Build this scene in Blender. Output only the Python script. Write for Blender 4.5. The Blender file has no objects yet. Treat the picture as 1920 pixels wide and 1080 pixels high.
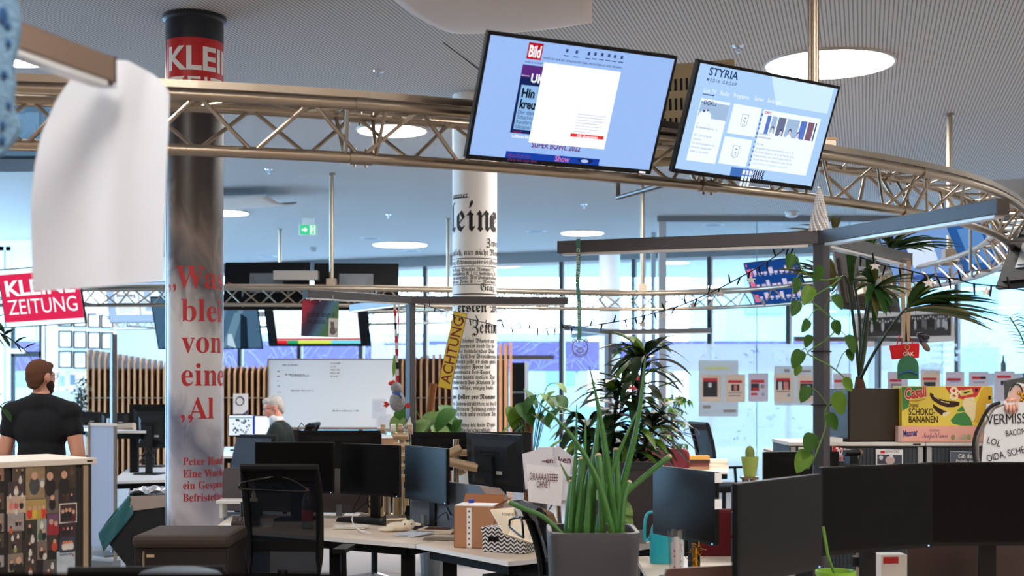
import bpy, math, random
from mathutils import Vector, Matrix, Euler
R = math.radians
S = bpy.context.scene
COL = S.collection
# ------------------------------------------------------------------ camera
F, H0, HC = 2500.0, 715.0, 1.68          # focal length and horizon row in pixels of the 1920x1080 frame, eye height
cam = bpy.data.cameras.new('camera'); cam.sensor_width = 36.0; cam.lens = F / 1920 * 36
cam.shift_y = (H0 - 540) / 1920; cam.clip_end = 300; cam.clip_start = 0.05
cam.dof.use_dof = True; cam.dof.focus_distance = 8.0; cam.dof.aperture_fstop = 3.2
CAM = bpy.data.objects.new('camera', cam); CAM.location = (0, 0, HC); CAM.rotation_euler = (R(90), 0, 0)
COL.objects.link(CAM); S.camera = CAM
# ------------------------------------------------------------------ exposure and sky
S.view_settings.view_transform = 'Standard'; S.view_settings.look = 'None'
S.view_settings.exposure = 0.0; S.view_settings.gamma = 1.0; S.view_settings.use_curve_mapping = False
wd = bpy.data.worlds.new('sky'); S.world = wd; wd.use_nodes = True
wn = wd.node_tree.nodes; wl = wd.node_tree.links; wn.clear()
wo = wn.new('ShaderNodeOutputWorld'); wb = wn.new('ShaderNodeBackground')
wb.inputs[0].default_value = (0.40, 0.70, 1.0, 1); wb.inputs[1].default_value = 20.0
wl.new(wb.outputs[0], wo.inputs[0])
LAMP = 39.0                               # radiance of the round ceiling lamps
random.seed(7)

# ------------------------------------------------------------------ helpers
def lin(c):
    return tuple((x / 255 / 12.92 if x / 255 <= 0.04045 else ((x / 255 + 0.055) / 1.055) ** 2.4) for x in c)
MATS = {}
def pm(name, c, rough=0.5, metal=0.0, spec=0.5, alpha=1.0, bump=0.0, bscale=80, var=0.0, vscale=6, trans=0.0, coat=0.0, raw=False):
    if name in MATS: return MATS[name]
    m = bpy.data.materials.new(name); m.use_nodes = True; MATS[name] = m
    n, l = m.node_tree.nodes, m.node_tree.links; b = n['Principled BSDF']
    col = (tuple(c) if raw else lin(c)) + (1,)
    b.inputs['Base Color'].default_value = col; b.inputs['Roughness'].default_value = rough
    b.inputs['Metallic'].default_value = metal; b.inputs['Specular IOR Level'].default_value = spec
    b.inputs['Alpha'].default_value = alpha; b.inputs['Coat Weight'].default_value = coat
    if trans: b.inputs['Transmission Weight'].default_value = trans
    if var or bump:
        tc = n.new('ShaderNodeTexCoord')
    if var:
        t = n.new('ShaderNodeTexNoise'); t.inputs['Scale'].default_value = vscale; t.inputs['Detail'].default_value = 4
        mx = n.new('ShaderNodeMix'); mx.data_type = 'RGBA'
        mx.inputs[6].default_value = tuple(x * (1 - var) for x in col[:3]) + (1,)
        mx.inputs[7].default_value = tuple(min(1, x * (1 + var)) for x in col[:3]) + (1,)
        l.new(tc.outputs['Object'], t.inputs['Vector']); l.new(t.outputs[0], mx.inputs[0]); l.new(mx.outputs[2], b.inputs['Base Color'])
    if bump:
        t2 = n.new('ShaderNodeTexNoise'); t2.inputs['Scale'].default_value = bscale; t2.inputs['Detail'].default_value = 3
        bp = n.new('ShaderNodeBump'); bp.inputs['Strength'].default_value = bump; bp.inputs['Distance'].default_value = 0.01
        l.new(tc.outputs['Object'], t2.inputs['Vector']); l.new(t2.outputs[0], bp.inputs['Height']); l.new(bp.outputs[0], b.inputs['Normal'])
    return m
def em(name, c, st=1.0, raw=False):
    if name in MATS: return MATS[name]
    m = bpy.data.materials.new(name); m.use_nodes = True; MATS[name] = m
    n, l = m.node_tree.nodes, m.node_tree.links; n.clear()
    o = n.new('ShaderNodeOutputMaterial'); e = n.new('ShaderNodeEmission')
    e.inputs[0].default_value = (tuple(c) if raw else lin(c)) + (1,); e.inputs[1].default_value = st
    l.new(e.outputs[0], o.inputs[0]); return m
def glass(name, tint=(0.97, 0.99, 1.0), refl=0.06, rough=0.0):
    if name in MATS: return MATS[name]
    m = bpy.data.materials.new(name); m.use_nodes = True; MATS[name] = m
    n, l = m.node_tree.nodes, m.node_tree.links; n.clear()
    o = n.new('ShaderNodeOutputMaterial'); t = n.new('ShaderNodeBsdfTransparent'); t.inputs[0].default_value = tint + (1,)
    g = n.new('ShaderNodeBsdfGlossy'); g.inputs['Roughness'].default_value = rough
    mx = n.new('ShaderNodeMixShader'); mx.inputs[0].default_value = refl
    l.new(t.outputs[0], mx.inputs[1]); l.new(g.outputs[0], mx.inputs[2]); l.new(mx.outputs[0], o.inputs[0]); return m
def film(name, c, a, rough=0.6, glow=0.5):
    """matt translucent sheet: part clear, part diffuse, part passing light on"""
    if name in MATS: return MATS[name]
    m = bpy.data.materials.new(name); m.use_nodes = True; MATS[name] = m
    n, l = m.node_tree.nodes, m.node_tree.links; n.clear()
    o = n.new('ShaderNodeOutputMaterial'); t = n.new('ShaderNodeBsdfTransparent')
    d = n.new('ShaderNodeBsdfDiffuse'); d.inputs[0].default_value = lin(c) + (1,)
    tr = n.new('ShaderNodeBsdfTranslucent'); tr.inputs[0].default_value = lin(c) + (1,)
    m1 = n.new('ShaderNodeMixShader'); m1.inputs[0].default_value = glow
    m2 = n.new('ShaderNodeMixShader'); m2.inputs[0].default_value = a
    l.new(d.outputs[0], m1.inputs[1]); l.new(tr.outputs[0], m1.inputs[2])
    l.new(t.outputs[0], m2.inputs[1]); l.new(m1.outputs[0], m2.inputs[2]); l.new(m2.outputs[0], o.inputs[0]); return m

def W(px, py, D):
    return Vector(((px - 960) / F * D, D, HC + (H0 - py) / F * D))
def Xp(px, D): return (px - 960) / F * D
def Zp(py, D): return HC + (H0 - py) / F * D

_T = {}
FR = {}
for i, ch in enumerate('ABCDEFGHIJKLMNOPQRSTUVWXYZ'): FR[ch] = chr(0x1D56C + i)
for i, ch in enumerate('abcdefghijklmnopqrstuvwxyz'): FR[ch] = chr(0x1D586 + i)
SF = {}
for i, ch in enumerate('ABCDEFGHIJKLMNOPQRSTUVWXYZ'): SF[ch] = chr(0x1D400 + i)
for i, ch in enumerate('abcdefghijklmnopqrstuvwxyz'): SF[ch] = chr(0x1D41A + i)
IT = {}
for i, ch in enumerate('ABCDEFGHIJKLMNOPQRSTUVWXYZ'): IT[ch] = chr(0x1D4D0 + i)
for i, ch in enumerate('abcdefghijklmnopqrstuvwxyz'): IT[ch] = chr(0x1D4EA + i)
def style(s, tab): return ''.join(tab.get(c, c) for c in s)
def tmesh(s, bold=0.0):
    k = (s, bold)
    if k not in _T:
        c = bpy.data.curves.new('t', 'FONT'); c.body = s; c.size = 1; c.resolution_u = 3; c.offset = bold
        o = bpy.data.objects.new('t', c)
        me = bpy.data.meshes.new_from_object(o)
        vs = [tuple(v.co[:2]) for v in me.vertices]; fs = [tuple(p.vertices) for p in me.polygons]
        bpy.data.objects.remove(o); bpy.data.curves.remove(c); bpy.data.meshes.remove(me)
        w = (min(v[0] for v in vs), max(v[0] for v in vs)) if vs else (0, 1)
        _T[k] = (vs, fs, w)
    return _T[k]

class MB:
    """collects shapes; build() links them as one mesh object"""
    def __init__(s, root=None):
        s.v = []; s.f = []; s.m = []; s.i = 0
        s.M = root_inv(root) if root is not None else Matrix()
    def add(s, vs, fs):
        n = len(s.v); M = s.M
        s.v += [M @ Vector(v) for v in vs]; s.f += [tuple(i + n for i in f) for f in fs]; s.m += [s.i] * len(fs); return s
    def mat(s, i): s.i = i; return s
    def hexa(s, p):
        return s.add(p, [(0, 3, 2, 1), (4, 5, 6, 7), (0, 1, 5, 4), (1, 2, 6, 5), (2, 3, 7, 6), (3, 0, 4, 7)])
    def box(s, x0, x1, y0, y1, z0, z1):
        return s.hexa([(x0, y0, z0), (x1, y0, z0), (x1, y1, z0), (x0, y1, z0), (x0, y0, z1), (x1, y0, z1), (x1, y1, z1), (x0, y1, z1)])
    def obox(s, c, sx, sy, sz, M=None):
        M = M or Matrix(); c = Vector(c)
        ps = [(-1, -1, -1), (1, -1, -1), (1, 1, -1), (-1, 1, -1), (-1, -1, 1), (1, -1, 1), (1, 1, 1), (-1, 1, 1)]
        return s.hexa([c + M.to_3x3() @ Vector((p[0] * sx / 2, p[1] * sy / 2, p[2] * sz / 2)) for p in ps])
    def bar(s, a, b, w, h, up=(0, 0, 1)):
        a, b = Vector(a), Vector(b); d = (b - a).normalized(); u = Vector(up)
        x = d.cross(u)
        if x.length < 1e-4: x = d.cross(Vector((1, 0, 0)))
        x.normalize(); z = x.cross(d); x *= w / 2; z *= h / 2
        return s.hexa([a - x - z, a + x - z, b + x - z, b - x - z, a - x + z, a + x + z, b + x + z, b - x + z])
    def tube(s, pts, r, seg=8, caps=True, closed=False, flat=None):
        pts = [Vector(p) for p in pts]; n = len(pts)
        if n < 2: return s
        rs = r if isinstance(r, (list, tuple)) else [r] * n
        vs = []; nrm = None
        for i, p in enumerate(pts):
            if closed: t = pts[(i + 1) % n] - pts[i - 1]
            else: t = pts[min(i + 1, n - 1)] - pts[max(i - 1, 0)]
            if t.length < 1e-9: t = Vector((0, 0, 1))
            t.normalize()
            if nrm is None:
                nrm = t.cross(Vector((0, 0, 1)))
                if nrm.length < 1e-3: nrm = t.cross(Vector((1, 0, 0)))
            nrm = nrm - t * nrm.dot(t)
            if nrm.length < 1e-6: nrm = t.orthogonal()
            nrm.normalize(); bn = t.cross(nrm)
            for k in range(seg):
                a = 2 * math.pi * k / seg
                vs.append(p + nrm * (math.cos(a) * rs[i]) + bn * (math.sin(a) * rs[i] * (flat or 1)))
        fs = []
        for i in range(n if closed else n - 1):
            j = (i + 1) % n
            for k in range(seg):
                l = (k + 1) % seg; fs.append((i * seg + k, i * seg + l, j * seg + l, j * seg + k))
        if caps and not closed:
            fs.append(tuple(range(seg))[::-1]); fs.append(tuple((n - 1) * seg + k for k in range(seg)))
        return s.add(vs, fs)
    def lathe(s, prof, c=(0, 0, 0), seg=24, M=None, caps=True):
        c = Vector(c); vs = []
        for r, z in prof:
            for k in range(seg):
                a = 2 * math.pi * k / seg; v = Vector((r * math.cos(a), r * math.sin(a), z))
                vs.append(c + (M.to_3x3() @ v if M else v))
        fs = []
        for i in range(len(prof) - 1):
            for k in range(seg):
                l = (k + 1) % seg; fs.append((i * seg + k, i * seg + l, (i + 1) * seg + l, (i + 1) * seg + k))
        if caps:
            fs.append(tuple(range(seg))[::-1]); fs.append(tuple((len(prof) - 1) * seg + k for k in range(seg)))
        return s.add(vs, fs)
    def ell(s, c, r, seg=16, rings=10, M=None):
        if not isinstance(r, (list, tuple)): r = (r, r, r)
        c = Vector(c); vs = []; fs = []
        for i in range(rings + 1):
            th = math.pi * i / rings
            for k in range(seg):
                a = 2 * math.pi * k / seg
                v = Vector((r[0] * math.sin(th) * math.cos(a), r[1] * math.sin(th) * math.sin(a), -r[2] * math.cos(th)))
                vs.append(c + (M.to_3x3() @ v if M else v))
        for i in range(rings):
            for k in range(seg):
                l = (k + 1) % seg; fs.append((i * seg + k, i * seg + l, (i + 1) * seg + l, (i + 1) * seg + k))
        return s.add(vs, fs)
    def prism(s, poly, z0, z1):
        """polygon in xy extruded in z"""
        n = len(poly)
        return s.add([(x, y, z0) for x, y in poly] + [(x, y, z1) for x, y in poly],
                     [tuple(range(n))[::-1], tuple(range(n, 2 * n))] + [(i, (i + 1) % n, n + (i + 1) % n, n + i) for i in range(n)])
    def plate(s, poly, y0, y1):
        """polygon in xz extruded in y (y0 is the front)"""
        n = len(poly)
        return s.add([(x, y0, z) for x, z in poly] + [(x, y1, z) for x, z in poly],
                     [tuple(range(n)), tuple(range(n, 2 * n))[::-1]] + [(i, n + i, n + (i + 1) % n, (i + 1) % n) for i in range(n)])
    def grid(s, fn, nu, nv):
        vs = [fn(i / nu, j / nv) for j in range(nv + 1) for i in range(nu + 1)]
        fs = [(j * (nu + 1) + i, j * (nu + 1) + i + 1, (j + 1) * (nu + 1) + i + 1, (j + 1) * (nu + 1) + i) for j in range(nv) for i in range(nu)]
        return s.add(vs, fs)
    def rect(s, x0, x1, z0, z1, y):
        """flat print facing -y"""
        return s.add([(x0, y, z0), (x1, y, z0), (x1, y, z1), (x0, y, z1)], [(0, 1, 2, 3)])
    def text(s, body, size, x, z, y=0.0, al='l', sx=1.0, bold=0.0, rot=0.0, shear=0.0, width=None):
        """flat lettering facing -y, baseline at z"""
        vs, fs, w = tmesh(body, bold)
        if width: sx = width / ((w[1] - w[0]) * size)
        off = -w[0] if al == 'l' else (-(w[0] + w[1]) / 2 if al == 'c' else -w[1])
        ca, sa = math.cos(rot), math.sin(rot); out = []
        for a, b in vs:
            X = (a + off + shear * b) * size * sx; Z = b * size
            out.append((x + X * ca - Z * sa, y, z + X * sa + Z * ca))
        return s.add(out, fs)
    def build(s, name, mats, parent=None, smooth=False, bev=0.0, mods=None, seg=2):
        me = bpy.data.meshes.new(name); me.from_pydata([tuple(v) for v in s.v], [], s.f)
        if not isinstance(mats, (list, tuple)): mats = [mats]
        for m in mats: me.materials.append(m)
        if len(mats) > 1: me.polygons.foreach_set('material_index', s.m)
        if smooth:
            me.polygons.foreach_set('use_smooth', [True] * len(me.polygons))
            if smooth != 2:
                try: me.set_sharp_from_angle(angle=R(40))
                except Exception: pass
        o = bpy.data.objects.new(name, me); COL.objects.link(o)
        if parent is not None: o.parent = parent
        if bev:
            b = o.modifiers.new('b', 'BEVEL'); b.width = bev; b.segments = seg; b.limit_method = 'ANGLE'; b.angle_limit = R(40)
        for k, kw in (mods or []):
            md = o.modifiers.new(k, k)
            for a, v in kw.items(): setattr(md, a, v)
        return o
def build_each(m, name, mat, parent):
    """every loose piece of m as a part of its own"""
    par = list(range(len(m.v)))
    def fnd(a):
        while par[a] != a: par[a] = par[par[a]]; a = par[a]
        return a
    for f in m.f:
        for b in f[1:]: par[fnd(b)] = fnd(f[0])
    gr = {}
    for f in m.f: gr.setdefault(fnd(f[0]), []).append(f)
    for fs in gr.values():
        ix = sorted({i for f in fs for i in f}); mp = {i: n for n, i in enumerate(ix)}
        q = MB(); q.v = [m.v[i] for i in ix]; q.f = [tuple(mp[i] for i in f) for f in fs]; q.m = [0] * len(fs); q.build(name, mat, parent)
def root_mat(o):
    M = Matrix.Translation(o.location) @ o.rotation_euler.to_matrix().to_4x4()
    return M
def root_inv(o): return root_mat(o).inverted()
def tag(o, label, cat, group=None, kind=None):
    o['label'] = label; o['category'] = cat
    if group: o['group'] = group
    if kind: o['kind'] = kind
    return o
def thing(name, label, cat, loc=(0, 0, 0), rz=0.0, group=None, rx=0.0, ry=0.0):
    o = bpy.data.objects.new(name, None); COL.objects.link(o); o.empty_display_size = 0.05
    o.location = Vector(loc); o.rotation_euler = Euler((rx, ry, rz)); return tag(o, label, cat, group)
def struct(o): o['kind'] = 'structure'; return o
def dup(r, label, loc=None, rot=None, group=None):
    """a copy of a thing with copies of its parts and sub-parts"""
    c = r.copy(); COL.objects.link(c); c['label'] = label
    if loc is not None: c.location = Vector(loc)
    if rot is not None: c.rotation_euler = Euler(rot)
    if group: c['group'] = group
    for ch in [o for o in KIDS(r)]:
        d = ch.copy(); COL.objects.link(d); d.parent = c
        for g in KIDS(ch):
            e = g.copy(); COL.objects.link(e); e.parent = d
    return c
def KIDS(o): return [x for x in COL.objects if x.parent == o]
def catenary(a, b, sag, n=24):
    a, b = Vector(a), Vector(b)
    return [a.lerp(b, i / n) - Vector((0, 0, sag * 4 * (i / n) * (1 - i / n))) for i in range(n + 1)]
def spline(pts, n=8, closed=False):
    pts = [Vector(p) for p in pts]; N = len(pts); out = []
    for i in range(N if closed else N - 1):
        p0 = pts[i - 1] if (closed or i > 0) else pts[0]; p1 = pts[i]; p2 = pts[(i + 1) % N]
        p3 = pts[(i + 2) % N] if (closed or i + 2 < N) else pts[-1]
        for k in range(n):
            t = k / n
            out.append(0.5 * ((2 * p1) + (p2 - p0) * t + (2 * p0 - 5 * p1 + 4 * p2 - p3) * t * t + (3 * p1 - p0 - 3 * p2 + p3) * t ** 3))
    if not closed: out.append(pts[-1])
    return out
def rrect(x0, x1, y0, y1, r, n=4):
    out = []
    for cx, cy, a0 in ((x1 - r, y0 + r, -90), (x1 - r, y1 - r, 0), (x0 + r, y1 - r, 90), (x0 + r, y0 + r, 180)):
        for k in range(n + 1):
            a = R(a0 + 90 * k / n); out.append((cx + r * math.cos(a), cy + r * math.sin(a)))
    return out
# ------------------------------------------------------------------ materials
ALU = pm('brushed_aluminium', (182, 168, 150), rough=0.32, metal=1.0, bump=0.05, bscale=200)
ALUD = pm('aluminium_plate', (178, 166, 150), rough=0.3, metal=1.0)
CHROME = pm('chrome', (220, 222, 226), rough=0.15, metal=1.0)
BLACK = pm('black_plastic', (7, 8, 9), rough=0.45, spec=0.25)
BLACKM = pm('matt_black', (9, 10, 12), rough=0.7, spec=0.25)
DGREY = pm('dark_grey_plastic', (26, 30, 35), rough=0.5, spec=0.35)
ANTH = pm('anthracite_metal', (84, 84, 88), rough=0.36, metal=0.55)
WHITE = pm('white_paint', (232, 232, 230), rough=0.6)
PAPER = pm('paper', (238, 238, 238), rough=0.8)
DESKT = pm('pale_maple_top', (232, 216, 198), rough=0.35, var=0.06, vscale=3)
DESKE = pm('white_edge', (232, 230, 228), rough=0.5)
SCREEN = pm('screen_off', (5, 6, 8), rough=0.3, spec=0.16)
WOODL = pm('light_oak', (190, 128, 76), rough=0.5, var=0.15, vscale=9)
FRAME = pm('facade_frame', (225, 228, 230), rough=0.5)
MULL = pm('mullion_black', (20, 24, 28), rough=0.5)
PANE = glass('pane_glass')
GREYP = pm('grey_paint', (120, 126, 132), rough=0.5)
CARD = pm('brown_card', (176, 128, 96), rough=0.8, var=0.05)
RED = pm('signal_red', (196, 24, 34), rough=0.5)
INKR = pm('ink_red', (188, 28, 36), rough=0.6)
INKB = pm('ink_black', (18, 18, 20), rough=0.7)
INKW = pm('ink_white', (240, 240, 240), rough=0.6)

def ceil_mat():
    m = bpy.data.materials.new('perforated_ceiling'); m.use_nodes = True
    n, l = m.node_tree.nodes, m.node_tree.links; b = n['Principled BSDF']; b.inputs['Roughness'].default_value = 0.8
    tc = n.new('ShaderNodeTexCoord'); mp = n.new('ShaderNodeMapping'); mp.inputs['Rotation'].default_value = (0, 0, R(14.8))
    sp = n.new('ShaderNodeSeparateXYZ'); l.new(tc.outputs['Object'], mp.inputs[0]); l.new(mp.outputs[0], sp.inputs[0])
    def math_(op, a, v=None):
        k = n.new('ShaderNodeMath'); k.operation = op
        for i, q in enumerate((a, v)):
            if q is None: continue
            if isinstance(q, (int, float)): k.inputs[i].default_value = q
            else: l.new(q, k.inputs[i])
        return k.outputs[0]
    def cell(p, out): return math_('ABSOLUTE', math_('SUBTRACT', math_('FRACT', math_('DIVIDE', out, p)), 0.5))
    u = cell(0.031, sp.outputs[0]); v = cell(0.0165, sp.outputs[1])
    a = math_('LESS_THAN', u, 0.17); c = math_('LESS_THAN', v, 0.33); hole = math_('MULTIPLY', a, c)
    mx = n.new('ShaderNodeMix'); mx.data_type = 'RGBA'
    mx.inputs[6].default_value = lin((196, 193, 191)) + (1,); mx.inputs[7].default_value = lin((92, 88, 86)) + (1,)
    l.new(hole, mx.inputs[0]); l.new(mx.outputs[2], b.inputs['Base Color']); return m
CEILM = ceil_mat()
CARPET = pm('grey_carpet', (168, 164, 164), rough=0.95, bump=0.6, bscale=260, var=0.28, vscale=120)

# ------------------------------------------------------------------ the setting
HCEIL = 4.33
struct(MB().box(-14, 11.2, -5, 34, -0.2, 0).build('floor', CARPET))
m = MB()
SK = (-9.5, -4.45, 12.6, 16.85)           # rooflight opening
m.box(-14, SK[0], -5, 34, HCEIL, HCEIL + 0.2).box(SK[1], 11.2, -5, 34, HCEIL, HCEIL + 0.2)
m.box(SK[0], SK[1], -5, SK[2], HCEIL, HCEIL + 0.2).box(SK[0], SK[1], SK[3], 34, HCEIL, HCEIL + 0.2)
struct(m.build('ceiling', CEILM))
sk = struct(MB().box(SK[0], SK[1], SK[2], SK[3], HCEIL + 0.16, HCEIL + 0.17).build('window_30', glass('rooflight_glass', (0.11, 0.115, 0.12), 0.04)))
m = MB(); e_ = 0.012
for a in ((SK[0], SK[1], SK[2], SK[2] + e_), (SK[0], SK[1], SK[3] - e_, SK[3]), (SK[0], SK[0] + e_, SK[2], SK[3]), (SK[1] - e_, SK[1], SK[2], SK[3])): m.box(a[0], a[1], a[2], a[3], HCEIL - 0.004, HCEIL + 0.158)
struct(m.build('trim_41', pm('liner_grey', (150, 156, 164), rough=0.7)))
# slot seams in the ceiling
for i, (a, b) in enumerate((((832, 80), (912, 140)), ((505, 0), (840, 88)))):
    pa = W(a[0], a[1], F * 2.65 / (H0 - a[1])); pb = W(b[0], b[1], F * 2.65 / (H0 - b[1]))
    if i == 0: struct(MB().bar(pa - Vector((0, 0, 0.001)), pb - Vector((0, 0, 0.001)), 0.012, 0.004).build('trim_40', BLACKM))
WARMW = pm('warm_timber_wall', (222, 178, 136), rough=0.6, var=0.1, vscale=2)
struct(MB().box(-14, 9.4, -5.2, -5, 0, HCEIL).build('wall_back', WARMW))
struct(MB().box(-14.2, -14, -5.2, 14, 0, HCEIL).build('wall_left', WHITE))
for i in range(7):  # unseen glazing added to let daylight in from the left
    y0, y1 = 14 + i * 2.75, 14 + (i + 1) * 2.75
    m = MB(); m.box(-14.1, -14, y0, y0 + 0.06, 0, HCEIL).box(-14.1, -14, y0 + 0.06, y1, 0, 0.1).box(-14.1, -14, y0 + 0.06, y1, HCEIL - 0.1, HCEIL)
    o = struct(m.build('window_%d' % (50 + i), FRAME)); MB().box(-14.06, -14.05, y0 + 0.06, y1, 0.1, HCEIL - 0.1).build('pane', PANE, o)
struct(MB().box(9.4, 9.6, -5.2, 23.6, 0, HCEIL).build('wall_right', pm('right_wall', (226, 216, 204), rough=0.7)))

# facade: bays along a line that runs from far left to nearer right
FA, FB = Vector((-9.0, 31.15, 0)), Vector((11.0, 23.32, 0))
fd = (FB - FA).normalized(); fn = Vector((-fd.y, fd.x, 0)); fl = (FB - FA).length
def fp(t, off, z): p = FA + fd * t + fn * off; return Vector((p.x, p.y, z))
nb = 14; bw = fl / nb
for i in range(nb):
    t0, t1 = i * bw, (i + 1) * bw
    m = MB()
    def bx(t0_, t1_, o0, o1, z0, z1): m.hexa([fp(t0_, o0, z0), fp(t1_, o0, z0), fp(t1_, o1, z0), fp(t0_, o1, z0), fp(t0_, o0, z1), fp(t1_, o0, z1), fp(t1_, o1, z1), fp(t0_, o1, z1)])
    bx(t0 + 0.04, t0 + 0.08, 0, 0.05, 0.1, 4.1); bx(t1 - 0.04, t1, 0, 0.05, 0.1, 4.1)
    bx(t0 + 0.04, t1, 0, 0.05, 0, 0.12); bx(t0 + 0.04, t1, 0, 0.05, 4.06, 4.12)
    m.mat(1); bx(t0 - 0.03, t0 + 0.035, -0.03, 0.05, 0, 4.15)
    o = struct(m.build('window_%d' % (i + 1), [FRAME, MULL]))
    m = MB(); bx(t0 + 0.08, t1 - 0.04, 0.02, 0.03, 0.12, 4.06); m.build('pane', PANE, o)
m = MB()
m.hexa([fp(-0.2, -0.1, 4.12), fp(fl, -0.1, 4.12), fp(fl, 0.25, 4.12), fp(-0.2, 0.25, 4.12), fp(-0.2, -0.1, HCEIL), fp(fl, -0.1, HCEIL), fp(fl, 0.25, HCEIL), fp(-0.2, 0.25, HCEIL)])
struct(m.build('trim_1', GREYP))
m = MB()
m.hexa([fp(0.2, -0.06, 1.62), fp(9, -0.06, 1.62), fp(9, 0.0, 1.62), fp(0.2, 0.0, 1.62), fp(0.2, -0.06, 1.68), fp(9, -0.06, 1.68), fp(9, 0, 1.68), fp(0.2, 0, 1.68)])
struct(m.build('trim_2', MULL))
# left end: white wall with a glazed door and a tall window
YL = 25.0
xl0, xl1 = Xp(84, YL), Xp(217, YL)
m = MB(); m.box(xl0, xl1, YL, YL + 0.2, 0, HCEIL); m.box(xl1 - 0.2, xl1, YL + 0.2, 31.5, 0, HCEIL)
struct(m.build('wall_far_left', WHITE))
m = MB(); m.box(-14, xl0, YL, YL + 0.2, Zp(462, YL) + 0.02, HCEIL)
struct(m.build('wall_above_door', WHITE))
m = MB()
for px in (-60, 3, 16, 82): m.box(Xp(px - 5, YL), Xp(px + 4, YL), YL, YL + 0.12, 0, Zp(462, YL))
m.box(-14, xl0, YL, YL + 0.12, Zp(470, YL), Zp(462, YL) + 0.02)
wdw = struct(m.build('window_21', FRAME))
MB().box(-14, Xp(14, YL), YL + 0.05, YL + 0.06, 0, Zp(470, YL)).build('pane', PANE, wdw)
m = MB(); dx0, dx1 = Xp(21, YL), Xp(78, YL)
m.box(dx0, dx0 + 0.05, YL, YL + 0.08, 0, 3.6).box(dx1 - 0.05, dx1, YL, YL + 0.08, 0, 3.6).box(dx0, dx1, YL, YL + 0.08, 2.14, 2.24).box(dx0, dx1, YL, YL + 0.08, 3.52, 3.6).box(dx0, dx1, YL, YL + 0.08, 0, 0.1)
dr = struct(m.build('door_1', MULL))
MB().box(dx0 + 0.05, dx1 - 0.05, YL + 0.03, YL + 0.045, 0.1, 3.52).build('pane', PANE, dr)
MB().tube([(dx1 - 0.1, YL - 0.06, 2.5), (dx1 - 0.1, YL - 0.06, 2.9)], 0.018).build('door_handle', CHROME, dr)
MB().box(Xp(20, YL), Xp(48, YL), YL - 0.1, YL, Zp(663, YL), Zp(657, YL) + 0.03).build('door_closer', WHITE, dr)

# glazed partition on the right with a frosted film
YG = 21.4
gx = [Xp(p, YG) for p in (1244, 1419, 1593, 1767, 1942, 2030)]
struct(MB().box(gx[0] - 0.1, 9.4, YG - 0.04, YG + 0.06, 4.24, HCEIL).build('trim_3', GREYP))
struct(MB().box(gx[0] - 0.1, 9.4, YG - 0.04, YG + 0.06, 0, 0.07).build('trim_4', pm('oak_rail', (196, 170, 140), rough=0.5)))
struct(MB().box(gx[0] - 0.08, gx[0] + 0.04, YG - 0.04, YG + 0.06, 0.07, 4.24).build('trim_5', pm('pale_grey_frame', (176, 184, 190), rough=0.4)))
FILM = film('frosted_film', (255, 250, 244), 0.56, glow=0.74)
for i in range(5):
    o = struct(MB().box(gx[i] + 0.005, gx[i + 1] - 0.005, YG, YG + 0.012, 0.07, 4.24).build('window_%d' % (22 + i), PANE))
    zt = 2.28 if i < 3 else 1.62
    if i < 4: struct(MB().box(gx[i] + 0.01, gx[i + 1] - 0.01, YG + 0.014, YG + 0.016, 0.07, zt).build('frosted_film', FILM, o))
    struct(MB().box(gx[i + 1] - 0.006, gx[i + 1] + 0.006, YG - 0.002, YG + 0.014, 0.07, 4.24).build('pane_joint', pm('joint_seal', (120, 170, 180), rough=0.4), o))
# return pane of the glazed room, running back to the facade
o = struct(MB().box(gx[0] - 0.02, gx[0] - 0.01, YG + 0.06, 26.4, 0.07, 4.24).build('window_28', PANE))
for y in (22.9, 24.6): struct(MB().box(gx[0] - 0.04, gx[0] + 0.04, y, y + 0.09, 0, 4.24).build('post', pm('pale_grey_frame', (176, 184, 190)), o))

# outside
struct(MB().box(-90, 90, 26.8 + 5.5, 140, -0.6, -0.4).build('ground', pm('outside_paving', (150, 160, 170), rough=0.9)))
OUTB = pm('far_facade', (120, 140, 156), rough=0.8, var=0.25, vscale=0.4)
OUTW = pm('far_window', (84, 108, 128), rough=0.3)
for i, (x0, x1, y, h, lab) in enumerate(((-60, -20, 62, 7, 'low'), (-17, 4, 70, 4.2, 'long'), (9, 22, 56, 12, 'tall'), (25, 60, 60, 9, 'broad'))):
    b = thing('building', '%s pale blue building beyond the glass %s' % (lab, ('at the far left end', 'behind the slatted partition', 'behind the frosted partition', 'beyond the right edge')[i]), 'building', (x0, y, -0.4))
    MB(b).box(x0, x1, y, y + 12, -0.4, h).build('wall', OUTB, b)
    for k in range(int((x1 - x0) / 3)):
        for z in (1.5, 4.5, 7.5, 10):
            if z + 1.6 < h: MB(b).box(x0 + 0.8 + k * 3, x0 + 2.4 + k * 3, y - 0.08, y, z, z + 1.6).build('window', OUTW, b)
PURP = pm('purple_hoarding', (58, 40, 104), rough=0.7)
h = thing('hoarding', 'long purple hoarding with white scribbled drawings outside the windows', 'hoarding', (-20, 42, -0.4))
y = 42.0
MB(h).box(-22, 12, y, y + 0.1, 2.0, 2.95).build('panel', PURP, h)
m = MB(h)
for k in range(36):
    x = -21.5 + k * 0.93
    for j in range(5):
        xa = x + random.uniform(0, 0.9); zz = random.uniform(2.05, 2.9)
        p = [(xa + 0.25 * q + random.uniform(-0.1, 0.1), y - 0.02, max(2.03, min(2.92, zz + 0.3 * math.sin(q * 1.7 + k)))) for q in range(4)]
        m.tube(spline(p, 4), 0.008, seg=4)
m.build('drawing', pm('hoarding_white', (110, 100, 146)), h)
m = MB(h)
for k in range(12): m.box(-22 + k * 3, -21.9 + k * 3, y + 0.1, y + 0.2, -0.4, 2.9)
m.build('post', GREYP, h)
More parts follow.
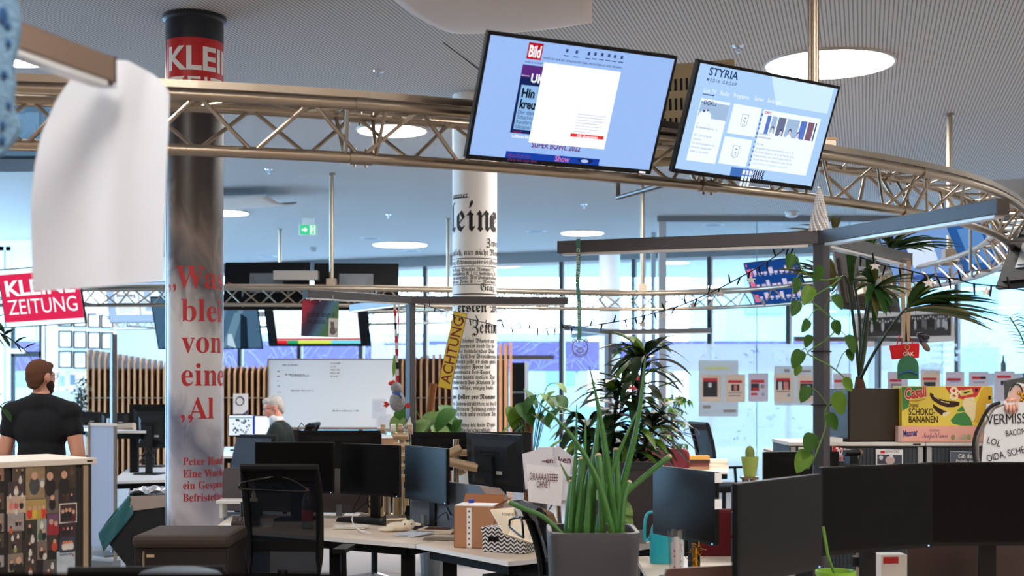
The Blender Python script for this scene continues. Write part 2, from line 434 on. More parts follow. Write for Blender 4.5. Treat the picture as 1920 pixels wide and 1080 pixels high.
MB(h).box(-22, 12, y + 0.02, y + 0.08, -0.4, 0.9).build('fence', pm('street_fence', (100, 116, 132)), h)

# columns
def on_column(cx, cy):
    return thing, None
def cyl_text(m, r, body, size, s0, z, al='l', bold=0.0, sx=1.0, width=None):
    """lettering bent round the column: s0 metres of arc from the point that faces the camera"""
    import bmesh
    t = MB().text(body, size, s0, z, 0, al, sx, bold, width=width)
    bm = bmesh.new(); vs = [bm.verts.new(v) for v in t.v]
    for f in t.f:
        try: bm.faces.new([vs[i] for i in f])
        except ValueError: pass
    xs = [v.co.x for v in bm.verts]
    if not xs: bm.free(); return
    a = math.floor(min(xs) / 0.03) * 0.03
    while a < max(xs):
        if size > 0.05: bmesh.ops.bisect_plane(bm, geom=bm.verts[:] + bm.edges[:] + bm.faces[:], plane_co=(a, 0, 0), plane_no=(1, 0, 0))
        a += 0.03
    bm.verts.index_update()
    keep = [f for f in bm.faces if abs(f.calc_center_median().x) < r * 2.2]
    m.add([(r * math.sin(v.co.x / r), -r * math.cos(v.co.x / r), v.co.z) for v in bm.verts], [tuple(v.index for v in f.verts) for f in keep])
    bm.free()
def band(m, r, z0, z1, a0=-180, a1=180, n=48):
    def fn(u, v):
        a = R(a0 + (a1 - a0) * u); return (r * math.sin(a), -r * math.cos(a), z0 + (z1 - z0) * v)
    return m.grid(fn, n, 1)
C1 = (Xp(365, 9.7), 9.7); C2 = (Xp(890, 12.35), 12.35); C3 = (Xp(1143, 25.4), 25.4)
RC = 0.2
for i, (c, mt) in enumerate(((C1, BLACKM), (C2, WHITE), (C3, WHITE))):
    o = struct(MB().lathe([(RC, 0), (RC, HCEIL)], seg=48).build('column_%d' % (i + 1), mt, smooth=True)); o.location = (c[0], c[1], 0)
def photo_mat():
    m = bpy.data.materials.new('printed_photo'); m.use_nodes = True
    n, l = m.node_tree.nodes, m.node_tree.links; b = n['Principled BSDF']; b.inputs['Roughness'].default_value = 0.4
    tc = n.new('ShaderNodeTexCoord'); mp = n.new('ShaderNodeMapping'); mp.inputs['Scale'].default_value = (2.6, 2.6, 1.5)
    ns = n.new('ShaderNodeTexNoise'); ns.inputs['Scale'].default_value = 1.6; ns.inputs['Detail'].default_value = 3; ns.inputs['Distortion'].default_value = 1.4
    sp = n.new('ShaderNodeSeparateXYZ'); l.new(tc.outputs['Object'], sp.inputs[0]); l.new(tc.outputs['Object'], mp.inputs[0]); l.new(mp.outputs[0], ns.inputs['Vector'])
    a = n.new('ShaderNodeMath'); a.operation = 'MULTIPLY_ADD'; a.inputs[1].default_value = 0.7; l.new(ns.outputs[0], a.inputs[0]); l.new(sp.outputs[2], a.inputs[2])
    c = n.new('ShaderNodeMath'); c.operation = 'MULTIPLY_ADD'; c.inputs[1].default_value = 1.1; l.new(sp.outputs[0], c.inputs[0]); l.new(a.outputs[0], c.inputs[2])
    d = n.new('ShaderNodeMapRange'); d.inputs[1].default_value = 0.7; d.inputs[2].default_value = 4.0; l.new(c.outputs[0], d.inputs[0])
    r = n.new('ShaderNodeValToRGB'); l.new(d.outputs[0], r.inputs[0])
    st = [(0, (120, 112, 112)), (0.10, (205, 200, 206)), (0.2, (150, 150, 165)), (0.28, (112, 116, 136)), (0.36, (196, 196, 202)), (0.5, (206, 205, 206)), (0.58, (150, 146, 148)), (0.64, (70, 72, 80)), (0.71, (120, 106, 98)), (0.78, (66, 55, 49)), (0.86, (44, 36, 32)), (1, (34, 28, 27))]
    e = r.color_ramp.elements; e[0].position = 0; e[0].color = lin(st[0][1]) + (1,); e[1].position = 1; e[1].color = lin(st[-1][1]) + (1,)
    for p, cc in st[1:-1]:
        k = e.new(p); k.color = lin(cc) + (1,)
    l.new(r.outputs[0], b.inputs['Base Color']); return m
def z1(py): return Zp(py, 9.5)
rz = math.atan2(-C1[0], C1[1])
t = thing('printed_banner', 'round column wrap printed with a grey photo and red serif words under a red band', 'banner', (C1[0], C1[1], 0), -math.atan2(C1[0], C1[1]))
r = RC + 0.006
m = MB(); band(m, r, 0.02, z1(172)); m.build('photo_print', photo_mat(), t, smooth=True)
m = MB(); band(m, r, z1(172), z1(69)); m.build('red_band', pm('banner_red', (200, 34, 40), rough=0.45), t, smooth=True)
m = MB(); band(m, r + 0.001, z1(69), HCEIL - 0.02); m.lathe([(r, HCEIL - 0.045), (r + 0.022, HCEIL - 0.03), (r + 0.022, HCEIL - 0.004), (r, HCEIL - 0.004)], seg=48, caps=False)
m.build('collar', pm('collar_navy', (30, 36, 46), rough=0.35), t, smooth=True)
m = MB()
k = 9.5 / F
cyl_text(m, r + 0.002, 'KLEINE', 43 * k / 0.7, -0.215, z1(129), bold=0.028, sx=1.02)
m.build('white_lettering', INKW, t); m = MB()
cyl_text(m, r + 0.002, 'ZEITUNG', 46 * k / 0.7, -0.215, z1(187), bold=-0.004, sx=0.95)
m.build('white_lettering', INKW, t)
REDI = pm('banner_red_ink', (176, 34, 40), rough=0.5)
for s_, py, capx, x in (('W', 540, 42, -33), ('as', 540, 42, None), ('blei', 602, 42, -24), ('von', 661, 42, -24), ('einer', 723, 42, -24), ('Al', 785, 40, -12)):
    if x is None: continue
    body = {'W': 'Was'}.get(s_, s_)
    m = MB(); cyl_text(m, r + 0.002, style(body, SF), capx * k / 0.69, r * math.asin(x / 53.5), z1(py), sx=0.93); m.build('lettering', REDI, t)
m = MB(); cyl_text(m, r + 0.002, '„', 62 * k, r * math.asin(-47 / 53.5), z1(540)); m.build('lettering', REDI, t); m = MB(); cyl_text(m, r + 0.002, '„', 66 * k, r * math.asin(-25 / 53.5), z1(786)); m.build('lettering', REDI, t)
for s_, py in (('Peter Hand', 872), ('Eine Würde', 895), ('ein Gespräch', 917), ('Befristethei', 940)):
    s2 = style(s_.replace('ü', 'u').replace('ä', 'a'), SF)
    m = MB(); cyl_text(m, r + 0.002, s2, 14.5 * k / 0.69, r * math.asin(-21 / 53.5), z1(py), sx=0.86); m.build('lettering', REDI, t)
m = MB(); band(m, r + 0.003, 0.02, z1(69), -80, -74, 2); m.build('seam', pm('banner_seam', (150, 154, 160), rough=0.25), t)

t = thing('newspaper_banner', 'white round column wrap printed with black old German newspaper lettering', 'banner', (C2[0], C2[1], 0), -math.atan2(C2[0], C2[1]))
m = MB(); band(m, r, 0.02, HCEIL - 0.01); m.build('sheet', pm('banner_white', (240, 236, 230), rough=0.45), t, smooth=True)
k = 12.15 / F
def z2(py): return Zp(py, 12.15)
m = MB(); r2 = r + 0.002
def fr(body, py, cap, px, bold=0.0, width=None, al='l', sx=1.0):
    cyl_text(m, r2, style(body, FR), cap * k / 0.7, r * math.asin(max(-0.99, min(0.99, (px - 890) / 43.0))), z2(py), al, bold, sx, width=width)
fr('ummer.', 370, 10, 849, sx=1.0)
m2 = [(374, 877, 2.4)]
def ln(py, a, b, th=1.2):
    band(m, r2, z2(py + th / 2), z2(py - th / 2), math.degrees(math.asin((a - 890) / 42.5)), math.degrees(math.asin((b - 890) / 42.5)), 24)
ln(369.5, 849, 877, 2.6)
fr('l', 433, 54, 847, sx=0.9); fr('eine', 433, 54, 856, sx=0.78); fr('e', 433, 54, 919, sx=0.78)
fr('Zwei', 461, 14, 912); fr('äglich, nur nicht Montags', 478, 11, 848, sx=0.82)
for py in (484, 499, 533): ln(py, 849, 931)
ln(551, 849, 931, 2.0)
fr('ung: Schönaugasse 64 (Steyrerhof)', 495, 8.5, 848, sx=0.74)
for i, s_ in enumerate(('In Graz. Einzelne Nummer 3 h', 'vierteljährig K 2.10, halbjährig K 4', 'und auswärts. Mit Postzusendung', 'und per Probe K 1.— Man kann')): fr(s_, 508 + i * 7.6, 6.5, 848, sx=0.85)
fr('Graz, 20', 545, 13, 901, sx=0.9)
fr('ersten Ma', 585, 19, 858, bold=0.012, sx=0.9)
fr('Zeitung', 625, 24, 885, sx=0.68)
for i, s_ in enumerate(('ausgabe dieses Blattes ent', 'denn einerseits sind die be', 'keine der bestehenden Blät', 'großen Teil der Bevölkerung', 'anderseits gibt es eine große', 'in gedrängter Form das', 'Interessante des Tages', 'berichtet haben wollen. Das', 'Erscheinen der Kleinen Zei', 'enorm billige, einzig daste')):
    fr(s_, 642.5 + i * 9.75, 7.6, 848, sx=0.86)
fr('zwei Heller pro Nummer', 748, 8.5, 848, bold=0.014, sx=0.86)
for i, s_ in enumerate(('den Unbemitteltsten in die La', 'Die Kleinen Zeitung erschei', 'täglich früh mit reichem Inh', 'halt.', 'Die Zeitung ist kein Organ', 'ist ein Nachrichtenblatt', 'für jedermann aus dem', 'und kostet')):
    fr(s_, 760.5 + i * 9.9, 7.6, 848, sx=0.86)
m.build('lettering', INKB, t)
# ------------------------------------------------------------------ ceiling fittings
LEM = em('lamp_glow', (1.0, 0.93, 0.86), LAMP, raw=True)
def at_ceiling(px, py): D = F * (HCEIL - HC) / (H0 - py); return (Xp(px, D), D)
def lamp(x, y, d, label):
    t = thing('ceiling_lamp', label, 'ceiling lamp', (x, y, HCEIL), 0, 'round ceiling lamps')
    MB().lathe([(d / 2, -0.014), (d / 2, 0.0)], seg=48).build('diffuser', LEM, t)
    MB().lathe([(d / 2, -0.02), (d / 2 + 0.02, -0.02), (d / 2 + 0.02, 0.0), (d / 2, 0.0)], seg=48, caps=False).build('rim', pm('lamp_rim', (210, 205, 198)), t, smooth=True)
    return t
for px, py, d, lab in ((1555, 118, 1.04, 'large round lit ceiling lamp behind the right big screen and its hanging rod'),
                       (735, 243, 0.72, 'round lit ceiling lamp seen through the front truss beside the truss joint'),
                       (420, 398, 0.75, 'round lit ceiling lamp just right of the red and grey column'),
                       (750, 458, 1.04, 'wide round lit ceiling lamp left of the newspaper column'),
                       (1092, 436, 0.75, 'round lit ceiling lamp right of the newspaper column above the lanyard'),
                       (22, 106, 0.62, 'round lit ceiling lamp in the upper left corner behind the wooden arm')):
    x, y = at_ceiling(px, py); lamp(x, y, d, lab)
for px, py, d, lab in ((1080, 205, 1.04, 'unseen fill lamp added behind the left big screen'), (1410, 262, 0.75, 'unseen fill lamp added behind the right big screen'), (1120, 286, 1.04, 'second unseen fill lamp added behind the left big screen'), (1420, 190, 1.04, 'second unseen fill lamp added behind the right big screen'), (190, 440, 1.04, 'unseen fill lamp added behind the hanging white sheet')):  # unseen lamps added as fill light for the back of the room
    x, y = at_ceiling(px, py); lamp(x, y, d, lab)
for x, y, d in ((-3.2, 6.3, 1.04), (2.6, 3.6, 1.04), (-0.6, 1.0, 1.04), (5.4, 5.6, 1.04), (-6.5, 3.0, 1.04), (6.0, 0.5, 1.04), (-4, -2.2, 1.04), (3, -2.5, 1.04), (7.6, 11.5, 0.75), (-9.2, 9, 1.04), (6.9, 16.6, 0.75)):  # unseen lamps added out of view to light the near room warmly
    lamp(x, y, d, 'unseen ceiling lamp added above and behind the view, outside the picture')
for i, (px, py, lab) in enumerate(((710, 133, 'small chrome ceiling sprinkler above the front truss, left of the left big screen'), (1384, 85, 'small chrome ceiling sprinkler above the right big screen'),
                      (504, 317, 'small ceiling sprinkler under the front truss, right of the red column'), (1095, 383, 'small ceiling sprinkler right of the newspaper column above a lamp'),
                      (1890, 352, 'small ceiling sprinkler at the right edge above the truss bend'), (728, 402, 'small ceiling sprinkler left of the newspaper column'))):
    x, y = at_ceiling(px, py)
    t = thing('sprinkler', lab, 'sprinkler', (x, y, HCEIL), 0, 'ceiling sprinklers')
    MB().lathe([(0.0, -0.012), (0.045, -0.01), (0.05, 0.0)], seg=16, caps=False).build('rosette', CHROME, t, smooth=True)
    m = MB(); m.lathe([(0.012, -0.035), (0.014, -0.01)], seg=10); m.tube([(-0.018, 0, -0.012), (-0.02, 0, -0.035), (0, 0, -0.055)], 0.004, 6); m.tube([(0.018, 0, -0.012), (0.02, 0, -0.035), (0, 0, -0.055)], 0.004, 6); m.lathe([(0.02, -0.06), (0.02, -0.056)], seg=12)
    m.build('nozzle', CHROME, t)
for px, py, lab in ((695, 446, 'flat grey ceiling disc left of the wide lamp'), (772, 470, 'flat grey ceiling disc just below the wide lamp'), (502, 480, 'flat grey ceiling disc above the truss near the red column'), (1005, 433, 'flat grey ceiling disc left of the lamp above the lanyard'), (1337, 421, 'flat ringed ceiling disc beyond the glass partition')):
    x, y = at_ceiling(px, py)
    t = thing('ceiling_speaker', lab, 'ceiling speaker', (x, y, HCEIL), 0, 'flat ceiling discs')
    MB().lathe([(0.14, -0.012), (0.19, -0.008), (0.2, 0)], seg=24).build('rim', pm('disc_rim', (190, 192, 194)), t, smooth=True)
    MB().lathe([(0.135, -0.014), (0.135, -0.01)], seg=24).build('grille', pm('disc_grille', (110, 112, 116)), t)
x, y = at_ceiling(588, 464)
t = thing('smoke_detector', 'small white smoke detector on the ceiling above the green exit sign', 'smoke detector', (x, y, HCEIL))
MB().lathe([(0.03, -0.09), (0.055, -0.075), (0.06, -0.03), (0.07, -0.02), (0.07, 0)], seg=20).build('housing', pm('detector_grey', (170, 172, 175)), t, smooth=True)
x, y = at_ceiling(1484, 397)
t = thing('smoke_detector', 'white round detector on the ceiling left of the glass tree', 'smoke detector', (x, y, HCEIL))
MB().lathe([(0.05, -0.09), (0.09, -0.075), (0.1, -0.03), (0.12, -0.02), (0.12, 0)], seg=20).build('housing', pm('detector_white', (210, 212, 214)), t, smooth=True)
# exit sign
D = 21.6
t = thing('exit_sign', 'green and white emergency exit sign with an arrow hanging from the ceiling', 'sign', W(578, 431, D))
MB().box(-0.145, 0.145, -0.02, 0.02, -0.09, 0.09).build('housing', WHITE, t, bev=0.005)
m = MB(); m.rect(-0.135, 0.135, -0.08, 0.08, -0.022); m.mat(1)
m.rect(-0.1, -0.05, -0.018, 0.018, -0.024); m.add([(-0.055, -0.024, 0.045), (-0.055, -0.024, -0.045), (-0.005, -0.024, 0)], [(0, 1, 2)])
m.rect(0.03, 0.12, -0.07, 0.07, -0.024); m.mat(0); m.rect(0.06, 0.1, -0.06, 0.06, -0.026); m.mat(1); m.rect(0.07, 0.09, -0.03, 0.04, -0.028)
m.build('lit_face', [em('exit_green', (70, 205, 150), 1.1), em('exit_white', (235, 255, 245), 1.1)], t)
MB().box(-0.1, 0.1, -0.01, 0.01, 0.09, HCEIL - Zp(431, D)).build('bracket', WHITE, t)

# fabric ceiling sails
def sail(name, label, edge_pts, D0, n_sag, back, mat_):
    a, b, c, d = edge_pts                          # near-left, near-right, far-left, far-right corners
    t = thing(name, label, 'ceiling sail', a)
    m = MB(t)
    def fn(u, v):
        p = (a.lerp(b, u)).lerp(c.lerp(d, u), v); s_ = n_sag * (math.sin(math.pi * v) ** 0.8 + 0.25 * math.sin(math.pi * u)); return p - Vector((0, 0, s_))
    m.grid(fn, 16, 16); m.build('fabric', mat_, t, smooth=2, mods=[('SOLIDIFY', {'thickness': 0.012})])
    m = MB(t)
    m.tube([c.lerp(d, i / 12) for i in range(13)], 0.012, 6); m.tube([a.lerp(b, i / 12) for i in range(13)], 0.012, 6)
    m.build('edge_rod', pm('sail_rod', (190, 190, 188)), t)
    m = MB(t)
    for p in (a, b, c, d): m.tube([p, Vector((p.x, p.y, HCEIL))], 0.004, 6)
    m.build('wire', CHROME, t)
SAIL = pm('sail_fabric', (214, 200, 190), rough=0.85)
zs = 4.12
def at_z(px, py, z): D = F * (z - HC) / (H0 - py); return Vector((Xp(px, D), D, z))
sail('ceiling_sail', 'pale fabric sail under the ceiling, cut off by the top edge above the screens', (Vector((-0.95, 7.2, 4.08)), Vector((0.42, 7.0, 4.08)), at_z(857, 60, zs), at_z(1110, 39, zs)), 0, 0.10, 1, SAIL)
sail('ceiling_sail', 'pale fabric sail under the ceiling, right of the red and grey column', (at_z(300, 372, 4.2), at_z(500, 366, 4.2), at_z(330, 396, 4.2), at_z(556, 380, 4.2)), 0, 0.06, 1, SAIL)

# ------------------------------------------------------------------ trusses
ZB, ZT, TS = 2.65, 2.857, 0.12
def resample(pts, step):
    out = [pts[0]]; acc = 0.0
    for a, b in zip(pts, pts[1:]):
        L = (b - a).length; d = step - acc
        while d <= L: out.append(a.lerp(b, d / L)); d += step
        acc = (acc + L) % step if L + acc >= step else acc + L
    return out
def truss(path, closed, label, joints, tray=True):
    pts = spline(path, 10, closed)
    if closed: pts = pts + [pts[0]]
    P = resample(pts, 0.23)
    if closed: P = P[:-1] if len(P) % 2 == 0 else P
    if closed and len(P) % 2: P = P[:-1]
    n = len(P); N = []
    for i in range(n):
        t_ = (P[(i + 1) % n] - P[i - 1]) if closed else (P[min(i + 1, n - 1)] - P[max(i - 1, 0)])
        N.append(Vector((t_.y, -t_.x, 0)).normalized())
    O = [p + q * TS + Vector((0, 0, ZT)) for p, q in zip(P, N)]     # top chord towards the outside
    I = [p - q * TS + Vector((0, 0, ZT)) for p, q in zip(P, N)]
    B = [p + Vector((0, 0, ZB)) for p in P]
    t = thing('lighting_truss', label, 'truss', (P[0].x, P[0].y, ZB))
    for nm, pl in (('top_chord', O), ('top_chord', I), ('bottom_chord', B)):
        MB(t).tube(pl, 0.025, 12, closed=closed).build(nm, ALU, t, smooth=2)
    m = MB(t); rg = range(n) if closed else range(n - 1)
    for i in rg:
        j = (i + 1) % n
        m.tube([B[i], O[j]] if i % 2 else [O[i], B[j]], 0.0095, 6)
        m.tube([I[i], B[j]] if i % 2 else [B[i], I[j]], 0.0095, 6)
        if i % 2: m.tube([O[i], I[j]], 0.008, 6)
        else: m.tube([I[i], O[j]], 0.008, 6)
    m.build('lattice', ALU, t, smooth=True)
    for jx, jy in joints:
        k = min(range(n), key=lambda i: (P[i].x - jx) ** 2 + (P[i].y - jy) ** 2); kn = (k + 1) % n
        m = MB(t); dirv = (P[kn] - P[k]).normalized()
        for L in (O, I, B):
            c = L[k]
            m.tube([c - dirv * 0.05, c + dirv * 0.05], 0.031, 14)
            for s_ in (-1, 1): m.tube([c + dirv * 0.025 * s_ - Vector((0, 0, 0.042)), c + dirv * 0.025 * s_ + Vector((0, 0, 0.042))], 0.006, 6)
        for s_ in (-0.085, 0.085):
            d_ = dirv * s_
            m.tube([O[k] + d_, B[k] + d_ * 0.8], 0.0095, 6); m.tube([I[k] + d_, B[k] + d_ * 0.8], 0.0095, 6); m.tube([I[k] + d_, O[k] + d_], 0.0095, 6)
        m.build('coupler', ALUD, t, smooth=True)
    if tray:
        m = MB(t); vs = []
        for p, q in zip(O, N):
            vs += [p + q * 0.012 + Vector((0, 0, 0.027)), p + q * 0.012 + Vector((0, 0, 0.058)), p - q * 0.05 + Vector((0, 0, 0.058)), p - q * 0.05 + Vector((0, 0, 0.027))]
        fs = []
        for i in rg:
            j = (i + 1) % n
            for a in range(4): b = (a + 1) % 4; fs.append((4 * i + a, 4 * i + b, 4 * j + b, 4 * j + a))
        m.add(vs, fs).build('cable_tray', ALUD, t)
    return t, P, N
V = lambda x, y: Vector((x, y, 0))
PA = [V(-3.6, 5.36), V(-2.03, 5.47), V(-0.91, 5.71), V(0.03, 6.09), V(0.9, 6.59), V(1.84, 7.26), V(2.63, 8.0), V(3.27, 8.95), V(3.80, 10.1), V(4.18, 11.5), V(4.33, 12.9), V(4.23, 14.3), V(3.85, 15.7), V(3.09, 17.2), V(1.83, 17.95), V(0.28, 17.6), V(-1.2, 17.15), V(-2.44, 16.95), V(-3.6, 16.85), V(-5.6, 17.0), V(-8.2, 16.8), V(-10.6, 15.0), V(-11.4, 12.0), V(-10.6, 9.0), V(-8.6, 6.9), V(-6.0, 5.8)]
TA, PTA, NTA = truss(PA, True, 'large curved aluminium truss ring carrying the screens, sweeping across the picture', [(-0.62, 5.8), (2.2, 7.6), (-2.6, 5.4), (0.35, 17.6), (-1.9, 17.0), (4.2, 14.4), (1.02, 6.66), (4.05, 11)])
PBt = [V(-7.4, 24.6), V(-6.2, 24.2), V(-4.2, 23.6), V(-2.2, 22.6), V(-0.9, 21.9), V(-0.1, 21.2)]
TB, PTB, NTB = truss(PBt, False, 'smaller far aluminium truss behind the ring, left of the newspaper column', [(-2.4, 22.7)], tray=True)
m = MB(TB); m.bar((-7.6, 24.5, 2.93), (-6.8, 24.2, 2.93), 0.1, 0.05); m.build('end_plate', ALUD, TB)
# hanging rods
for px, pyt, x, y, r_, lab in ((1525, 0, Xp(1525, 7.2), 7.2, 0.032, 'vertical metal hanging rod behind the right big screen'), (1805, 215, 4.33, 13.2, 0.03, 'vertical metal hanging rod on the right bend of the truss ring'),
                         (1211, 355, 1.75, 17.9, 0.03, 'pale vertical hanging rod left of the glass partition'), (627, 325, -2.3, 17.0, 0.03, 'pale vertical hanging rod between the two black screen backs'),
                         (525, 425, Xp(525, 23.2), 23.2, 0.03, 'thin far hanging rod left of the exit sign'), (840, 405, Xp(840, 21.7), 21.7, 0.03, 'thin far hanging rod touching the left side of the newspaper column')):
    t = thing('hanging_rod', lab, 'rod', (x, y, ZT), 0, 'truss hanging rods')
    MB().tube([(0, 0, 0.03), (0, 0, HCEIL - ZT - 0.001)], r_, 14).build('tube', ALU, t, smooth=True)
    MB().box(-0.06, 0.06, -0.06, 0.06, -0.03, 0.13).build('foot_clamp', ALUD, t)
    MB().lathe([(r_, HCEIL - ZT - 0.03), (r_ + 0.02, HCEIL - ZT - 0.025), (r_ + 0.02, HCEIL - ZT - 0.001)], seg=16, caps=False).build('ceiling_collar', ALUD, t, smooth=True)

# ------------------------------------------------------------------ screens
def screen(name, label, X, D, Z, yaw, pit, w, cat='screen', asp=0.575, roll=0.0, display=None, group=None, depth=0.05, bz=0.012, back=True, arm=0.1, housing=None):
    t = thing(name, label, cat, (X, D, Z), R(yaw), group, rx=R(pit), ry=R(-roll))
    h = w * asp
    m = MB(); m.plate(rrect(-w / 2, w / 2, -h / 2, h / 2, 0.006, 2), 0.0, depth * 0.5); m.plate(rrect(-w * 0.42, w * 0.42, -h * 0.4, h * 0.36, 0.02, 2), depth * 0.5, depth * 1.2)
    m.build('housing', housing or BLACK, t)
    t['w'] = w; t['h'] = h
    if display: MB().rect(-w / 2 + bz, w / 2 - bz, -h / 2 + bz * 1.3, h / 2 - bz, -0.001).build('display', display, t)
    if back:
        m = MB(); m.box(-0.2, 0.2, depth * 1.2, depth * 1.2 + 0.02, -0.12, 0.12)
        for s_ in (-0.15, 0.15): m.box(s_ - 0.025, s_ + 0.025, depth * 1.2, depth * 1.2 + arm, -h * 0.32, h * 0.3)
        m.build('bracket', pm('bracket_steel', (120, 122, 124), rough=0.4, metal=0.6), t)
    return t
def to_local(t, px, py):
    M = root_mat(t); Mi = M.inverted(); o = Mi @ Vector((0, 0, HC)); d = Mi.to_3x3() @ Vector(((px - 960) / F, 1, (H0 - py) / F))
    k = -o.y / d.y; p = o + d * k; return p.x, p.z
def box_px(m, t, tl, br, y):
    a = to_local(t, *tl); b = to_local(t, *br); m.rect(a[0], b[0], b[1], a[1], y); return a[0], b[0], b[1], a[1]
def txt_px(m, t, body, p, cap_px, y, width_px=None, bold=0.0, scale=None, al='l', st=None, sx=1.0, shear=0.0):
    x, z = to_local(t, *p); kx = root_mat(t).translation.y / F
    wd_ = None
    if width_px: x2, _ = to_local(t, p[0] + width_px, p[1] + width_px * 0.12 if scale is None else p[1] + scale); wd_ = abs(x2 - x)
    m.text(style(body, st) if st else body, cap_px * kx / 0.7, x, z, y, al, sx, bold, width=wd_, shear=shear)
# left big screen: a news page under a consent window
t = screen('television', 'large tilted screen showing a pale blue news page with a white window', 0.2645, 5.71, 2.857, 27.4, 24, 0.925, bz=0.014, arm=0.06)
z = lambda x, y: (900 + x / 4.153, 60 + y / 4.153)
w, h = t['w'], t['h']
m = MB(); m.rect(-w / 2 + 0.014, w / 2 - 0.014, -h / 2 + 0.02, h / 2 - 0.014, -0.001); zb = -h / 2 + 0.02
m.mat(1); box_px(m, t, z(392, 60), (1085, 318), -0.0015) if False else None
m.mat(2); x0, x1, z0, z1_ = box_px(m, t, z(382, 77), z(472, 220), -0.002)
m.mat(3); m.text('Bild', (z1_ - z0) * 0.98, (x0 + x1) / 2, z0 + (z1_ - z0) * 0.15, -0.003, 'c', 1, 0.03, width=(x1 - x0) * 0.8)
m.mat(4)
for q in ((677, 147), (752, 157), (847, 170), (897, 173), (950, 178), (1003, 186), (1050, 192), (1103, 199)):
    x, zz = to_local(t, *z(*q)); m.rect(x - 0.006, x + 0.006, zz - 0.006, zz + 0.008, -0.002); m.rect(x - 0.012, x + 0.012, zz - 0.022, zz - 0.018, -0.002)
x, zz = to_local(t, *z(488, 208)); xe, _ = to_local(t, *z(1105, 280))
m.text('STARTSEITE  NEWS  POLITIK  REGIO  UNTERHALTUNG  SPORT  FUSSBALL  LIFESTYLE  RATGEBER  AUTO  DIGITAL  SPIELE  BILDPLAY', 0.0115, x, zz, -0.002, 'l', 1, 0.02, width=xe - x)
x, zz = to_local(t, *z(350, 236)); m.text('BILDPLUS  PODCAST', 0.009, x, zz, -0.002, 'l', 1, 0.02)
m.mat(5); xa, xb, za, zc = box_px(m, t, z(333, 250), z(420, 800), -0.0015); m.rect(xa, xa + 0.2, za, zc, -0.0016)
m.mat(6); m.rect(xa, xa + 0.2, zc - 0.052, zc, -0.0018); m.mat(7); m.rect(xa + 0.012, xa + 0.2, zc - 0.272, zc - 0.084, -0.0018)
m.mat(3); m.text('UKRAINE', 0.05, xa + 0.05, zc - 0.069, -0.0022, 'l', 0.9, 0.03); m.rect(xa + 0.002, xa + 0.04, zc - 0.046, zc - 0.0445, -0.0022)
m.text('Lufthansa fliegt ab', 0.018, xa + 0.012, zc - 0.307, -0.0022, 'l', 0.85, 0.02); m.mat(2); m.text('10.02 UHR', 0.009, xa + 0.014, zc - 0.286, -0.0022, 'l', 1, 0.02)
m.mat(8)
m.text('Hin und', 0.052, xa + 0.02, zc - 0.134, -0.0022, 'l', 0.85, 0.04); m.text('kreuz', 0.052, xa + 0.02, zc - 0.181, -0.0022, 'l', 0.78, 0.04)
m.mat(9)
for i, s_ in enumerate(('Der diplomatische', 'Schachzug des', 'Kanzlers im', 'Ukraine-Konflikt')): m.text(s_, 0.0235, xa + 0.02, zc - 0.206 - i * 0.0205, -0.0022, 'l', 0.9)
m.mat(10); px0, px1, pz0, pz1 = box_px(m, t, z(497, 235), z(962, 912), -0.004)
m.mat(11); pw, ph = px1 - px0, pz1 - pz0
m.text('Willkommen bei BILD Privatsphäre-Einstellungen', 0.011, (px0 + px1) / 2, pz1 - 0.028, -0.0045, 'c', 1); m.text('Ohne Tracking und Cookies nutzen', 0.0125, px0 + 0.012, pz1 - 0.055, -0.0045, 'l', 1, 0.01, width=pw * 0.42); m.text('Mit Tracking und Cookies nutzen', 0.0125, px0 + pw * 0.52, pz1 - 0.055, -0.0045, 'l', 1, 0.01, width=pw * 0.4)
random.seed(3)
for i in range(14):
    if i < 11: m.rect(px0 + 0.012, px0 + 0.012 + pw * random.uniform(0.3, 0.42), pz1 - 0.072 - i * 0.0125, pz1 - 0.0705 - i * 0.0125, -0.0045)
    m.rect(px0 + pw * 0.52, px0 + pw * (0.52 + random.uniform(0.3, 0.42)), pz1 - 0.072 - i * 0.0125, pz1 - 0.0705 - i * 0.0125, -0.0045)
m.mat(12)
for i in range(7): m.rect(px0 + pw * 0.55, px0 + pw * (0.55 + random.uniform(0.25, 0.4)), pz0 + 0.065 + i * 0.0125, pz0 + 0.068 + i * 0.0125, -0.0045)
for i in (1, 3, 6): m.rect(px0 + pw * 0.515, px0 + pw * 0.525, pz0 + 0.065 + i * 0.0125, pz0 + 0.069 + i * 0.0125, -0.0045)
m.text('zum BILD Pur-Abonnement', 0.012, px0 + pw * 0.26, pz0 + 0.042, -0.0045, 'c')
m.mat(13); a0, a1, b0, b1 = box_px(m, t, z(703, 785), z(955, 837), -0.0045); m.mat(3); m.text('Alle akzeptieren', 0.016, (a0 + a1) / 2, (b0 + b1) / 2 - 0.006, -0.005, 'c', 1, 0.02)
m.mat(14); x, zz = to_local(t, *z(397, 896)); xe, _ = to_local(t, *z(778, 922)); m.text('SUPER BOWL 2022', 0.034, x, zz, -0.002, 'l', 1, 0.03, width=xe - x)
m.mat(15); x, zz = to_local(t, *z(203, 925)); xe, _ = to_local(t, *z(935, 975)); m.rect(x, xe, zb, zz, -0.0016)
m.mat(14); m.text('Mega-Stars und', 0.02, x + 0.014, zz - 0.022, -0.002, 'l', 0.85, 0.01); m.text('Drama beim Super Bowl', 0.019, x + 0.014, zz - 0.04, -0.002, 'l', 0.75, 0.01)
m.mat(16); m.text('Show', 0.036, x + 0.24, zb + 0.003, -0.002, 'l', 0.9, 0.03)
m.mat(5); m.ell((xe - 0.07, -0.0019, (zz + zb) / 2 + 0.002), (0.04, 0.0003, (zz - zb) * 0.38), 14, 6); m.mat(1); m.ell((xe - 0.075, -0.0023, (zz + zb) / 2), (0.02, 0.0003, (zz - zb) * 0.26), 12, 6)
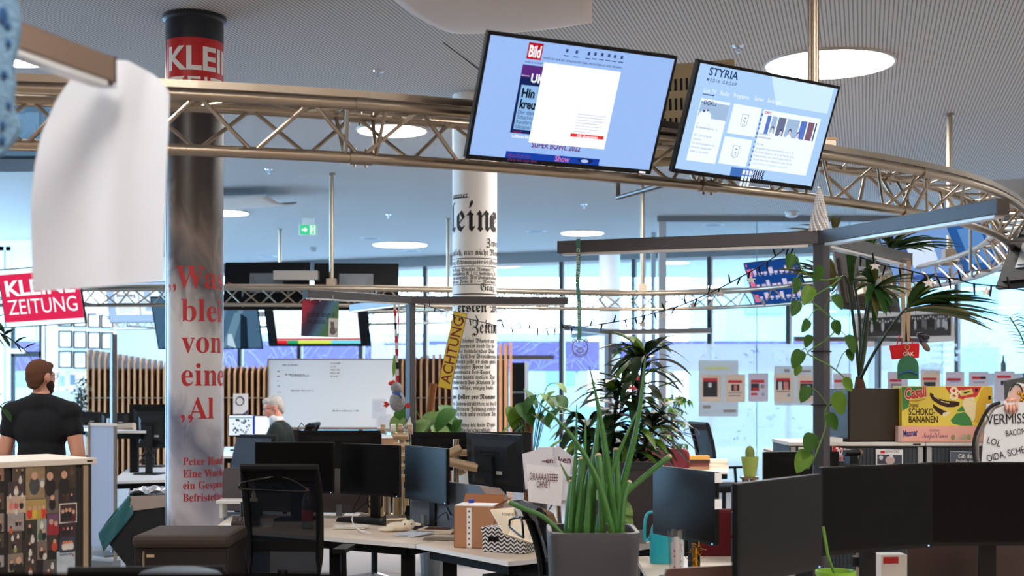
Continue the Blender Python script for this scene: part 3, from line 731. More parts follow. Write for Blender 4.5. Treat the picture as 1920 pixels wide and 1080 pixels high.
m.build('display', [em('s1', (158, 192, 248)), em('s2', (178, 203, 250)), em('s3', (186, 22, 40)), em('s4', (245, 248, 255), 1.1), em('s5', (52, 70, 120)), em('s6', (24, 38, 92)), em('s7', (92, 46, 128)), em('s8', (142, 188, 236)), em('s9', (12, 12, 20)), em('s10', (44, 34, 96)), em('s11', (252, 254, 255), 1.3), em('s12', (222, 230, 244), 1.2), em('s13', (176, 186, 214)), em('s14', (238, 58, 58)), em('s15', (112, 58, 118)), em('s16', (26, 66, 168)), em('s17', (200, 120, 190))], t)
MB().box(0.40, 0.43, -0.004, 0.0, -h / 2 + 0.004, -h / 2 + 0.01).build('power_light', em('led_white', (230, 245, 255), 2), t)
# right big screen: a media portal
t = screen('television', 'large tilted screen showing a pale blue media portal with white cards', 1.1655, 6.31, 2.878, 32.7, 20.6, 0.90, roll=-0.9, bz=0.014, arm=0.06)
z = lambda x, y: (1220 + x / 3.6, 80 + y / 3.6)
w, h = t['w'], t['h']; zb = -h / 2 + 0.02
m = MB(); m.rect(-w / 2 + 0.014, w / 2 - 0.014, zb, h / 2 - 0.014, -0.001)
m.mat(1); m.add([(w * 0.0, -0.0013, h / 2 - 0.014), (w * 0.08, -0.0013, 0.12), (w / 2 - 0.04, -0.0013, 0.12), (w / 2 - 0.04, -0.0013, h / 2 - 0.014)], [(0, 1, 2, 3)])
m.mat(2); x, zz = to_local(t, *z(388, 216)); xe, _ = to_local(t, *z(585, 252)); m.text('STYRIA', 0.05, x, zz, -0.002, 'l', 1, 0.018, width=xe - x)
x, zz = to_local(t, *z(376, 258)); xe, _ = to_local(t, *z(577, 290)); m.text('M E D I A   G R O U P', 0.0215, x, zz, -0.002, 'l', 1, 0.006, width=xe - x)
m.mat(3)
for s_, q, q2 in (('Live TV', (355, 333), (438, 345)), ('Radio', (467, 352), (525, 360)), ('Programm', (556, 367), (660, 380)), ('Serien', (697, 388), (757, 396)), ('Sendungen', (785, 402), (878, 414))):
    x, zz = to_local(t, *z(*q)); xe, _ = to_local(t, *z(*q2)); m.text(s_, 0.029, x, zz, -0.002, 'l', 1, width=xe - x)
m.mat(2); a = to_local(t, *z(350, 342)); b = to_local(t, *z(428, 354)); m.rect(a[0], b[0], a[1] - 0.004, a[1], -0.002)
m.mat(4)
c1 = box_px(m, t, z(340, 373), z(432, 818), -0.0016); c2 = box_px(m, t, z(562, 411), z(700, 637), -0.0016); c3 = box_px(m, t, z(500, 630), z(640, 838), -0.0016); c4 = box_px(m, t, z(765, 450), z(1045, 898), -0.0016)
m.mat(5); m.rect(c1[0] + 0.004, c1[1], c1[3] - 0.085, c1[3] - 0.012, -0.0018); m.mat(4); m.ell((c1[0] + 0.045, -0.0019, c1[3] - 0.088), (0.04, 0.0003, 0.04), 14, 6); m.mat(7); m.ell((c1[0] + 0.035, -0.002, c1[3] - 0.055), (0.01, 0.0002, 0.006), 8, 4); m.ell((c1[0] + 0.055, -0.002, c1[3] - 0.05), (0.006, 0.0002, 0.005), 8, 4)
m.mat(2); m.text('DOKU', 0.027, c1[0] + 0.022, c1[3] - 0.026, -0.0022, 'l', 0.95, 0.02); m.text('HEUTE', 0.008, c1[0] + 0.004, c1[3] - 0.02, -0.0022)
m.mat(6); m.text('Morgen um 20.15', 0.0125, c1[0] + 0.008, c1[3] - 0.118, -0.002, 'l', 0.9); m.mat(7); m.text('Die Heeresbergführer - 4.', 0.0145, c1[0] + 0.008, c1[3] - 0.135, -0.002, 'l', 0.85)
m.mat(6)
for i, s_ in enumerate(('E02 | Überschlag am', 'Gletscher', 'Die Heeresbergführer der', 'Deutschen Bundeswehr', 'zählen zu den besten')): m.text(s_, 0.0155, c1[0] + 0.008, c1[3] - 0.172 - 0.0185 * i, -0.002, 'l', 0.85)
for c in (c2, c3):
    cx, cz = (c[0] + c[1]) / 2, (c[2] + c[3]) / 2; sh = [(cx - 0.02, cz + 0.028), (cx + 0.02, cz + 0.028), (cx + 0.018, cz - 0.02), (cx, cz - 0.029), (cx - 0.018, cz - 0.02)]
    m.mat(7); m.tube([(p[0], -0.0016, p[1]) for p in sh], 0.0012, 4, closed=True); m.text('5', 0.05, cx, cz - 0.02, -0.002, 'c', 1, 0.004); m.mat(4); m.text('5', 0.056, cx, cz - 0.02, -0.0024, 'c', 1, -0.014)
m.mat(8)
random.seed(5)
for i in range(16): zz = c4[3] - 0.02 - i * 0.022; m.rect(c4[0] - 0.008 - random.uniform(0, 0.004), c4[0], zz - random.uniform(0.006, 0.014), zz, -0.002)
m.mat(9); m.text('ORF', 0.018, c4[0] + 0.008, c4[3] - 0.018, -0.0022, 'l', 1, 0.03); m.mat(2); m.text('1', 0.022, c4[0] + 0.045, c4[3] - 0.02, -0.0022, 'l', 1, 0.02)
for i, (a, b, c) in enumerate(((0.04, 0.07, 8), (0.08, 0.12, 5), (0.13, 0.19, 10), (0.2, 0.3, 5), (0.31, 0.36, 8), (0.37, 0.42, 11), (0.43, 0.44, 2))):
    m.mat(c); k = (c4[1] - c4[0]) / 0.46; m.rect(c4[0] + a * k, c4[0] + b * k, c4[3] - 0.115, c4[3] - 0.024, -0.0018)
for i, a in enumerate((0.1, 0.17, 0.24, 0.31)):
    k = (c4[1] - c4[0]) / 0.46; x = c4[0] + a * k; zz = c4[3] - 0.088 - (i % 2) * 0.008
    m.mat(7); m.ell((x, -0.002, zz + 0.006), (0.010, 0.0004, 0.013), 12, 6); m.mat(12); m.ell((x, -0.0024, zz), (0.007, 0.0004, 0.011), 12, 6); m.mat(4); m.ell((x, -0.0022, zz - 0.03), (0.018, 0.0004, 0.02), 12, 6)
m.mat(4); m.rect(c4[0] + 0.004, c4[1], c4[3] - 0.15, c4[3] - 0.112, -0.003)
m.mat(7); m.text('Heute um 20.15', 0.0125, c4[0] + 0.004, c4[3] - 0.118, -0.0034, 'l', 0.9); m.text('Vorstadtweiber', 0.0155, c4[0] + 0.004, c4[3] - 0.134, -0.0034, 'l', 0.85)
m.mat(6); m.text('S06 | E06', 0.0145, c4[0] + 0.006, c4[3] - 0.168, -0.0022, 'l', 0.85)
for i, s_ in enumerate(('Das Jugendamt klopft bei der verzweifelten Nico an. Sie', 'ihren Zustand realisiert sie, dass ihr der Weg alles andere', 'Backpack bescheren wird. Doch mit Jakob eröffnet sich', 'Optionen. Bonie findet in Amanda Dorf wieder nicht alle')): m.text(s_, 0.0155, c4[0] + 0.006, c4[3] - 0.187 - 0.018 * i, -0.0022, 'l', 0.72)
m.mat(5); m.text('scheinbar zweideutige und hoffnungslos wiederum auch', 0.0145, c4[0] + 0.006, c4[3] - 0.26, -0.0022, 'l', 0.72)
a = to_local(t, *z(545, 838)); b = to_local(t, *z(765, 868)); zt = a[1]; wq = (b[0] - a[0]) / 3
m.mat(13); m.rect(a[0], a[0] + wq, zb, zt, -0.0018); m.mat(8); m.rect(a[0] + wq, a[0] + 2 * wq, zb, zt, -0.0018); m.mat(4); m.rect(a[0] + 2 * wq, a[0] + 3 * wq, zb, zt, -0.0018)
m.mat(4)
for i in range(3):
    for j in range(3): m.rect(a[0] + wq + 0.006 + i * wq * 0.31, a[0] + wq + wq * 0.29 + i * wq * 0.31, zt - 0.006 - j * 0.028 - 0.022, zt - 0.006 - j * 0.028, -0.002)
m.mat(2)
for i in range(5):
    m.tube([(a[0] + 2 * wq + 0.01 + i * wq * 0.2 + 0.004 * math.sin(q * 1.4), -0.0018, zt - q * (zt - zb) / 12) for q in range(13)], 0.004, 4)
m.build('display', [em('t1', (176, 212, 252)), em('t2', (208, 236, 255), 1.05), em('t3', (22, 52, 110)), em('t4', (240, 250, 255), 1.1), em('t5', (236, 248, 255), 1.12), em('t6', (166, 192, 226)), em('t7', (140, 160, 196)), em('t8', (74, 86, 128)), em('t9', (92, 124, 206)), em('t10', (196, 52, 110)), em('t11', (110, 120, 150)), em('t12', (132, 98, 120)), em('t13', (226, 214, 226)), em('t14', (70, 116, 190))], t)

def px_screen(name, label, c, D, w, yaw, pit, disp, roll=0.0, asp=0.575, **kw):
    return screen(name, label, Xp(c[0], D), D, Zp(c[1], D), yaw, pit, w, roll=roll, asp=asp, display=disp, **kw)
# red newspaper-brand screen at the far left
t = screen('television', 'red lit screen with the white two-line newspaper title at the left edge', -5.68, 16.08, 2.706, -21.2, 10, 1.2, asp=0.6, roll=2)
w, h = t['w'], t['h']; m = MB(); m.rect(-w / 2 + 0.012, w / 2 - 0.012, -h / 2 + 0.012, h / 2 - 0.012, -0.001); m.mat(1); m.rect(-w / 2 + 0.012, w / 2 - 0.012, -h / 2 + 0.07, h / 2 - 0.07, -0.002)
m.mat(0); m.text('KLEINE', 0.26, 0, 0.03, -0.003, 'c', 1, 0.03, width=w * 0.86); m.text('ZEITUNG', 0.26, 0, -0.2, -0.003, 'c', 1, 0.0, width=w * 0.86)
m.build('display', [em('k1', (235, 250, 255), 1.15), em('k2', (228, 44, 88))], t)
# far screens on the second truss
t = px_screen('television', 'far screen with white cards on pale blue, half behind the hanging white sheet', (262, 567), 23.2, 1.26, -14, 14, None)
w, h = t['w'], t['h']; m = MB(); m.rect(-w / 2 + 0.012, w / 2 - 0.012, -h / 2 + 0.012, h / 2 - 0.012, -0.001); m.mat(1); m.rect(-w * 0.38, -0.02, -h * 0.3, h * 0.35, -0.002); m.rect(0.01, w * 0.3, 0.03, h * 0.35, -0.002); m.rect(0.01, w * 0.3, -h * 0.3, 0.0, -0.002)
m.mat(2); m.text('Bloomberg', 0.08, -w * 0.34, h * 0.14, -0.003, 'l', 1, 0.03, width=0.36); m.rect(w * 0.2, w * 0.36, -h / 2 + 0.02, -h * 0.36, -0.002); m.rect(w * 0.33, w * 0.345, -h * 0.3, h * 0.36, -0.003)
m.mat(0)
for i in range(8): m.rect(-w * 0.34, -w * 0.34 + random.uniform(0.2, 0.32), 0.06 - i * 0.035, 0.07 - i * 0.035, -0.003)
for c in (0.14, -0.1): m.rect(w * 0.08, w * 0.18, c - 0.05, c + 0.05, -0.003)
m.build('display', [em('t1', (176, 212, 252)), em('b2', (240, 252, 255), 1.15), em('b3', (50, 70, 130))], t)
t = px_screen('television', 'far screen with a dark blue motion photo, right of the red column', (388, 606), 22.6, 1.83, -4, 26, None, asp=0.53)
w, h = t['w'], t['h']; m = MB(); m.rect(-w / 2 + 0.02, w / 2 - 0.02, -h / 2 + 0.02, h / 2 - 0.02, -0.001)
m.mat(1)
for a, b, c in ((0.05, 0.3, 0.05), (0.2, 0.5, -0.1), (-0.3, 0.2, 0.15), (0.3, 0.62, 0.1)): m.add([(a, -0.002, -h / 2 + 0.02), (a + 0.06, -0.002, -h / 2 + 0.02), (b + 0.1, -0.002, h * 0.3 + c), (b, -0.002, h * 0.3 + c)], [(0, 1, 2, 3)])
m.mat(2); m.add([(0.52, -0.003, -h / 2 + 0.02), (0.66, -0.003, -h / 2 + 0.02), (0.7, -0.003, 0.1), (0.6, -0.003, 0.18)], [(0, 1, 2, 3)]); m.mat(3); m.add([(0.3, -0.003, -h * 0.42), (0.45, -0.003, -h / 2 + 0.02), (0.4, -0.003, -h * 0.2), (0.33, -0.003, -h * 0.22)], [(0, 1, 2, 3)])
m.build('display', [em('p1', (72, 106, 134)), em('p2', (104, 140, 164)), em('p3', (24, 40, 56)), em('p4', (186, 214, 232))], t)
t = px_screen('television', 'far screen with a white calendar table and a coloured bottom bar', (594, 601), 22.1, 1.74, -5, 28, None, asp=0.55)
w, h = t['w'], t['h']; m = MB(); x0, x1 = -w * 0.41, w * 0.40; m.rect(x0, x1, -h / 2 + 0.05, h / 2 - 0.02, -0.001)
m.mat(1); m.rect(x0, x1, -h / 2 + 0.12, -h / 2 + 0.15, -0.002)
for a, b, c in ((0, 0.12, 1), (0.12, 0.25, 2), (0.25, 0.65, 3), (0.65, 1, 4)): m.mat(c); m.rect(x0 + (x1 - x0) * a, x0 + (x1 - x0) * b, -h / 2 + 0.05, -h / 2 + 0.115, -0.002)
m.mat(5)
for r_ in range(10):
    for c in range(24):
        if random.random() < 0.55: m.rect(x0 + 0.04 + c * 0.056, x0 + 0.06 + c * 0.056, h / 2 - 0.06 - r_ * 0.07, h / 2 - 0.05 - r_ * 0.07, -0.002)
m.build('display', [em('c1', (244, 254, 255), 1.15), em('c2', (222, 40, 54)), em('c3', (40, 170, 110)), em('c4', (214, 236, 90)), em('c5', (120, 224, 240)), em('c6', (150, 180, 196))], t)
# screens on the ring seen from the front
t = screen('television', 'small screen with rows of pictures on dark blue, left of the climbing plant', 3.293, 16.685, 2.92, -60.3, 20, 1.0)
w, h = t['w'], t['h']; m = MB(); m.rect(-w / 2 + 0.01, w / 2 - 0.01, -h / 2 + 0.012, h / 2 - 0.01, -0.001); m.mat(1)
for r_ in range(3):
    for c in range(8): m.rect(-0.36 + c * 0.1, -0.36 + c * 0.1 + 0.06 + 0.02 * (c % 2), 0.12 - r_ * 0.16, 0.15 - r_ * 0.16 + 0.05 * ((c + r_) % 3 == 0), -0.002)
    m.mat(2); m.rect(-0.47, -0.38, 0.10 - r_ * 0.17, 0.2 - r_ * 0.17, -0.002); m.mat(3)
    for c in range(8): m.rect(-0.36 + c * 0.1, -0.32 + c * 0.1, 0.1 - r_ * 0.16, 0.112 - r_ * 0.16, -0.002)
    m.mat(1)
m.mat(2); m.rect(-0.47, -0.44, 0.235, 0.265, -0.002)
m.build('display', [em('q1', (24, 66, 136)), em('q2', (206, 196, 224)), em('q3', (222, 110, 150)), em('q4', (170, 196, 232))], t)
t = screen('television', 'blue screen with a white window hanging inside the right bend of the truss', Xp(1728, 13.6), 13.6, Zp(480, 13.6), -62, 26, 0.98)
w, h = t['w'], t['h']; m = MB(); m.rect(-w / 2 + 0.01, w / 2 - 0.01, -h / 2 + 0.012, h / 2 - 0.01, -0.001); m.mat(1); m.rect(-0.16, 0.2, -0.12, 0.16, -0.002); m.mat(2); m.rect(0.04, 0.17, -0.1, -0.07, -0.003); m.mat(3); m.rect(-0.26, 0.26, -0.26, -0.2, -0.002); m.rect(-0.3, -0.17, -0.1, 0.12, -0.0015)
m.build('display', [em('r1', (120, 158, 216)), em('r2', (214, 230, 252), 1.0), em('r3', (196, 44, 74)), em('r4', (64, 96, 170))], t)
t = screen('television', 'steeply angled blue screen against the right bend of the truss ring', Xp(1836, 12.0), 12.0, Zp(452, 12.0), -82, 24, 0.95)
w, h = t['w'], t['h']; m = MB(); m.rect(-w / 2 + 0.01, w / 2 - 0.01, -h / 2 + 0.012, h / 2 - 0.01, -0.001); m.mat(1); m.rect(-0.3, 0.1, -0.2, 0.15, -0.002); m.mat(2); m.rect(0.16, 0.3, -0.22, 0.22, -0.002)
m.build('display', [em('u1', (44, 92, 160)), em('u2', (92, 140, 200)), em('u3', (160, 196, 232))], t)
# screens seen from behind
def back_screen(label, c, D, w, yaw, pit, boxy=False, mb=None, asp=0.575, mount=True):
    t = thing('television', label, 'screen', W(c[0], c[1], D), R(yaw), None, rx=R(pit)); h = w * asp
    m = MB(); m.plate(rrect(-w / 2, w / 2, -h / 2, h / 2, 0.01, 2), 0.0, 0.03); m.plate(rrect(-w * 0.44, w * 0.44, -h * 0.42, h * 0.38, 0.03, 2), -0.03, 0.0)
    m.build('housing', mb or BLACK, t)
    if mount: m = MB(); m.box(-0.22, 0.22, -0.04, -0.03, -0.1, 0.16); m.build('mounting_plate', pm('mount_grey', (126, 130, 136), rough=0.4, metal=0.5), t)
    for s_ in (-1, 1) if mount else ():
        m = MB(); m.add([(s_ * 0.17, -0.045, 0.13), (s_ * 0.05, -0.045, -0.08), (s_ * 0.2, -0.045, -0.08), (s_ * 0.22, -0.045, 0.1)], [(0, 1, 2, 3)])
        m.build('bracket', pm('bracket_steel', (120, 122, 124), rough=0.4, metal=0.6), t, mods=[('SOLIDIFY', {'thickness': 0.01, 'offset': 0})])
    MB().rect(-w / 2 + 0.012, w / 2 - 0.012, -h / 2 + 0.012, h / 2 - 0.012, 0).build('display', SCREEN, t).location = (0, 0.0312, 0)
    return t, w, h
t, w, h = back_screen('black screen back above the far ring truss, right of the red column', (500, 536), 17.35, 1.12, -2, -14)
m = MB()
m.tube(catenary((-0.5, -0.06, 0.03), (0.1, -0.06, -0.02), 0.05), 0.006, 6); m.build('cable', pm('red_cable', (170, 30, 44)), t)
t, w, h = back_screen('black screen back above the far ring truss, right of the pale hanging rod', (668, 537), 17.4, 1.1, 3, -14)
t = thing('media_player', 'flat silver media box standing on the far ring truss between the screen backs', 'media player', W(556, 517, 17.0))
MB().box(-0.28, 0.28, -0.1, 0.1, -0.06, 0.06).build('case', pm('silver_box', (176, 174, 170), rough=0.35, metal=0.6), t, bev=0.006)
MB().tube([(0.29, 0, 0.02), (0.36, 0, 0.0), (0.42, 0, -0.03), (0.4, 0.02, 0.03), (0.34, 0.02, 0.05)], 0.006, 6).build('cable', BLACK, t)
t, w, h = back_screen('dark screen back with two pale brackets behind the climbing plant', (1628, 528), 15.6, 1.2, 42, -10, mb=pm('warm_black', (44, 38, 34), rough=0.5))
MB().box(-0.45, 0.45, -0.2, -0.08, -0.2, -0.1).build('shelf', pm('warm_plate', (206, 196, 178), rough=0.4), t)
t, w, h = back_screen('beige vented screen back between the two big screens', (1268, 215), 7.0, 0.62, -20, 4, mb=pm('warm_lit_back', (146, 130, 100), rough=0.45), asp=0.85, mount=False)  # dark grey plastic, the warm light on it put into its colour
m = MB()
for r_ in range(3):
    for c in range(16): m.box(-0.24 + c * 0.03, -0.228 + c * 0.03, -0.034, -0.029, 0.12 - r_ * 0.1, 0.18 - r_ * 0.1)
m.build('vent', BLACKM, t)
t, w, h = back_screen('black screen back under the right end of the truss bend', (1962, 478), 9.3, 0.8, -68, -24, mb=pm('warm_black2', (14, 13, 13), rough=0.6, spec=0.2))
t, w, h = back_screen('flat beige screen back above the truss at the right edge', (1888, 372), 11.6, 0.45, -20, -6, mb=pm('beige_panel', (214, 190, 150), rough=0.5), asp=0.5)
t = thing('cable_box', 'small upright metal clamp box on the truss right of the right big screen', 'clamp', W(1556, 274, 7.25))
MB().box(-0.028, 0.028, -0.03, 0.03, -0.06, 0.045).build('body', ALUD, t, bev=0.003); MB().box(-0.032, 0.032, -0.034, 0.034, 0.028, 0.04).build('cap', pm('bronze_cap', (150, 120, 90), metal=0.8, rough=0.4), t)
# hangers that tie each far screen to its truss
def hang(t, chord_pts, zc, n=1):
    M = root_mat(t); Mi = M.inverted(); w_ = 0.3
    for s_ in (-w_, w_):
        m = MB()
        p = M @ Vector((s_, 0.09 if 'h' in t.keys() else -0.06, 0.0))
        q = min(chord_pts, key=lambda c: (c.x - p.x) ** 2 + (c.y - p.y) ** 2)
        a = Mi @ p; b = Mi @ Vector((q.x, q.y, zc)); mid = Mi @ Vector((p.x, p.y, zc)) if abs(p.z - zc) > 0.05 else a
        m.tube([a, mid, b] if (mid - a).length > 0.03 else [a, b], 0.014, 8)
        m.build('hanger', pm('bracket_steel', (120, 122, 124), rough=0.4, metal=0.6), t)
for o in [o for o in COL.objects if o.parent is None and o.name.startswith('television')]:
    if o.location.y > 20: hang(o, PTB, ZB)
    elif o.location.y > 7.5 or 'beige vented' in o['label']: hang(o, PTA, ZB)
# ------------------------------------------------------------------ three-armed light stands
STRIP = pm('stand_strip', (214, 214, 214), rough=0.3, metal=0.4)
def stand(label, p, top, tips, w=0.06, hgt=0.062, name='light_stand', rz=0.78, mat_=ANTH):
    t = thing(name, label, 'stand', (p[0], p[1], 0), rz, None)
    MB().box(-w / 2, w / 2, -w / 2, w / 2, 0.012, top).build('post', mat_, t, bev=0.004)
    MB().box(-0.2, 0.2, -0.2, 0.2, 0, 0.012).build('base_plate', mat_, t)
    for q in tips:
        a = Vector((p[0], p[1], top - hgt / 2)); b = Vector((q[0], q[1], top - hgt / 2)); d = (b - a).normalized()
        o = MB(t).bar(a, b, w, hgt).build('arm', mat_, t, bev=0.003)
        MB(t).bar(a + d * 0.06 - Vector((0, 0, hgt / 2 + 0.006)), b - d * 0.02 - Vector((0, 0, hgt / 2 + 0.006)), w * 0.8, 0.012).build('light_strip', STRIP, o)
        MB(t).bar(b, b + d * 0.004, w * 1.02, hgt * 1.04).build('end_cap', pm('cap_brown', (48, 42, 38), rough=0.4), o)
    return t
S1 = (1.485, 6.4); S2 = (-0.86, 11.3)
stand('dark metal post with three arms carrying the glass tree, wrapped by a climbing plant', S1, 2.40, [(0.247, 6.87), (1.936, 5.26), (2.23, 7.53)])
stand('dark metal post with three arms left of the yellow sign', S2, 2.40, [(-1.62, 10.46), (0.47, 11.4), (-1.495, 12.5)], w=0.062)
stand('dark metal stand with arms behind the hanging medal, in front of the purple hoarding', (1.3, 18.0), 2.38, [(0.68, 16.5), (2.62, 17.5), (0.9, 19.4)], w=0.07)
stand('slim dark post standing beside the white frosted desk screen at the left', (Xp(213, 13.0), 13.0), Zp(627, 13.0), [], w=0.05)
stand('dark stand with arms in front of the glass partition behind the palm', (Xp(1646, 19.6), 19.6), 2.33, [(Xp(1490, 19.4), 19.4), (Xp(1736, 20.2), 20.2)], w=0.07)
stand('dark stand whose thin arm reaches out right of the newspaper column', (Xp(903, 21.4), 21.4), 2.10, [(Xp(1038, 21.5), 21.5)], w=0.06)
stand('near light stand whose arm tip enters at the upper left and carries the white sheet', (-1.32, 1.74), 2.40, [(-0.905, 2.97), (-2.4, 1.3), (-0.4, 0.9)], w=0.05, hgt=0.055, mat_=pm('warm_lit_metal', (122, 100, 84), rough=0.35, metal=0.5))  # stand metal with the warm light put into its colour
m = MB(); 
# white sheet
t = thing('hanging_sheet', 'blurred blank white sheet draped from the near arm at the upper left', 'sheet', W(190, 130, 2.93))
def poly(ps, v):
    L = [0]
    for a, b in zip(ps, ps[1:]): L.append(L[-1] + math.hypot(b[0] - a[0], b[1] - a[1]))
    s_ = v * L[-1]
    for i in range(len(ps) - 1):
        if s_ <= L[i + 1] or i == len(ps) - 2:
            k = (s_ - L[i]) / (L[i + 1] - L[i]); return (ps[i][0] + (ps[i + 1][0] - ps[i][0]) * k, ps[i][1] + (ps[i + 1][1] - ps[i][1]) * k)
lf = [(136, 142), (104, 190), (78, 250), (65, 310), (58, 380), (58, 460), (62, 546)]; rt = [(318, 178), (316, 240), (312, 320), (309, 400), (307, 470), (306, 526)]
tp = [(136, 142), (165, 121), (200, 112), (240, 113), (290, 141), (312, 162), (318, 178)]; bt = [(62, 546), (150, 541), (230, 534), (306, 526)]
def fn(u, v):
    L, R_, T, B = poly(lf, v), poly(rt, v), poly(tp, u), poly(bt, u)
    f = lambda i: (1 - u) * L[i] + u * R_[i] + (1 - v) * T[i] + v * B[i] - ((1 - u) * (1 - v) * lf[0][i] + u * (1 - v) * rt[0][i] + (1 - u) * v * lf[-1][i] + u * v * rt[-1][i])
    D = 3.0 + 0.03 * math.exp(-((u - 0.52 - 0.1 * v) / 0.13) ** 2) * (1 - 0.4 * v) + 0.09 * max(0, u - 0.72) * (1.3 - v) + 0.04 * (1 - v) ** 4 + 0.015 * math.sin(5 * u + 2 * v)
    return W(f(0), f(1), D)
MB(t).grid(fn, 30, 40).build('sheet', film('sheet_cloth', (240, 242, 246), 1.0, glow=0.35), t, smooth=2)
MB(t).box(-0.925, -0.885, 2.96, 2.985, 2.335, 2.36).build('clip', CHROME, t)
# blue crochet
t = thing('crochet_hanging', 'blurred blue crocheted hanging with scalloped edge at the upper left corner', 'hanging', W(-10, 100, 2.45))
ed = [(-90, -60), (28, -60), (30, 0), (36, 30), (37, 55), (33, 80), (27, 110), (25, 140), (27, 160), (24, 185), (24, 205), (34, 222), (37, 240), (30, 258), (18, 272), (8, 286), (-10, 296), (-90, 296)]
m = MB(t); pts = [W(x, y, 2.45) for x, y in ed]
m.add([(p.x, 2.44, p.z) for p in pts] + [(p.x, 2.46, p.z) for p in pts], [tuple(range(len(pts))), tuple(range(2 * len(pts) - 1, len(pts) - 1, -1))] + [(i, i + len(pts), (i + 1) % len(pts) + len(pts), (i + 1) % len(pts)) for i in range(len(pts))])
m.build('knitting', pm('blue_yarn', (120, 158, 190), rough=0.95, bump=1.0, bscale=120, var=0.2, vscale=40), t)
for x, y, a, b in ((6, 30, 9, 18), (14, 48, 7, 9), (16, 82, 6, 9), (8, 140, 7, 9), (16, 198, 5, 8), (5, 236, 6, 10), (4, 264, 7, 9), (-14, 90, 9, 12), (-18, 190, 9, 12)):
    p = W(x, y, 2.44); MB(t).ell((p.x, 2.44, p.z), (a * 2.45 / F, 0.006, b * 2.45 / F), 14, 8).build('dark_hole', pm('hole_navy', (44, 84, 130), rough=0.95), t)  # dark colour stands in for the depth of the crochet's holes
MB(t).tube([W(-10, -58, 2.45), Vector((W(-10, 0, 2.45).x, 2.45, HCEIL))], 0.003, 5).build('thread', INKB, t)
# glass tree
t = thing('glass_tree', 'white crystal cone tree ornament standing on the hub of the three-armed post', 'ornament', (S1[0] - 0.01, S1[1], 2.402))
prof = []
m = MB(); nr = 17
for i in range(nr):
    z = 0.205 * i / nr; r_ = 0.04 * (1 - i / nr) ** 0.9 + 0.003
    for k in range(12):
        a = 2 * math.pi * k / 12 + i * 0.4; p = Vector((r_ * math.cos(a), r_ * math.sin(a), z + 0.004)); q = Vector((1.12 * r_ * math.cos(a), 1.12 * r_ * math.sin(a), z - 0.0))
        m.ell(q, (0.006, 0.006, 0.0075), 6, 4)
m.lathe([(0.038, 0), (0.003, 0.205)], seg=16)
m.build('crystal_cone', pm('crystal', (244, 240, 238), rough=0.15, trans=0.35, spec=0.7), t)
MB().ell((0, 0, 0.212), (0.006, 0.006, 0.012), 8, 6).build('tip', CHROME, t)
# yellow sign
t = thing('warning_sign', 'yellow sign with the red upright word hanging tilted before the newspaper column', 'sign', W(848, 657, 11.32), 0.05, ry=R(12.2))
k = 11.32 / F; hw, hh = 13 * k, 73 * k
MB().box(-hw, hw, 0, 0.006, -hh, hh).build('plate', pm('sign_yellow', (236, 206, 70), rough=0.45), t, bev=0.002)
m = MB()
b_ = 0.004
m.rect(-hw, hw, hh - b_, hh, -0.001); m.rect(-hw, hw, -hh, -hh + b_, -0.001); m.rect(-hw, -hw + b_, -hh, hh, -0.001); m.rect(hw - b_, hw, -hh, hh, -0.001); m.build('border', pm('sign_maroon', (130, 40, 44)), t)
m = MB(); m.text('ACHTUNG', 0.122, hw * 0.68, -hh + 0.045, -0.0015, 'l', rot=R(90), bold=0.01, width=(2 * hh - 0.09)); m.build('lettering', pm('sign_maroon', (130, 40, 44)), t)
MB(t).tube([W(855, 585, 11.34), W(847, 560, 11.36)], 0.002, 5).build('thread', INKB, t)
# gradient sign
def gradient():
    m = bpy.data.materials.new('rainbow_print'); m.use_nodes = True; n, l = m.node_tree.nodes, m.node_tree.links; b = n['Principled BSDF']
    tc = n.new('ShaderNodeTexCoord'); sp = n.new('ShaderNodeSeparateXYZ'); l.new(tc.outputs['Object'], sp.inputs[0])
    a = n.new('ShaderNodeMath'); a.operation = 'MULTIPLY_ADD'; a.inputs[1].default_value = -0.55; l.new(sp.outputs[2], a.inputs[0]); l.new(sp.outputs[0], a.inputs[2])
    d = n.new('ShaderNodeMapRange'); d.inputs[1].default_value = -0.21; d.inputs[2].default_value = 0.23; l.new(a.outputs[0], d.inputs[0])
    r_ = n.new('ShaderNodeValToRGB'); l.new(d.outputs[0], r_.inputs[0]); e = r_.color_ramp.elements
    st = [(0, (200, 44, 70)), (0.14, (190, 40, 70)), (0.28, (60, 44, 80)), (0.42, (44, 50, 84)), (0.56, (84, 134, 170)), (0.68, (84, 138, 96)), (0.86, (110, 140, 70)), (0.95, (190, 150, 50)), (1, (190, 40, 50))]
    e[0].color = lin(st[0][1]) + (1,); e[1].color = lin(st[-1][1]) + (1,)
    for p, c in st[1:-1]: k = e.new(p); k.color = lin(c) + (1,)
    l.new(r_.outputs[0], b.inputs['Base Color']); return m
D = 10.55; k = D / F
t = thing('printed_sign', 'square rainbow printed sign with a cat picture hanging from the left stand arm', 'sign', W(600, 597, D), -0.1, ry=R(2))
MB().box(-35 * k, 35 * k, 0, 0.004, -34 * k, 34 * k).build('board', gradient(), t)
m = MB(); m.text('graphic design is', 0.06, -25 * k, 3 * k, -0.001, 'l', 0.8, width=53 * k); m.text('my passion.', 0.06, -25 * k, -10 * k, -0.001, 'l', 0.8, width=37 * k); m.build('lettering', INKB, t)
MB().rect(17 * k, 34.5 * k, -33.5 * k, 1 * k, -0.0015).build('picture', PAPER, t)
m = MB(); gx_ = 25 * k
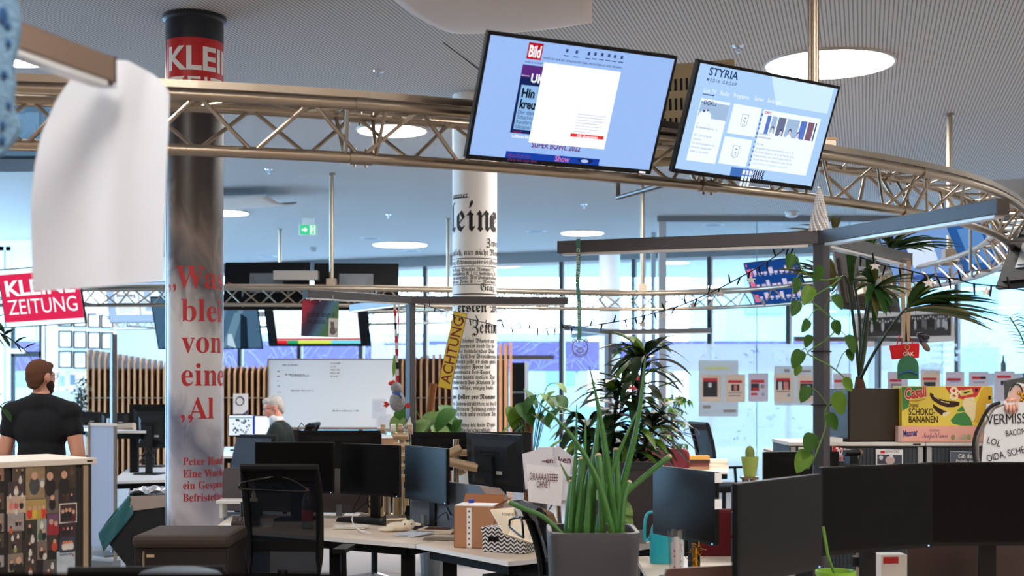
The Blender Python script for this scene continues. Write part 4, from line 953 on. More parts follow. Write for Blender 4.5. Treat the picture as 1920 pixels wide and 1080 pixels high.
m.ell((gx_, -0.002, -22 * k), (5.5 * k, 0.0004, 8 * k), 14, 8); m.ell((gx_ - 1 * k, -0.002, -9.5 * k), (3.8 * k, 0.0004, 3.6 * k), 12, 8); m.ell((gx_ - 0.5 * k, -0.002, -14 * k), (3.6 * k, 0.0004, 4 * k), 12, 6)
m.add([(gx_ - 4.4 * k, -0.002, -8 * k), (gx_ - 4 * k, -0.002, -4 * k), (gx_ - 1.6 * k, -0.002, -6.4 * k)], [(0, 1, 2)]); m.add([(gx_ + 2.4 * k, -0.002, -8 * k), (gx_ + 2.4 * k, -0.002, -4.4 * k), (gx_ - 0.4 * k, -0.002, -6.4 * k)], [(0, 1, 2)])
m.tube([(gx_ + 4 * k, -0.002, -27 * k), (gx_ + 7 * k, -0.002, -24 * k), (gx_ + 7.4 * k, -0.002, -17 * k)], 0.9 * k, 6)
m.build('cat_drawing', pm('cat_grey', (128, 112, 106)), t)
for dx in (-18, 0, 24): MB(t).tube([W(600 + dx, 566, D), W(600 + dx, 553, D)], 0.0025, 5).build('hook', CHROME, t)
# ribbon and stuffed duck
D = 11.0; k = D / F
t = thing('stuffed_duck', 'stuffed newspaper-print duck with red feet hanging on a red and white ribbon', 'toy', W(743, 745, D))
CL = pm('print_cloth', (150, 150, 152), rough=0.9, var=0.7, vscale=60)
m = MB(t); m.ell(W(745, 753, D), (15 * k, 12 * k, 19 * k), 18, 12); m.ell(W(743, 727, D), (10.5 * k, 9 * k, 11 * k), 16, 10); m.build('body', CL, t, smooth=2)
m = MB(t); m.ell(W(733, 719, D), (5 * k, 4 * k, 4 * k), 10, 8); m.ell(W(737, 716, D), (4 * k, 3 * k, 3.5 * k), 10, 8); m.build('comb', pm('felt_red', (214, 62, 44), rough=0.9), t, smooth=2)
m = MB(t); m.tube([W(737, 737, D) , W(744, 739, D - 0.04), W(752, 734, D)], 2.4 * k, 8); m.tube([W(748, 738, D - 0.04), W(752, 746, D - 0.05)], 2 * k, 6); m.build('scarf', pm('scarf_blue', (50, 84, 160), rough=0.9), t, smooth=2)
for a, b in (((731, 758), (-1, 1)), ((758, 760), (1, 1))):
    m = MB(t); c = W(a[0], a[1], D - 0.03); s_ = b[0] * k
    m.add([c, c + Vector((s_ * 6, 0, 5 * k)), c + Vector((s_ * 12, 0, 4 * k)), c + Vector((s_ * 9, 0, 0)), c + Vector((s_ * 13, 0, -3 * k)), c + Vector((s_ * 6, 0, -6 * k))], [(0, 1, 2, 3, 4, 5)])
    m.build('foot', pm('felt_red', (214, 62, 44), rough=0.9), t, mods=[('SOLIDIFY', {'thickness': 0.012, 'offset': 0})])
m = MB(t)
for i in range(12):
    y0 = 568 + i * 12.4; m.mat((0, 1, 0, 2, 0, 1)[i % 6]); a, b = W(740 + i * 0.5, y0, D), W(740 + (i + 1) * 0.5, y0 + 12.4, D); m.bar(a, b, 5.2 * k, 0.002, up=(0, 1, 0))
m.build('ribbon', [pm('ribbon_white', (232, 228, 226)), pm('ribbon_red', (206, 32, 48)), INKB], t)
m = MB(t); m.mat(0)
for i in range(10): y0 = 570 + i * 12; m.mat((0, 0, 1, 0, 2)[i % 5]); m.bar(W(748 - i * 0.3, y0, D + 0.02), W(748 - (i + 1) * 0.3, y0 + 12, D + 0.02), 3 * k, 0.002, up=(0, 1, 0))
m.build('ribbon', [pm('ribbon_white', (232, 228, 226)), pm('ribbon_red', (206, 32, 48)), INKB], t)
m = MB(t); m.add([W(738, 665, D), W(743, 668, D), W(741, 700, D), W(737, 708, D), W(735, 690, D)], [(0, 1, 2, 3, 4)]); m.build('green_tag', pm('tag_green', (120, 180, 60)), t)
# pennant
D = 10.2
t = thing('pennant', 'small white pennant with black scribble on the post left of the yellow sign', 'flag', W(766, 800, D))
ps = [(768.5, 782), (771, 790), (773, 802), (774.5, 815), (764, 809), (750, 803), (757, 799), (763, 792)]
MB(t).add([W(x, y, D) for x, y in ps], [tuple(range(len(ps)))]).build('cloth', PAPER, t, mods=[('SOLIDIFY', {'thickness': 0.004})])
m = MB(t)
for i in range(4): m.tube([W(758 + i * 3.6, 804 + i, D - 0.005), W(760 + i * 3.6, 796 + i * 1.4, D - 0.005), W(761 + i * 3.4, 805 + i, D - 0.005)], 0.0025, 4)
m.build('scribble', INKB, t)
MB(t).tube([W(769, 781, D), W(771, 835, D + 0.2)], 0.004, 6).build('stick', CHROME, t)
# medal on a green lanyard
D = 6.80; k = D / F
t = thing('medal', 'silver openwork animal-head medal hanging on a green lanyard from the long left arm', 'medal', W(1086, 560, D))
m = MB(t); pl = [(1084.5, 448), (1084.5, 500), (1082.5, 530), (1085.5, 560), (1086.5, 600), (1086.5, 628), (1085, 637)]
for a, b in zip(pl, pl[1:]): m.bar(W(a[0], a[1], D - 0.05), W(b[0], b[1], D - 0.05), 7.4 * k, 0.0015, up=(0, 1, 0))
m.bar(W(1085, 446, D - 0.05), W(1085, 446, D + 0.05), 7.4 * k, 0.002)
m.build('lanyard', pm('lanyard_green', (70, 128, 116), rough=0.8, var=0.2, vscale=50), t)
m = MB(t); p = W(1087, 525, D - 0.053); m.text('CUP 2018', 6.2 * k / 0.7, p.x, p.z, p.y, 'l', rot=R(90), bold=0.01); p = W(1087, 488, D - 0.053); m.text('WILD', 6.2 * k / 0.7, p.x, p.z, p.y, 'l', rot=R(90), bold=0.01); p = W(1088, 612, D - 0.053); m.text('WILD BOAR', 6 * k / 0.7, p.x, p.z, p.y, 'l', rot=R(90)); m.build('lettering', pm('lanyard_print', (214, 222, 206)), t)
m = MB(t); c = (1087.5, 651)
ring = [W(c[0] + 14.5 * math.cos(a), c[1] + 15 * math.sin(a), D - 0.05) for a in [2 * math.pi * i / 24 for i in range(24)]]; m.tube(ring, 1.3 * k, 6, closed=True)
arcs = [[(1073, 653), (1075, 662), (1082, 668), (1093, 668), (1100, 662), (1102, 653)], [(1075, 646), (1074, 638), (1079, 637), (1082, 642)], [(1100, 646), (1101, 638), (1096, 637), (1093, 642)], [(1078, 648), (1085, 652), (1091, 652), (1098, 648)], [(1083, 660), (1083, 655), (1092, 655), (1092, 660), (1083, 660)], [(1080, 656), (1087, 662), (1095, 656)]]
for a in arcs: m.tube(spline([W(x, y, D - 0.055) for x, y in a], 4), 1.1 * k, 6)
m.tube([W(1085, 636, D - 0.05), W(1087, 642, D - 0.05)], 2.0 * k, 6)
m.build('pendant', pm('medal_silver', (150, 150, 168), rough=0.4), t)
# fairy lights
def fairy(label, pl, D0, D1, stars, step):
    px = spline([Vector((x, y, 0)) for x, y in pl], 6)
    n = len(px); P3 = [W(p.x, p.y, D0 + (D1 - D0) * i / (n - 1)) for i, p in enumerate(px)]
    t = thing('fairy_lights', label, 'fairy lights', P3[0])
    MB(t).tube(P3, 0.0035, 6).build('cable', INKB, t)
    Q = resample(P3, step); random.seed(11)
    for i, q in enumerate(Q[1:-1]):
        d = Vector((random.uniform(-0.5, 0.5), random.uniform(-0.3, 0.3), random.choice((1, -1, -1)))).normalized()
        MB(t).tube([q, q + d * 0.022, q + d * 0.05], [0.005, 0.0055, 0.003], 6).build('bulb', BLACKM, t)
    for sx_, sy_, r_ in stars:
        i = min(range(n), key=lambda j: abs(px[j].x - sx_)); D = P3[i].y; c = W(sx_, sy_, D); rr = r_ * D / F; m = MB(t)
        pp = [(c.x + rr * (1 if j % 2 == 0 else 0.45) * math.sin(j * math.pi / 5), c.z + rr * (1 if j % 2 == 0 else 0.45) * math.cos(j * math.pi / 5) * 0.8) for j in range(10)]
        m.plate(pp, D - 0.006, D + 0.006); m.tube([(c.x, D, c.z), P3[i]], 0.0015, 4); m.build('star_pendant', pm('star_white', (236, 232, 228), rough=0.4), t)
fairy('sagging black fairy light string between the left stand and the glass tree post', [(790, 569), (815, 578), (850, 590), (900, 603), (950, 614), (1000, 616), (1050, 615), (1097, 612), (1167, 601), (1222, 588), (1278, 572), (1342, 544), (1397, 515), (1443, 488), (1479, 462), (1500, 456)], 11.25, 6.5, [(1204, 607, 9), (1244, 592, 9), (1300, 572, 10), (1351, 551, 10), (1408, 525, 10)], 0.12)
fairy('black fairy light string with white stars running right from the glass tree post', [(1590, 471), (1628, 488), (1659, 498), (1696, 505), (1729, 513.6), (1760, 519.6), (1792, 523), (1823, 531.7), (1869, 536.5), (1920, 544), (1990, 556)], 7.0, 5.4, [(1641, 499, 11), (1741, 531, 11), (1850, 547, 11)], 0.12)
# beige lanyard, red bag, green tag, shoe
D = 7.42; k = D / F
t = thing('felt_bag', 'small red felt bag with two handles hanging on a beige strap right of the palm', 'bag', W(1697, 660, D))
ps = [(1667, 648), (1696, 645), (1724, 643), (1723, 671), (1700, 672), (1672, 674)]
m = MB(t); f = [W(x, y, D - 0.02) for x, y in ps]; b = [W(x, y, D + 0.03) for x, y in ps]; n = len(ps)
m.add(f + b, [tuple(range(n))[::-1], tuple(range(n, 2 * n))] + [(i, (i + 1) % n, n + (i + 1) % n, n + i) for i in range(n)]).build('body', pm('felt_bag_red', (206, 30, 34), rough=0.9), t, bev=0.004)
for a in ([(1682, 646), (1685, 633), (1689, 628)], [(1690, 646), (1694, 633), (1697, 630)], [(1711, 644), (1708, 635), (1704, 632)]):
    MB(t).tube(spline([W(x, y, D - 0.02) for x, y in a], 4), 2.2 * k, 6, flat=0.4).build('handle', pm('felt_bag_red', (206, 30, 34), rough=0.9), t)
p = W(1693, 667, D - 0.022); MB(t).text('GAK', 7 * k / 0.7, p.x, p.z, p.y, 'l', bold=0.01).build('lettering', INKW, t)
m = MB(t)
for a in ([(1690, 488), (1693, 560), (1697, 640)], [(1704, 488), (1704, 560), (1701, 640)]):
    for q, r_ in zip(a, a[1:]): m.bar(W(q[0], q[1], D - 0.04), W(r_[0], r_[1], D - 0.04), 8 * k, 0.002, up=(0, 1, 0))
m.bar(W(1690, 486, D - 0.04), W(1705, 486, D - 0.04), 8 * k, 0.004)
m.build('strap', pm('strap_beige', (170, 148, 124), rough=0.8), t)
t = thing('felt_tag', 'green arch-shaped felt tag with a blue band hanging before the red bag', 'tag', W(1703, 690, D - 0.05))
ps = [(1683.5, 711)] + [(1703 - 19.5 * math.cos(a), 688 - 21 * math.sin(a)) for a in [math.pi * i / 12 for i in range(13)]] + [(1723, 711)]
m = MB(t); f = [W(x, y, D - 0.055) for x, y in ps]; n = len(ps); b = [p + Vector((0, 0.012, 0)) for p in f]
m.add(f + b, [tuple(range(n))[::-1], tuple(range(n, 2 * n))] + [(i, (i + 1) % n, n + (i + 1) % n, n + i) for i in range(n)]).build('felt', pm('felt_green', (52, 112, 84), rough=0.9), t)
m = MB(t); m.tube([W(1686 + i * 2.9, 703 - 6.5 * math.sin(math.pi * i / 12), D - 0.058) for i in range(13)], 2.6 * k, 6, flat=0.5); m.build('band', pm('felt_blue', (50, 90, 180), rough=0.9), t)
m = MB(t); m.tube([W(1701 + 4 * math.cos(a), 651 + 5 * math.sin(a), D - 0.06) for a in [2 * math.pi * i / 12 for i in range(12)]], 1.0 * k, 5, closed=True); m.tube([W(1701, 655, D - 0.06), W(1701, 667, D - 0.058)], 1.4 * k, 6); m.build('clasp', pm('clasp_gold', (206, 190, 160), metal=0.8, rough=0.3), t)
t = thing('leather_slipper', 'dark leather slipper ornament hanging right of the red bag', 'slipper', W(1733, 638, D + 0.1))
m = MB(t); m.ell(W(1731, 630, D + 0.1), (13 * k, 8 * k, 7 * k), 14, 8, Matrix.Rotation(R(15), 4, 'Y')); m.tube([W(1722, 626, D + 0.1), W(1728, 640, D + 0.1), W(1734, 648, D + 0.1)], 5 * k, 8); m.build('upper', pm('slipper_black', (26, 30, 42), rough=0.4), t, smooth=2)
m = MB(t); m.ell(W(1736, 650, D + 0.08), (6 * k, 5 * k, 11 * k), 14, 8, Matrix.Rotation(R(-38), 4, 'Y')); m.build('sole', pm('slipper_sole', (110, 96, 84), rough=0.6), t, smooth=2)
MB(t).tube([W(1722, 626, D + 0.1), W(1706, 500, D + 0.05)], 0.0015, 4).build('thread', INKB, t)
# ------------------------------------------------------------------ office furniture
def onz(px, py, z): D = F * (HC - z) / (py - H0); return Vector((Xp(px, D), D, z))
LEDB = em('led_blue', (150, 200, 255), 1.5)
def monitor(label, px, py, D, yaw, w=0.54, asp=0.63, pit=0, stand=0.74, back=False, group=None, base=True, z=None, led=True, dispm=None, logo=False):
    zc = z if z is not None else Zp(py, D)
    t = thing('monitor', label, 'monitor', (Xp(px, D), D, zc), R(yaw), group, rx=R(pit)); h = w * asp
    m = MB(); m.plate(rrect(-w / 2, w / 2, -h / 2, h / 2, 0.005, 2), 0.0, 0.022)
    v = [(-w * 0.42, 0.022, -h * 0.4), (w * 0.42, 0.022, -h * 0.4), (w * 0.42, 0.022, h * 0.4), (-w * 0.42, 0.022, h * 0.4), (-w * 0.3, 0.05, -h * 0.28), (w * 0.3, 0.05, -h * 0.28), (w * 0.3, 0.05, h * 0.28), (-w * 0.3, 0.05, h * 0.28)]
    m.add(v, [(4, 5, 6, 7)[::-1], (0, 1, 5, 4)[::-1], (1, 2, 6, 5)[::-1], (2, 3, 7, 6)[::-1], (3, 0, 4, 7)[::-1]])
    m.build('housing', DGREY if back else BLACK, t)
    MB().rect(-w / 2 + 0.008, w / 2 - 0.008, -h / 2 + 0.016, h / 2 - 0.008, -0.001).build('display', dispm or SCREEN, t)
    if led: MB().box(w / 2 - 0.025, w / 2 - 0.019, -0.003, 0, -h / 2 + 0.004, -h / 2 + 0.01).build('power_light', LEDB, t)
    if stand is not None:
        zb = stand - zc
        o = MB().box(-0.035, 0.035, 0.05, 0.075, zb + 0.006, 0.04).build('neck', DGREY if back else BLACK, t)
        m = MB(); m.box(-0.04, 0.04, 0.045, 0.056, -0.05, 0.05); m.build('mount', BLACKM, o)
        if base: MB().prism(rrect(-0.13, 0.13, -0.06, 0.16, 0.02), zb, zb + 0.012).build('base', DGREY if back else BLACK, t)
    if back:
        m = MB()
        for k in range(10): m.box(-0.09 + k * 0.02, -0.08 + k * 0.02, 0.05, 0.0512, h * 0.16, h * 0.2)
        m.build('vent', BLACKM, t)
        MB().box(-0.1, -0.05, 0.05, 0.0515, -h * 0.2, -h * 0.14).build('sticker', pm('sticker', (180, 180, 176)), t)
    return t
MESHF = film('chair_mesh', (24, 28, 34), 0.94, glow=0.2)
def chair(label, x, y, rz, seat=0.47, group='black mesh office chairs', hanger=False, arms=True, top=0.62, fab=None):
    """front of the chair is +y, backrest at -y"""
    t = thing('office_chair', label, 'office chair', (x, y, 0), rz, group)
    m = MB(); m.prism(rrect(-0.24, 0.24, -0.22, 0.26, 0.08), seat - 0.05, seat); m.build('seat', fab or BLACKM, t, bev=0.02)
    def P(u, zz): 
        k = zz / top; return Vector((u, -0.24 - 0.10 * k + 0.05 * math.sin(k * 3), seat + 0.08 + zz))
    w0, w1 = 0.2, 0.215
    fr = [P(-w0, 0)] + [P(-w0 - 0.015 * i / 6, top * i / 6) for i in range(1, 7)] + [P(w1, top)] + [P(w0 + 0.015 * i / 6, top * i / 6) for i in range(5, -1, -1)]
    m = MB(); m.tube(fr, 0.022, 8, closed=True)
    m.hexa([P(-w1, top - 0.075), P(w1, top - 0.075), P(w1, top - 0.075) + Vector((0, 0.03, 0)), P(-w1, top - 0.075) + Vector((0, 0.03, 0)), P(-w1, top), P(w1, top), P(w1, top) + Vector((0, 0.03, 0)), P(-w1, top) + Vector((0, 0.03, 0))])
    m.hexa([P(-w0, 0.14), P(w0, 0.14), P(w0, 0.14) + Vector((0, 0.02, 0)), P(-w0, 0.14) + Vector((0, 0.02, 0)), P(-w0, 0.2), P(w0, 0.2), P(w0, 0.2) + Vector((0, 0.02, 0)), P(-w0, 0.2) + Vector((0, 0.02, 0))])
    bk = m.build('backrest', BLACK, t, smooth=True)
    MB().grid(lambda u, v: P(-w0 + 2 * w0 * u, 0.02 + (top - 0.06) * v) + Vector((0, 0.012, 0)), 4, 8).build('mesh', MESHF, bk)
    if fab: MB().grid(lambda u, v: P(-w0 + 2 * w0 * u, 0.02 + (top - 0.04) * v) + Vector((0, 0.035, 0)), 4, 8).build('padding', fab, bk, mods=[('SOLIDIFY', {'thickness': 0.03})])
    m = MB(); m.tube([(0, -0.27, seat + 0.12), (0, -0.3, seat - 0.02), (0, -0.1, seat - 0.08)], 0.03, 8); m.build('back_support', BLACK, t)
    m = MB(); m.tube([(0, 0, 0.11), (0, 0, seat - 0.05)], 0.026, 10); m.box(-0.1, 0.1, -0.1, 0.1, seat - 0.09, seat - 0.05); m.build('gas_column', BLACK, t)
    m = MB()
    for k in range(5):
        a = 2 * math.pi * k / 5 + 0.3; m.bar((0, 0, 0.115), (0.29 * math.cos(a), 0.29 * math.sin(a), 0.075), 0.045, 0.03)
    m.build('star_base', CHROME, t)
    for k in range(5):
        a = 2 * math.pi * k / 5 + 0.3; c = Vector((0.29 * math.cos(a), 0.29 * math.sin(a), 0.03)); tv = Vector((-math.sin(a), math.cos(a), 0))
        MB().tube([c - tv * 0.022, c + tv * 0.022], 0.03, 12).build('caster', BLACK, t)
    if arms:
        for s_ in (-1, 1):
            m = MB(); m.tube([(s_ * 0.23, 0.0, seat - 0.03), (s_ * 0.29, 0.0, seat - 0.02), (s_ * 0.29, -0.02, seat + 0.2)], 0.018, 8); m.box(s_ * 0.29 - 0.04, s_ * 0.29 + 0.04, -0.14, 0.12, seat + 0.2, seat + 0.225); m.build('armrest', BLACK, t, bev=0.006)
    if hanger:
        m = MB(); y0 = P(0, top)[1]; z0 = seat + 0.08 + top
        q = [(-0.03, y0 + 0.0, z0 - 0.055), (-0.035, y0 - 0.05, z0 - 0.05), (-0.17, y0 - 0.07, z0 - 0.075), (-0.2, y0 - 0.07, z0 - 0.095), (-0.18, y0 - 0.07, z0 - 0.115), (0.15, y0 - 0.07, z0 - 0.125), (0.17, y0 - 0.07, z0 - 0.11), (0.1, y0 - 0.06, z0 - 0.07), (0.035, y0 - 0.05, z0 - 0.05), (0.03, y0, z0 - 0.055)]
        m.tube(spline(q, 4), 0.006, 8); m.build('coat_hanger', pm('hanger_metal', (60, 58, 56), metal=0.9, rough=0.25), t)
    return t
def desk(label, poly, z=0.74, legs=(), mat_=None, th=0.025, frame=True, name='desk'):
    c = sum((Vector((p[0], p[1], 0)) for p in poly), Vector()) / len(poly)
    t = thing(name, label, 'desk', (c.x, c.y, 0))
    pl = [(p[0] - c.x, p[1] - c.y) for p in poly]
    m = MB(); n = len(pl); m.add([(x, y, z) for x, y in pl], [tuple(range(n))]); m.build('top', mat_ or DESKT, t)
    m = MB(); m.add([(x, y, z - th) for x, y in pl] + [(x, y, z - 0.0002) for x, y in pl], [tuple(range(n))[::-1]] + [(i, (i + 1) % n, n + (i + 1) % n, n + i) for i in range(n)]); m.build('edge', DESKE, t)
    if frame:
        m = MB(); q = [(x * 0.86, y * 0.86) for x, y in pl]
        for i in range(n): m.bar((q[i][0], q[i][1], z - th - 0.03), (q[(i + 1) % n][0], q[(i + 1) % n][1], z - th - 0.03), 0.04, 0.055)
        m.build('frame', BLACKM, t)
    for x, y in legs:
        m = MB(); m.box(x - c.x - 0.04, x - c.x + 0.04, y - c.y - 0.03, y - c.y + 0.03, 0.02, z - th - 0.03); m.box(x - c.x - 0.05, x - c.x + 0.05, y - c.y - 0.3, y - c.y + 0.3, 0, 0.03); m.build('leg', BLACKM, t)
    return t
def divider(label, a, b, z0, z1, mat_, th=0.025, r=0.05, frame=None):
    """upright desk screen with rounded top corners between two floor points"""
    a, b = Vector((a[0], a[1], 0)), Vector((b[0], b[1], 0)); L = (b - a).length; yaw = math.atan2(b.y - a.y, b.x - a.x)
    t = thing('desk_screen', label, 'desk screen', (a.x, a.y, z0), yaw)
    h = z1 - z0; ps = [(0, 0), (L, 0)] + [(L - r + r * math.cos(q), h - r + r * math.sin(q)) for q in [R(90 * i / 5) for i in range(6)]] + [(r + r * math.cos(q), h - r + r * math.sin(q)) for q in [R(90 + 90 * i / 5) for i in range(6)]]
    MB().plate(ps, -th / 2, th / 2).build('panel', mat_, t, bev=0.003)
    if frame: MB().plate([(0, h - 0.045), (L, h - 0.045)] + ps[2:], -th / 2 - 0.004, th / 2 + 0.004).build('top_frame', frame, t)
    m = MB()
    for x in (L * 0.2, L * 0.8): m.box(x - 0.02, x + 0.02, -0.03, 0.03, -0.02, 0.06)
    m.build('clamp', GREYP, t); return t
GRPN = pm('screen_mauve', (92, 86, 90), rough=0.8); BLUEG = pm('screen_bluegrey', (92, 104, 118), rough=0.55, metal=0.2)
# centre desk cluster
desk('pale wooden desk behind the mesh chair, with keyboard and phone on it', [(-1.91, 8.55), (-0.56, 7.70), (0.02, 8.62), (-0.3, 9.55), (-1.97, 9.4)], legs=[(-0.62, 7.95), (-1.1, 8.35), (-1.75, 9.2)])
d = desk('pale wooden desk carrying the brown carton and the patterned box', [(-0.552, 7.69), (-0.02, 6.955), (0.075, 7.02), (0.6, 7.5), (0.6, 8.3), (0.03, 8.61)], legs=[(-0.36, 7.75), (0.0, 7.3)])
desk('pale desk behind the white word cards', [(0.63, 7.5), (0.83, 7.72), (0.83, 9.0), (0.06, 9.3), (0.06, 8.64), (0.63, 8.34)], legs=[(0.7, 7.9), (0.3, 9.1)])
DK = pm('desk_panel_dark', (24, 28, 34), rough=0.5)
t = thing('pedestal', 'dark drawer pedestal under the desk below the patterned box', 'pedestal', (0.16, 7.48, 0), R(-52)); MB().box(-0.2, 0.2, -0.26, 0.26, 0.04, 0.6).build('body', DK, t, bev=0.004)
MB().box(-0.19, 0.19, -0.275, -0.262, 0.33, 0.58).build('drawer', DK, t); MB().box(-0.19, 0.19, -0.275, -0.262, 0.07, 0.31).build('drawer', DK, t)
for zz in (0.5, 0.22): MB().box(-0.06, 0.06, -0.285, -0.276, zz, zz + 0.015).build('handle', CHROME, t)
divider('mauve grey desk screen left of the mesh chair, behind the white glue bottle', (Xp(418, 9.5), 9.5), (Xp(694, 9.3), 9.3), 0.76, 1.066, GRPN)
divider('blue-grey desk screen running from the third dark monitor to the carton', (-0.66, 8.75), (-0.12, 7.95), 0.76, 1.05, BLUEG)
monitor('dark switched-off monitor on the left of the row behind the mesh chair', 552, 877, 9.0, -3, 0.54, 0.64, group='centre desk monitors')
monitor('dark switched-off monitor in the middle of the row, right of the mesh chair', 692, 881, 8.99, -37, 0.54, 0.64, group='centre desk monitors')
monitor('dark switched-off monitor at the right end of the row, beside the blue-grey screen', 797, 889, 8.45, -57, 0.54, 0.64, group='centre desk monitors')
monitor('black monitor back with a webcam on top, behind the left of the row', 638, 850, 10.6, 180, 0.66, 0.55, back=False, stand=0.74, led=False)
t = thing('webcam', 'black webcam clipped on the black monitor right of the seated man', 'webcam', W(582, 800, 10.6)); MB().tube([(-0.04, 0, 0), (0.04, 0, 0)], 0.016, 10).build('body', BLACK, t); MB().box(-0.02, 0.02, -0.01, 0.03, -0.05, -0.012).build('clip', BLACK, t); MB().tube([(-0.045, 0, 0), (-0.07, 0, 0.03), (-0.1, 0.0, -0.01), (-0.1, 0.0, -0.1)], 0.004, 6).build('cable', BLACK, t)
monitor('black monitor back under the big-leaved plant, left of the newspaper column foot', 831, 846, 10.4, 176, 0.5, 0.6, stand=0.74, led=False)
monitor('dark grey monitor seen from behind with arm and cables, right of the warm-lit tan tubes', 931, 866, 8.55, 133, 0.52, 0.7, back=True, stand=0.74, pit=-4, base=True)
monitor('dark monitor edge just behind the grey monitor back', 942, 840, 9.6, 175, 0.42, 0.55, back=True, stand=0.74)
WARM_LIT = pm('warm_lit_tube', (205, 178, 146), rough=0.35, metal=0.35)  # metal arms, warm light painted into the base colour
t = thing('monitor_post', 'silver post with warm-lit tan tube arms holding the grey monitor back', 'monitor arm', (Xp(855, 8.75), 8.75, 0.74))
MB().tube([(0, 0, 0), (0, 0, 0.56)], 0.02, 14).build('post', ALU, t, smooth=True); MB().lathe([(0.07, 0), (0.07, 0.012)], seg=20).build('base', ALU, t)
for a, b, r_ in (((-0.06, -0.05, 0.46), (0.03, -0.02, 0.5), 0.03), ((0.02, 0, 0.47), (0.14, 0.02, 0.47), 0.022), ((-0.06, -0.08, 0.42), (0.15, -0.12, 0.38), 0.03), ((0.02, 0, 0.34), (0.06, -0.02, 0.36), 0.022)):
    MB().tube([a, b], r_, 14).build('tube_arm', WARM_LIT, t, smooth=True)
m = MB(); m.tube([(0.15, -0.12, 0.38), (0.2, -0.14, 0.36)], 0.014, 8); m.box(0.19, 0.21, -0.18, -0.1, 0.31, 0.42); m.build('joint', BLACK, t)
t = thing('monitor_post', 'post with stacked warm-lit tan tube arms between the second and third dark monitors', 'monitor arm', (Xp(752, 9.25), 9.25, 0.74))
MB().tube([(0, 0, 0), (0, 0, 0.62)], 0.018, 14).build('post', ALU, t, smooth=True); MB().lathe([(0.07, 0), (0.07, 0.012)], seg=20).build('base', ALU, t)
for k, zz in enumerate((0.56, 0.49, 0.42, 0.35, 0.27)): MB().tube([(-0.05, -0.02, zz), (0.055, -0.03, zz)], 0.026 if k != 3 else 0.02, 14).build('tube_arm', WARM_LIT, t, smooth=True)
for k, x in enumerate((-0.14, -0.07, -0.02, 0.05)): MB().tube([(x, 0, 0.61), (x + 0.03, 0, 0.61)], 0.035, 14).build('ring', (WARM_LIT, WHITE, WARM_LIT, WARM_LIT)[k], t, smooth=True)
t = thing('monitor_post', 'silver post with beige base panels under the middle dark monitor', 'monitor arm', (Xp(727, 9.2), 9.2, 0.74))
MB().tube([(0, 0, 0), (0, 0, 0.3)], 0.022, 14).build('post', ALU, t, smooth=True); MB().box(-0.14, -0.03, 0.05, 0.08, 0, 0.22).build('panel', pm('beige_panel', (214, 190, 150)), t, bev=0.02); MB().box(0.03, 0.14, 0.05, 0.08, 0, 0.2).build('panel', pm('beige_panel', (214, 190, 150)), t, bev=0.02)
chair('black mesh office chair with a wire coat hanger, in front of the centre desk', -1.26, 7.75, R(-6), 0.50, hanger=True)
chair('black office chair seen from its side with tan padding, left of the grey planter', 0.42, 6.60, R(-80), 0.42, hanger=True, arms=False, top=0.56, fab=pm('tan_padding', (120, 92, 62), rough=0.9))
chair('office chair whose chrome star base shows under the centre desk', -1.12, 10.85, R(160), 0.45, top=0.5)
chair('blurred dark blue chair back peeking in at the bottom edge, lower left', Xp(275, 3.9), 4.15, R(4), 0.42, arms=False, top=0.63)
t = thing('folded_garment', 'blurred pale blue garment hung over the chair back at the bottom edge', 'garment', (Xp(335, 3.7), 3.72, 1.13))
MB().ell((0, 0, 0.0), (0.13, 0.04, 0.035), 18, 10).build('cloth', pm('pale_denim', (120, 134, 148), rough=0.95, var=0.2, vscale=20), t, smooth=2)
# things on the centre desk
t = thing('keyboard', 'black keyboard on the centre desk right of the mesh chair', 'keyboard', onz(690, 980, 0.742), R(-36)); MB().box(-0.22, 0.22, -0.075, 0.075, 0, 0.018).build('body', BLACK, t, bev=0.004)
m = MB()
for r_ in range(5):
    for c in range(18): m.box(-0.212 + c * 0.0236, -0.193 + c * 0.0236, -0.068 + r_ * 0.027, -0.046 + r_ * 0.027, 0.018, 0.026)
m.build('keys', DGREY, t)
t = thing('desk_phone', 'black desk phone with an upright display on the left end of the centre desk', 'phone', onz(458, 984, 0.752), R(8))
MB().hexa([(-0.08, -0.08, 0), (0.1, -0.08, 0), (0.1, 0.1, 0), (-0.08, 0.1, 0), (-0.08, -0.08, 0.025), (0.1, -0.08, 0.025), (0.1, 0.1, 0.05), (-0.08, 0.1, 0.05)]).build('body', pm('phone_brown', (44, 34, 30), rough=0.4), t, bev=0.006)
MB().hexa([(-0.03, 0.07, 0.04), (0.11, 0.07, 0.04), (0.11, 0.09, 0.04), (-0.03, 0.09, 0.04), (-0.03, 0.1, 0.14), (0.11, 0.1, 0.14), (0.11, 0.12, 0.14), (-0.03, 0.12, 0.14)]).build('display', BLACK, t, bev=0.004)
m = MB()
for r_ in range(4):
    for c in range(4): m.box(-0.065 + c * 0.028, -0.045 + c * 0.028, -0.065 + r_ * 0.03, -0.045 + r_ * 0.03, 0.026 + r_ * 0.004, 0.036 + r_ * 0.004)
m.build('keys', pm('phone_keys', (90, 84, 80)), t)
t = thing('paper_pad', 'flat white paper pad under the desk phone', 'paper', onz(462, 986, 0.741), R(10)); MB().box(-0.14, 0.17, -0.1, 0.1, 0, 0.01).build('pad', PAPER, t)
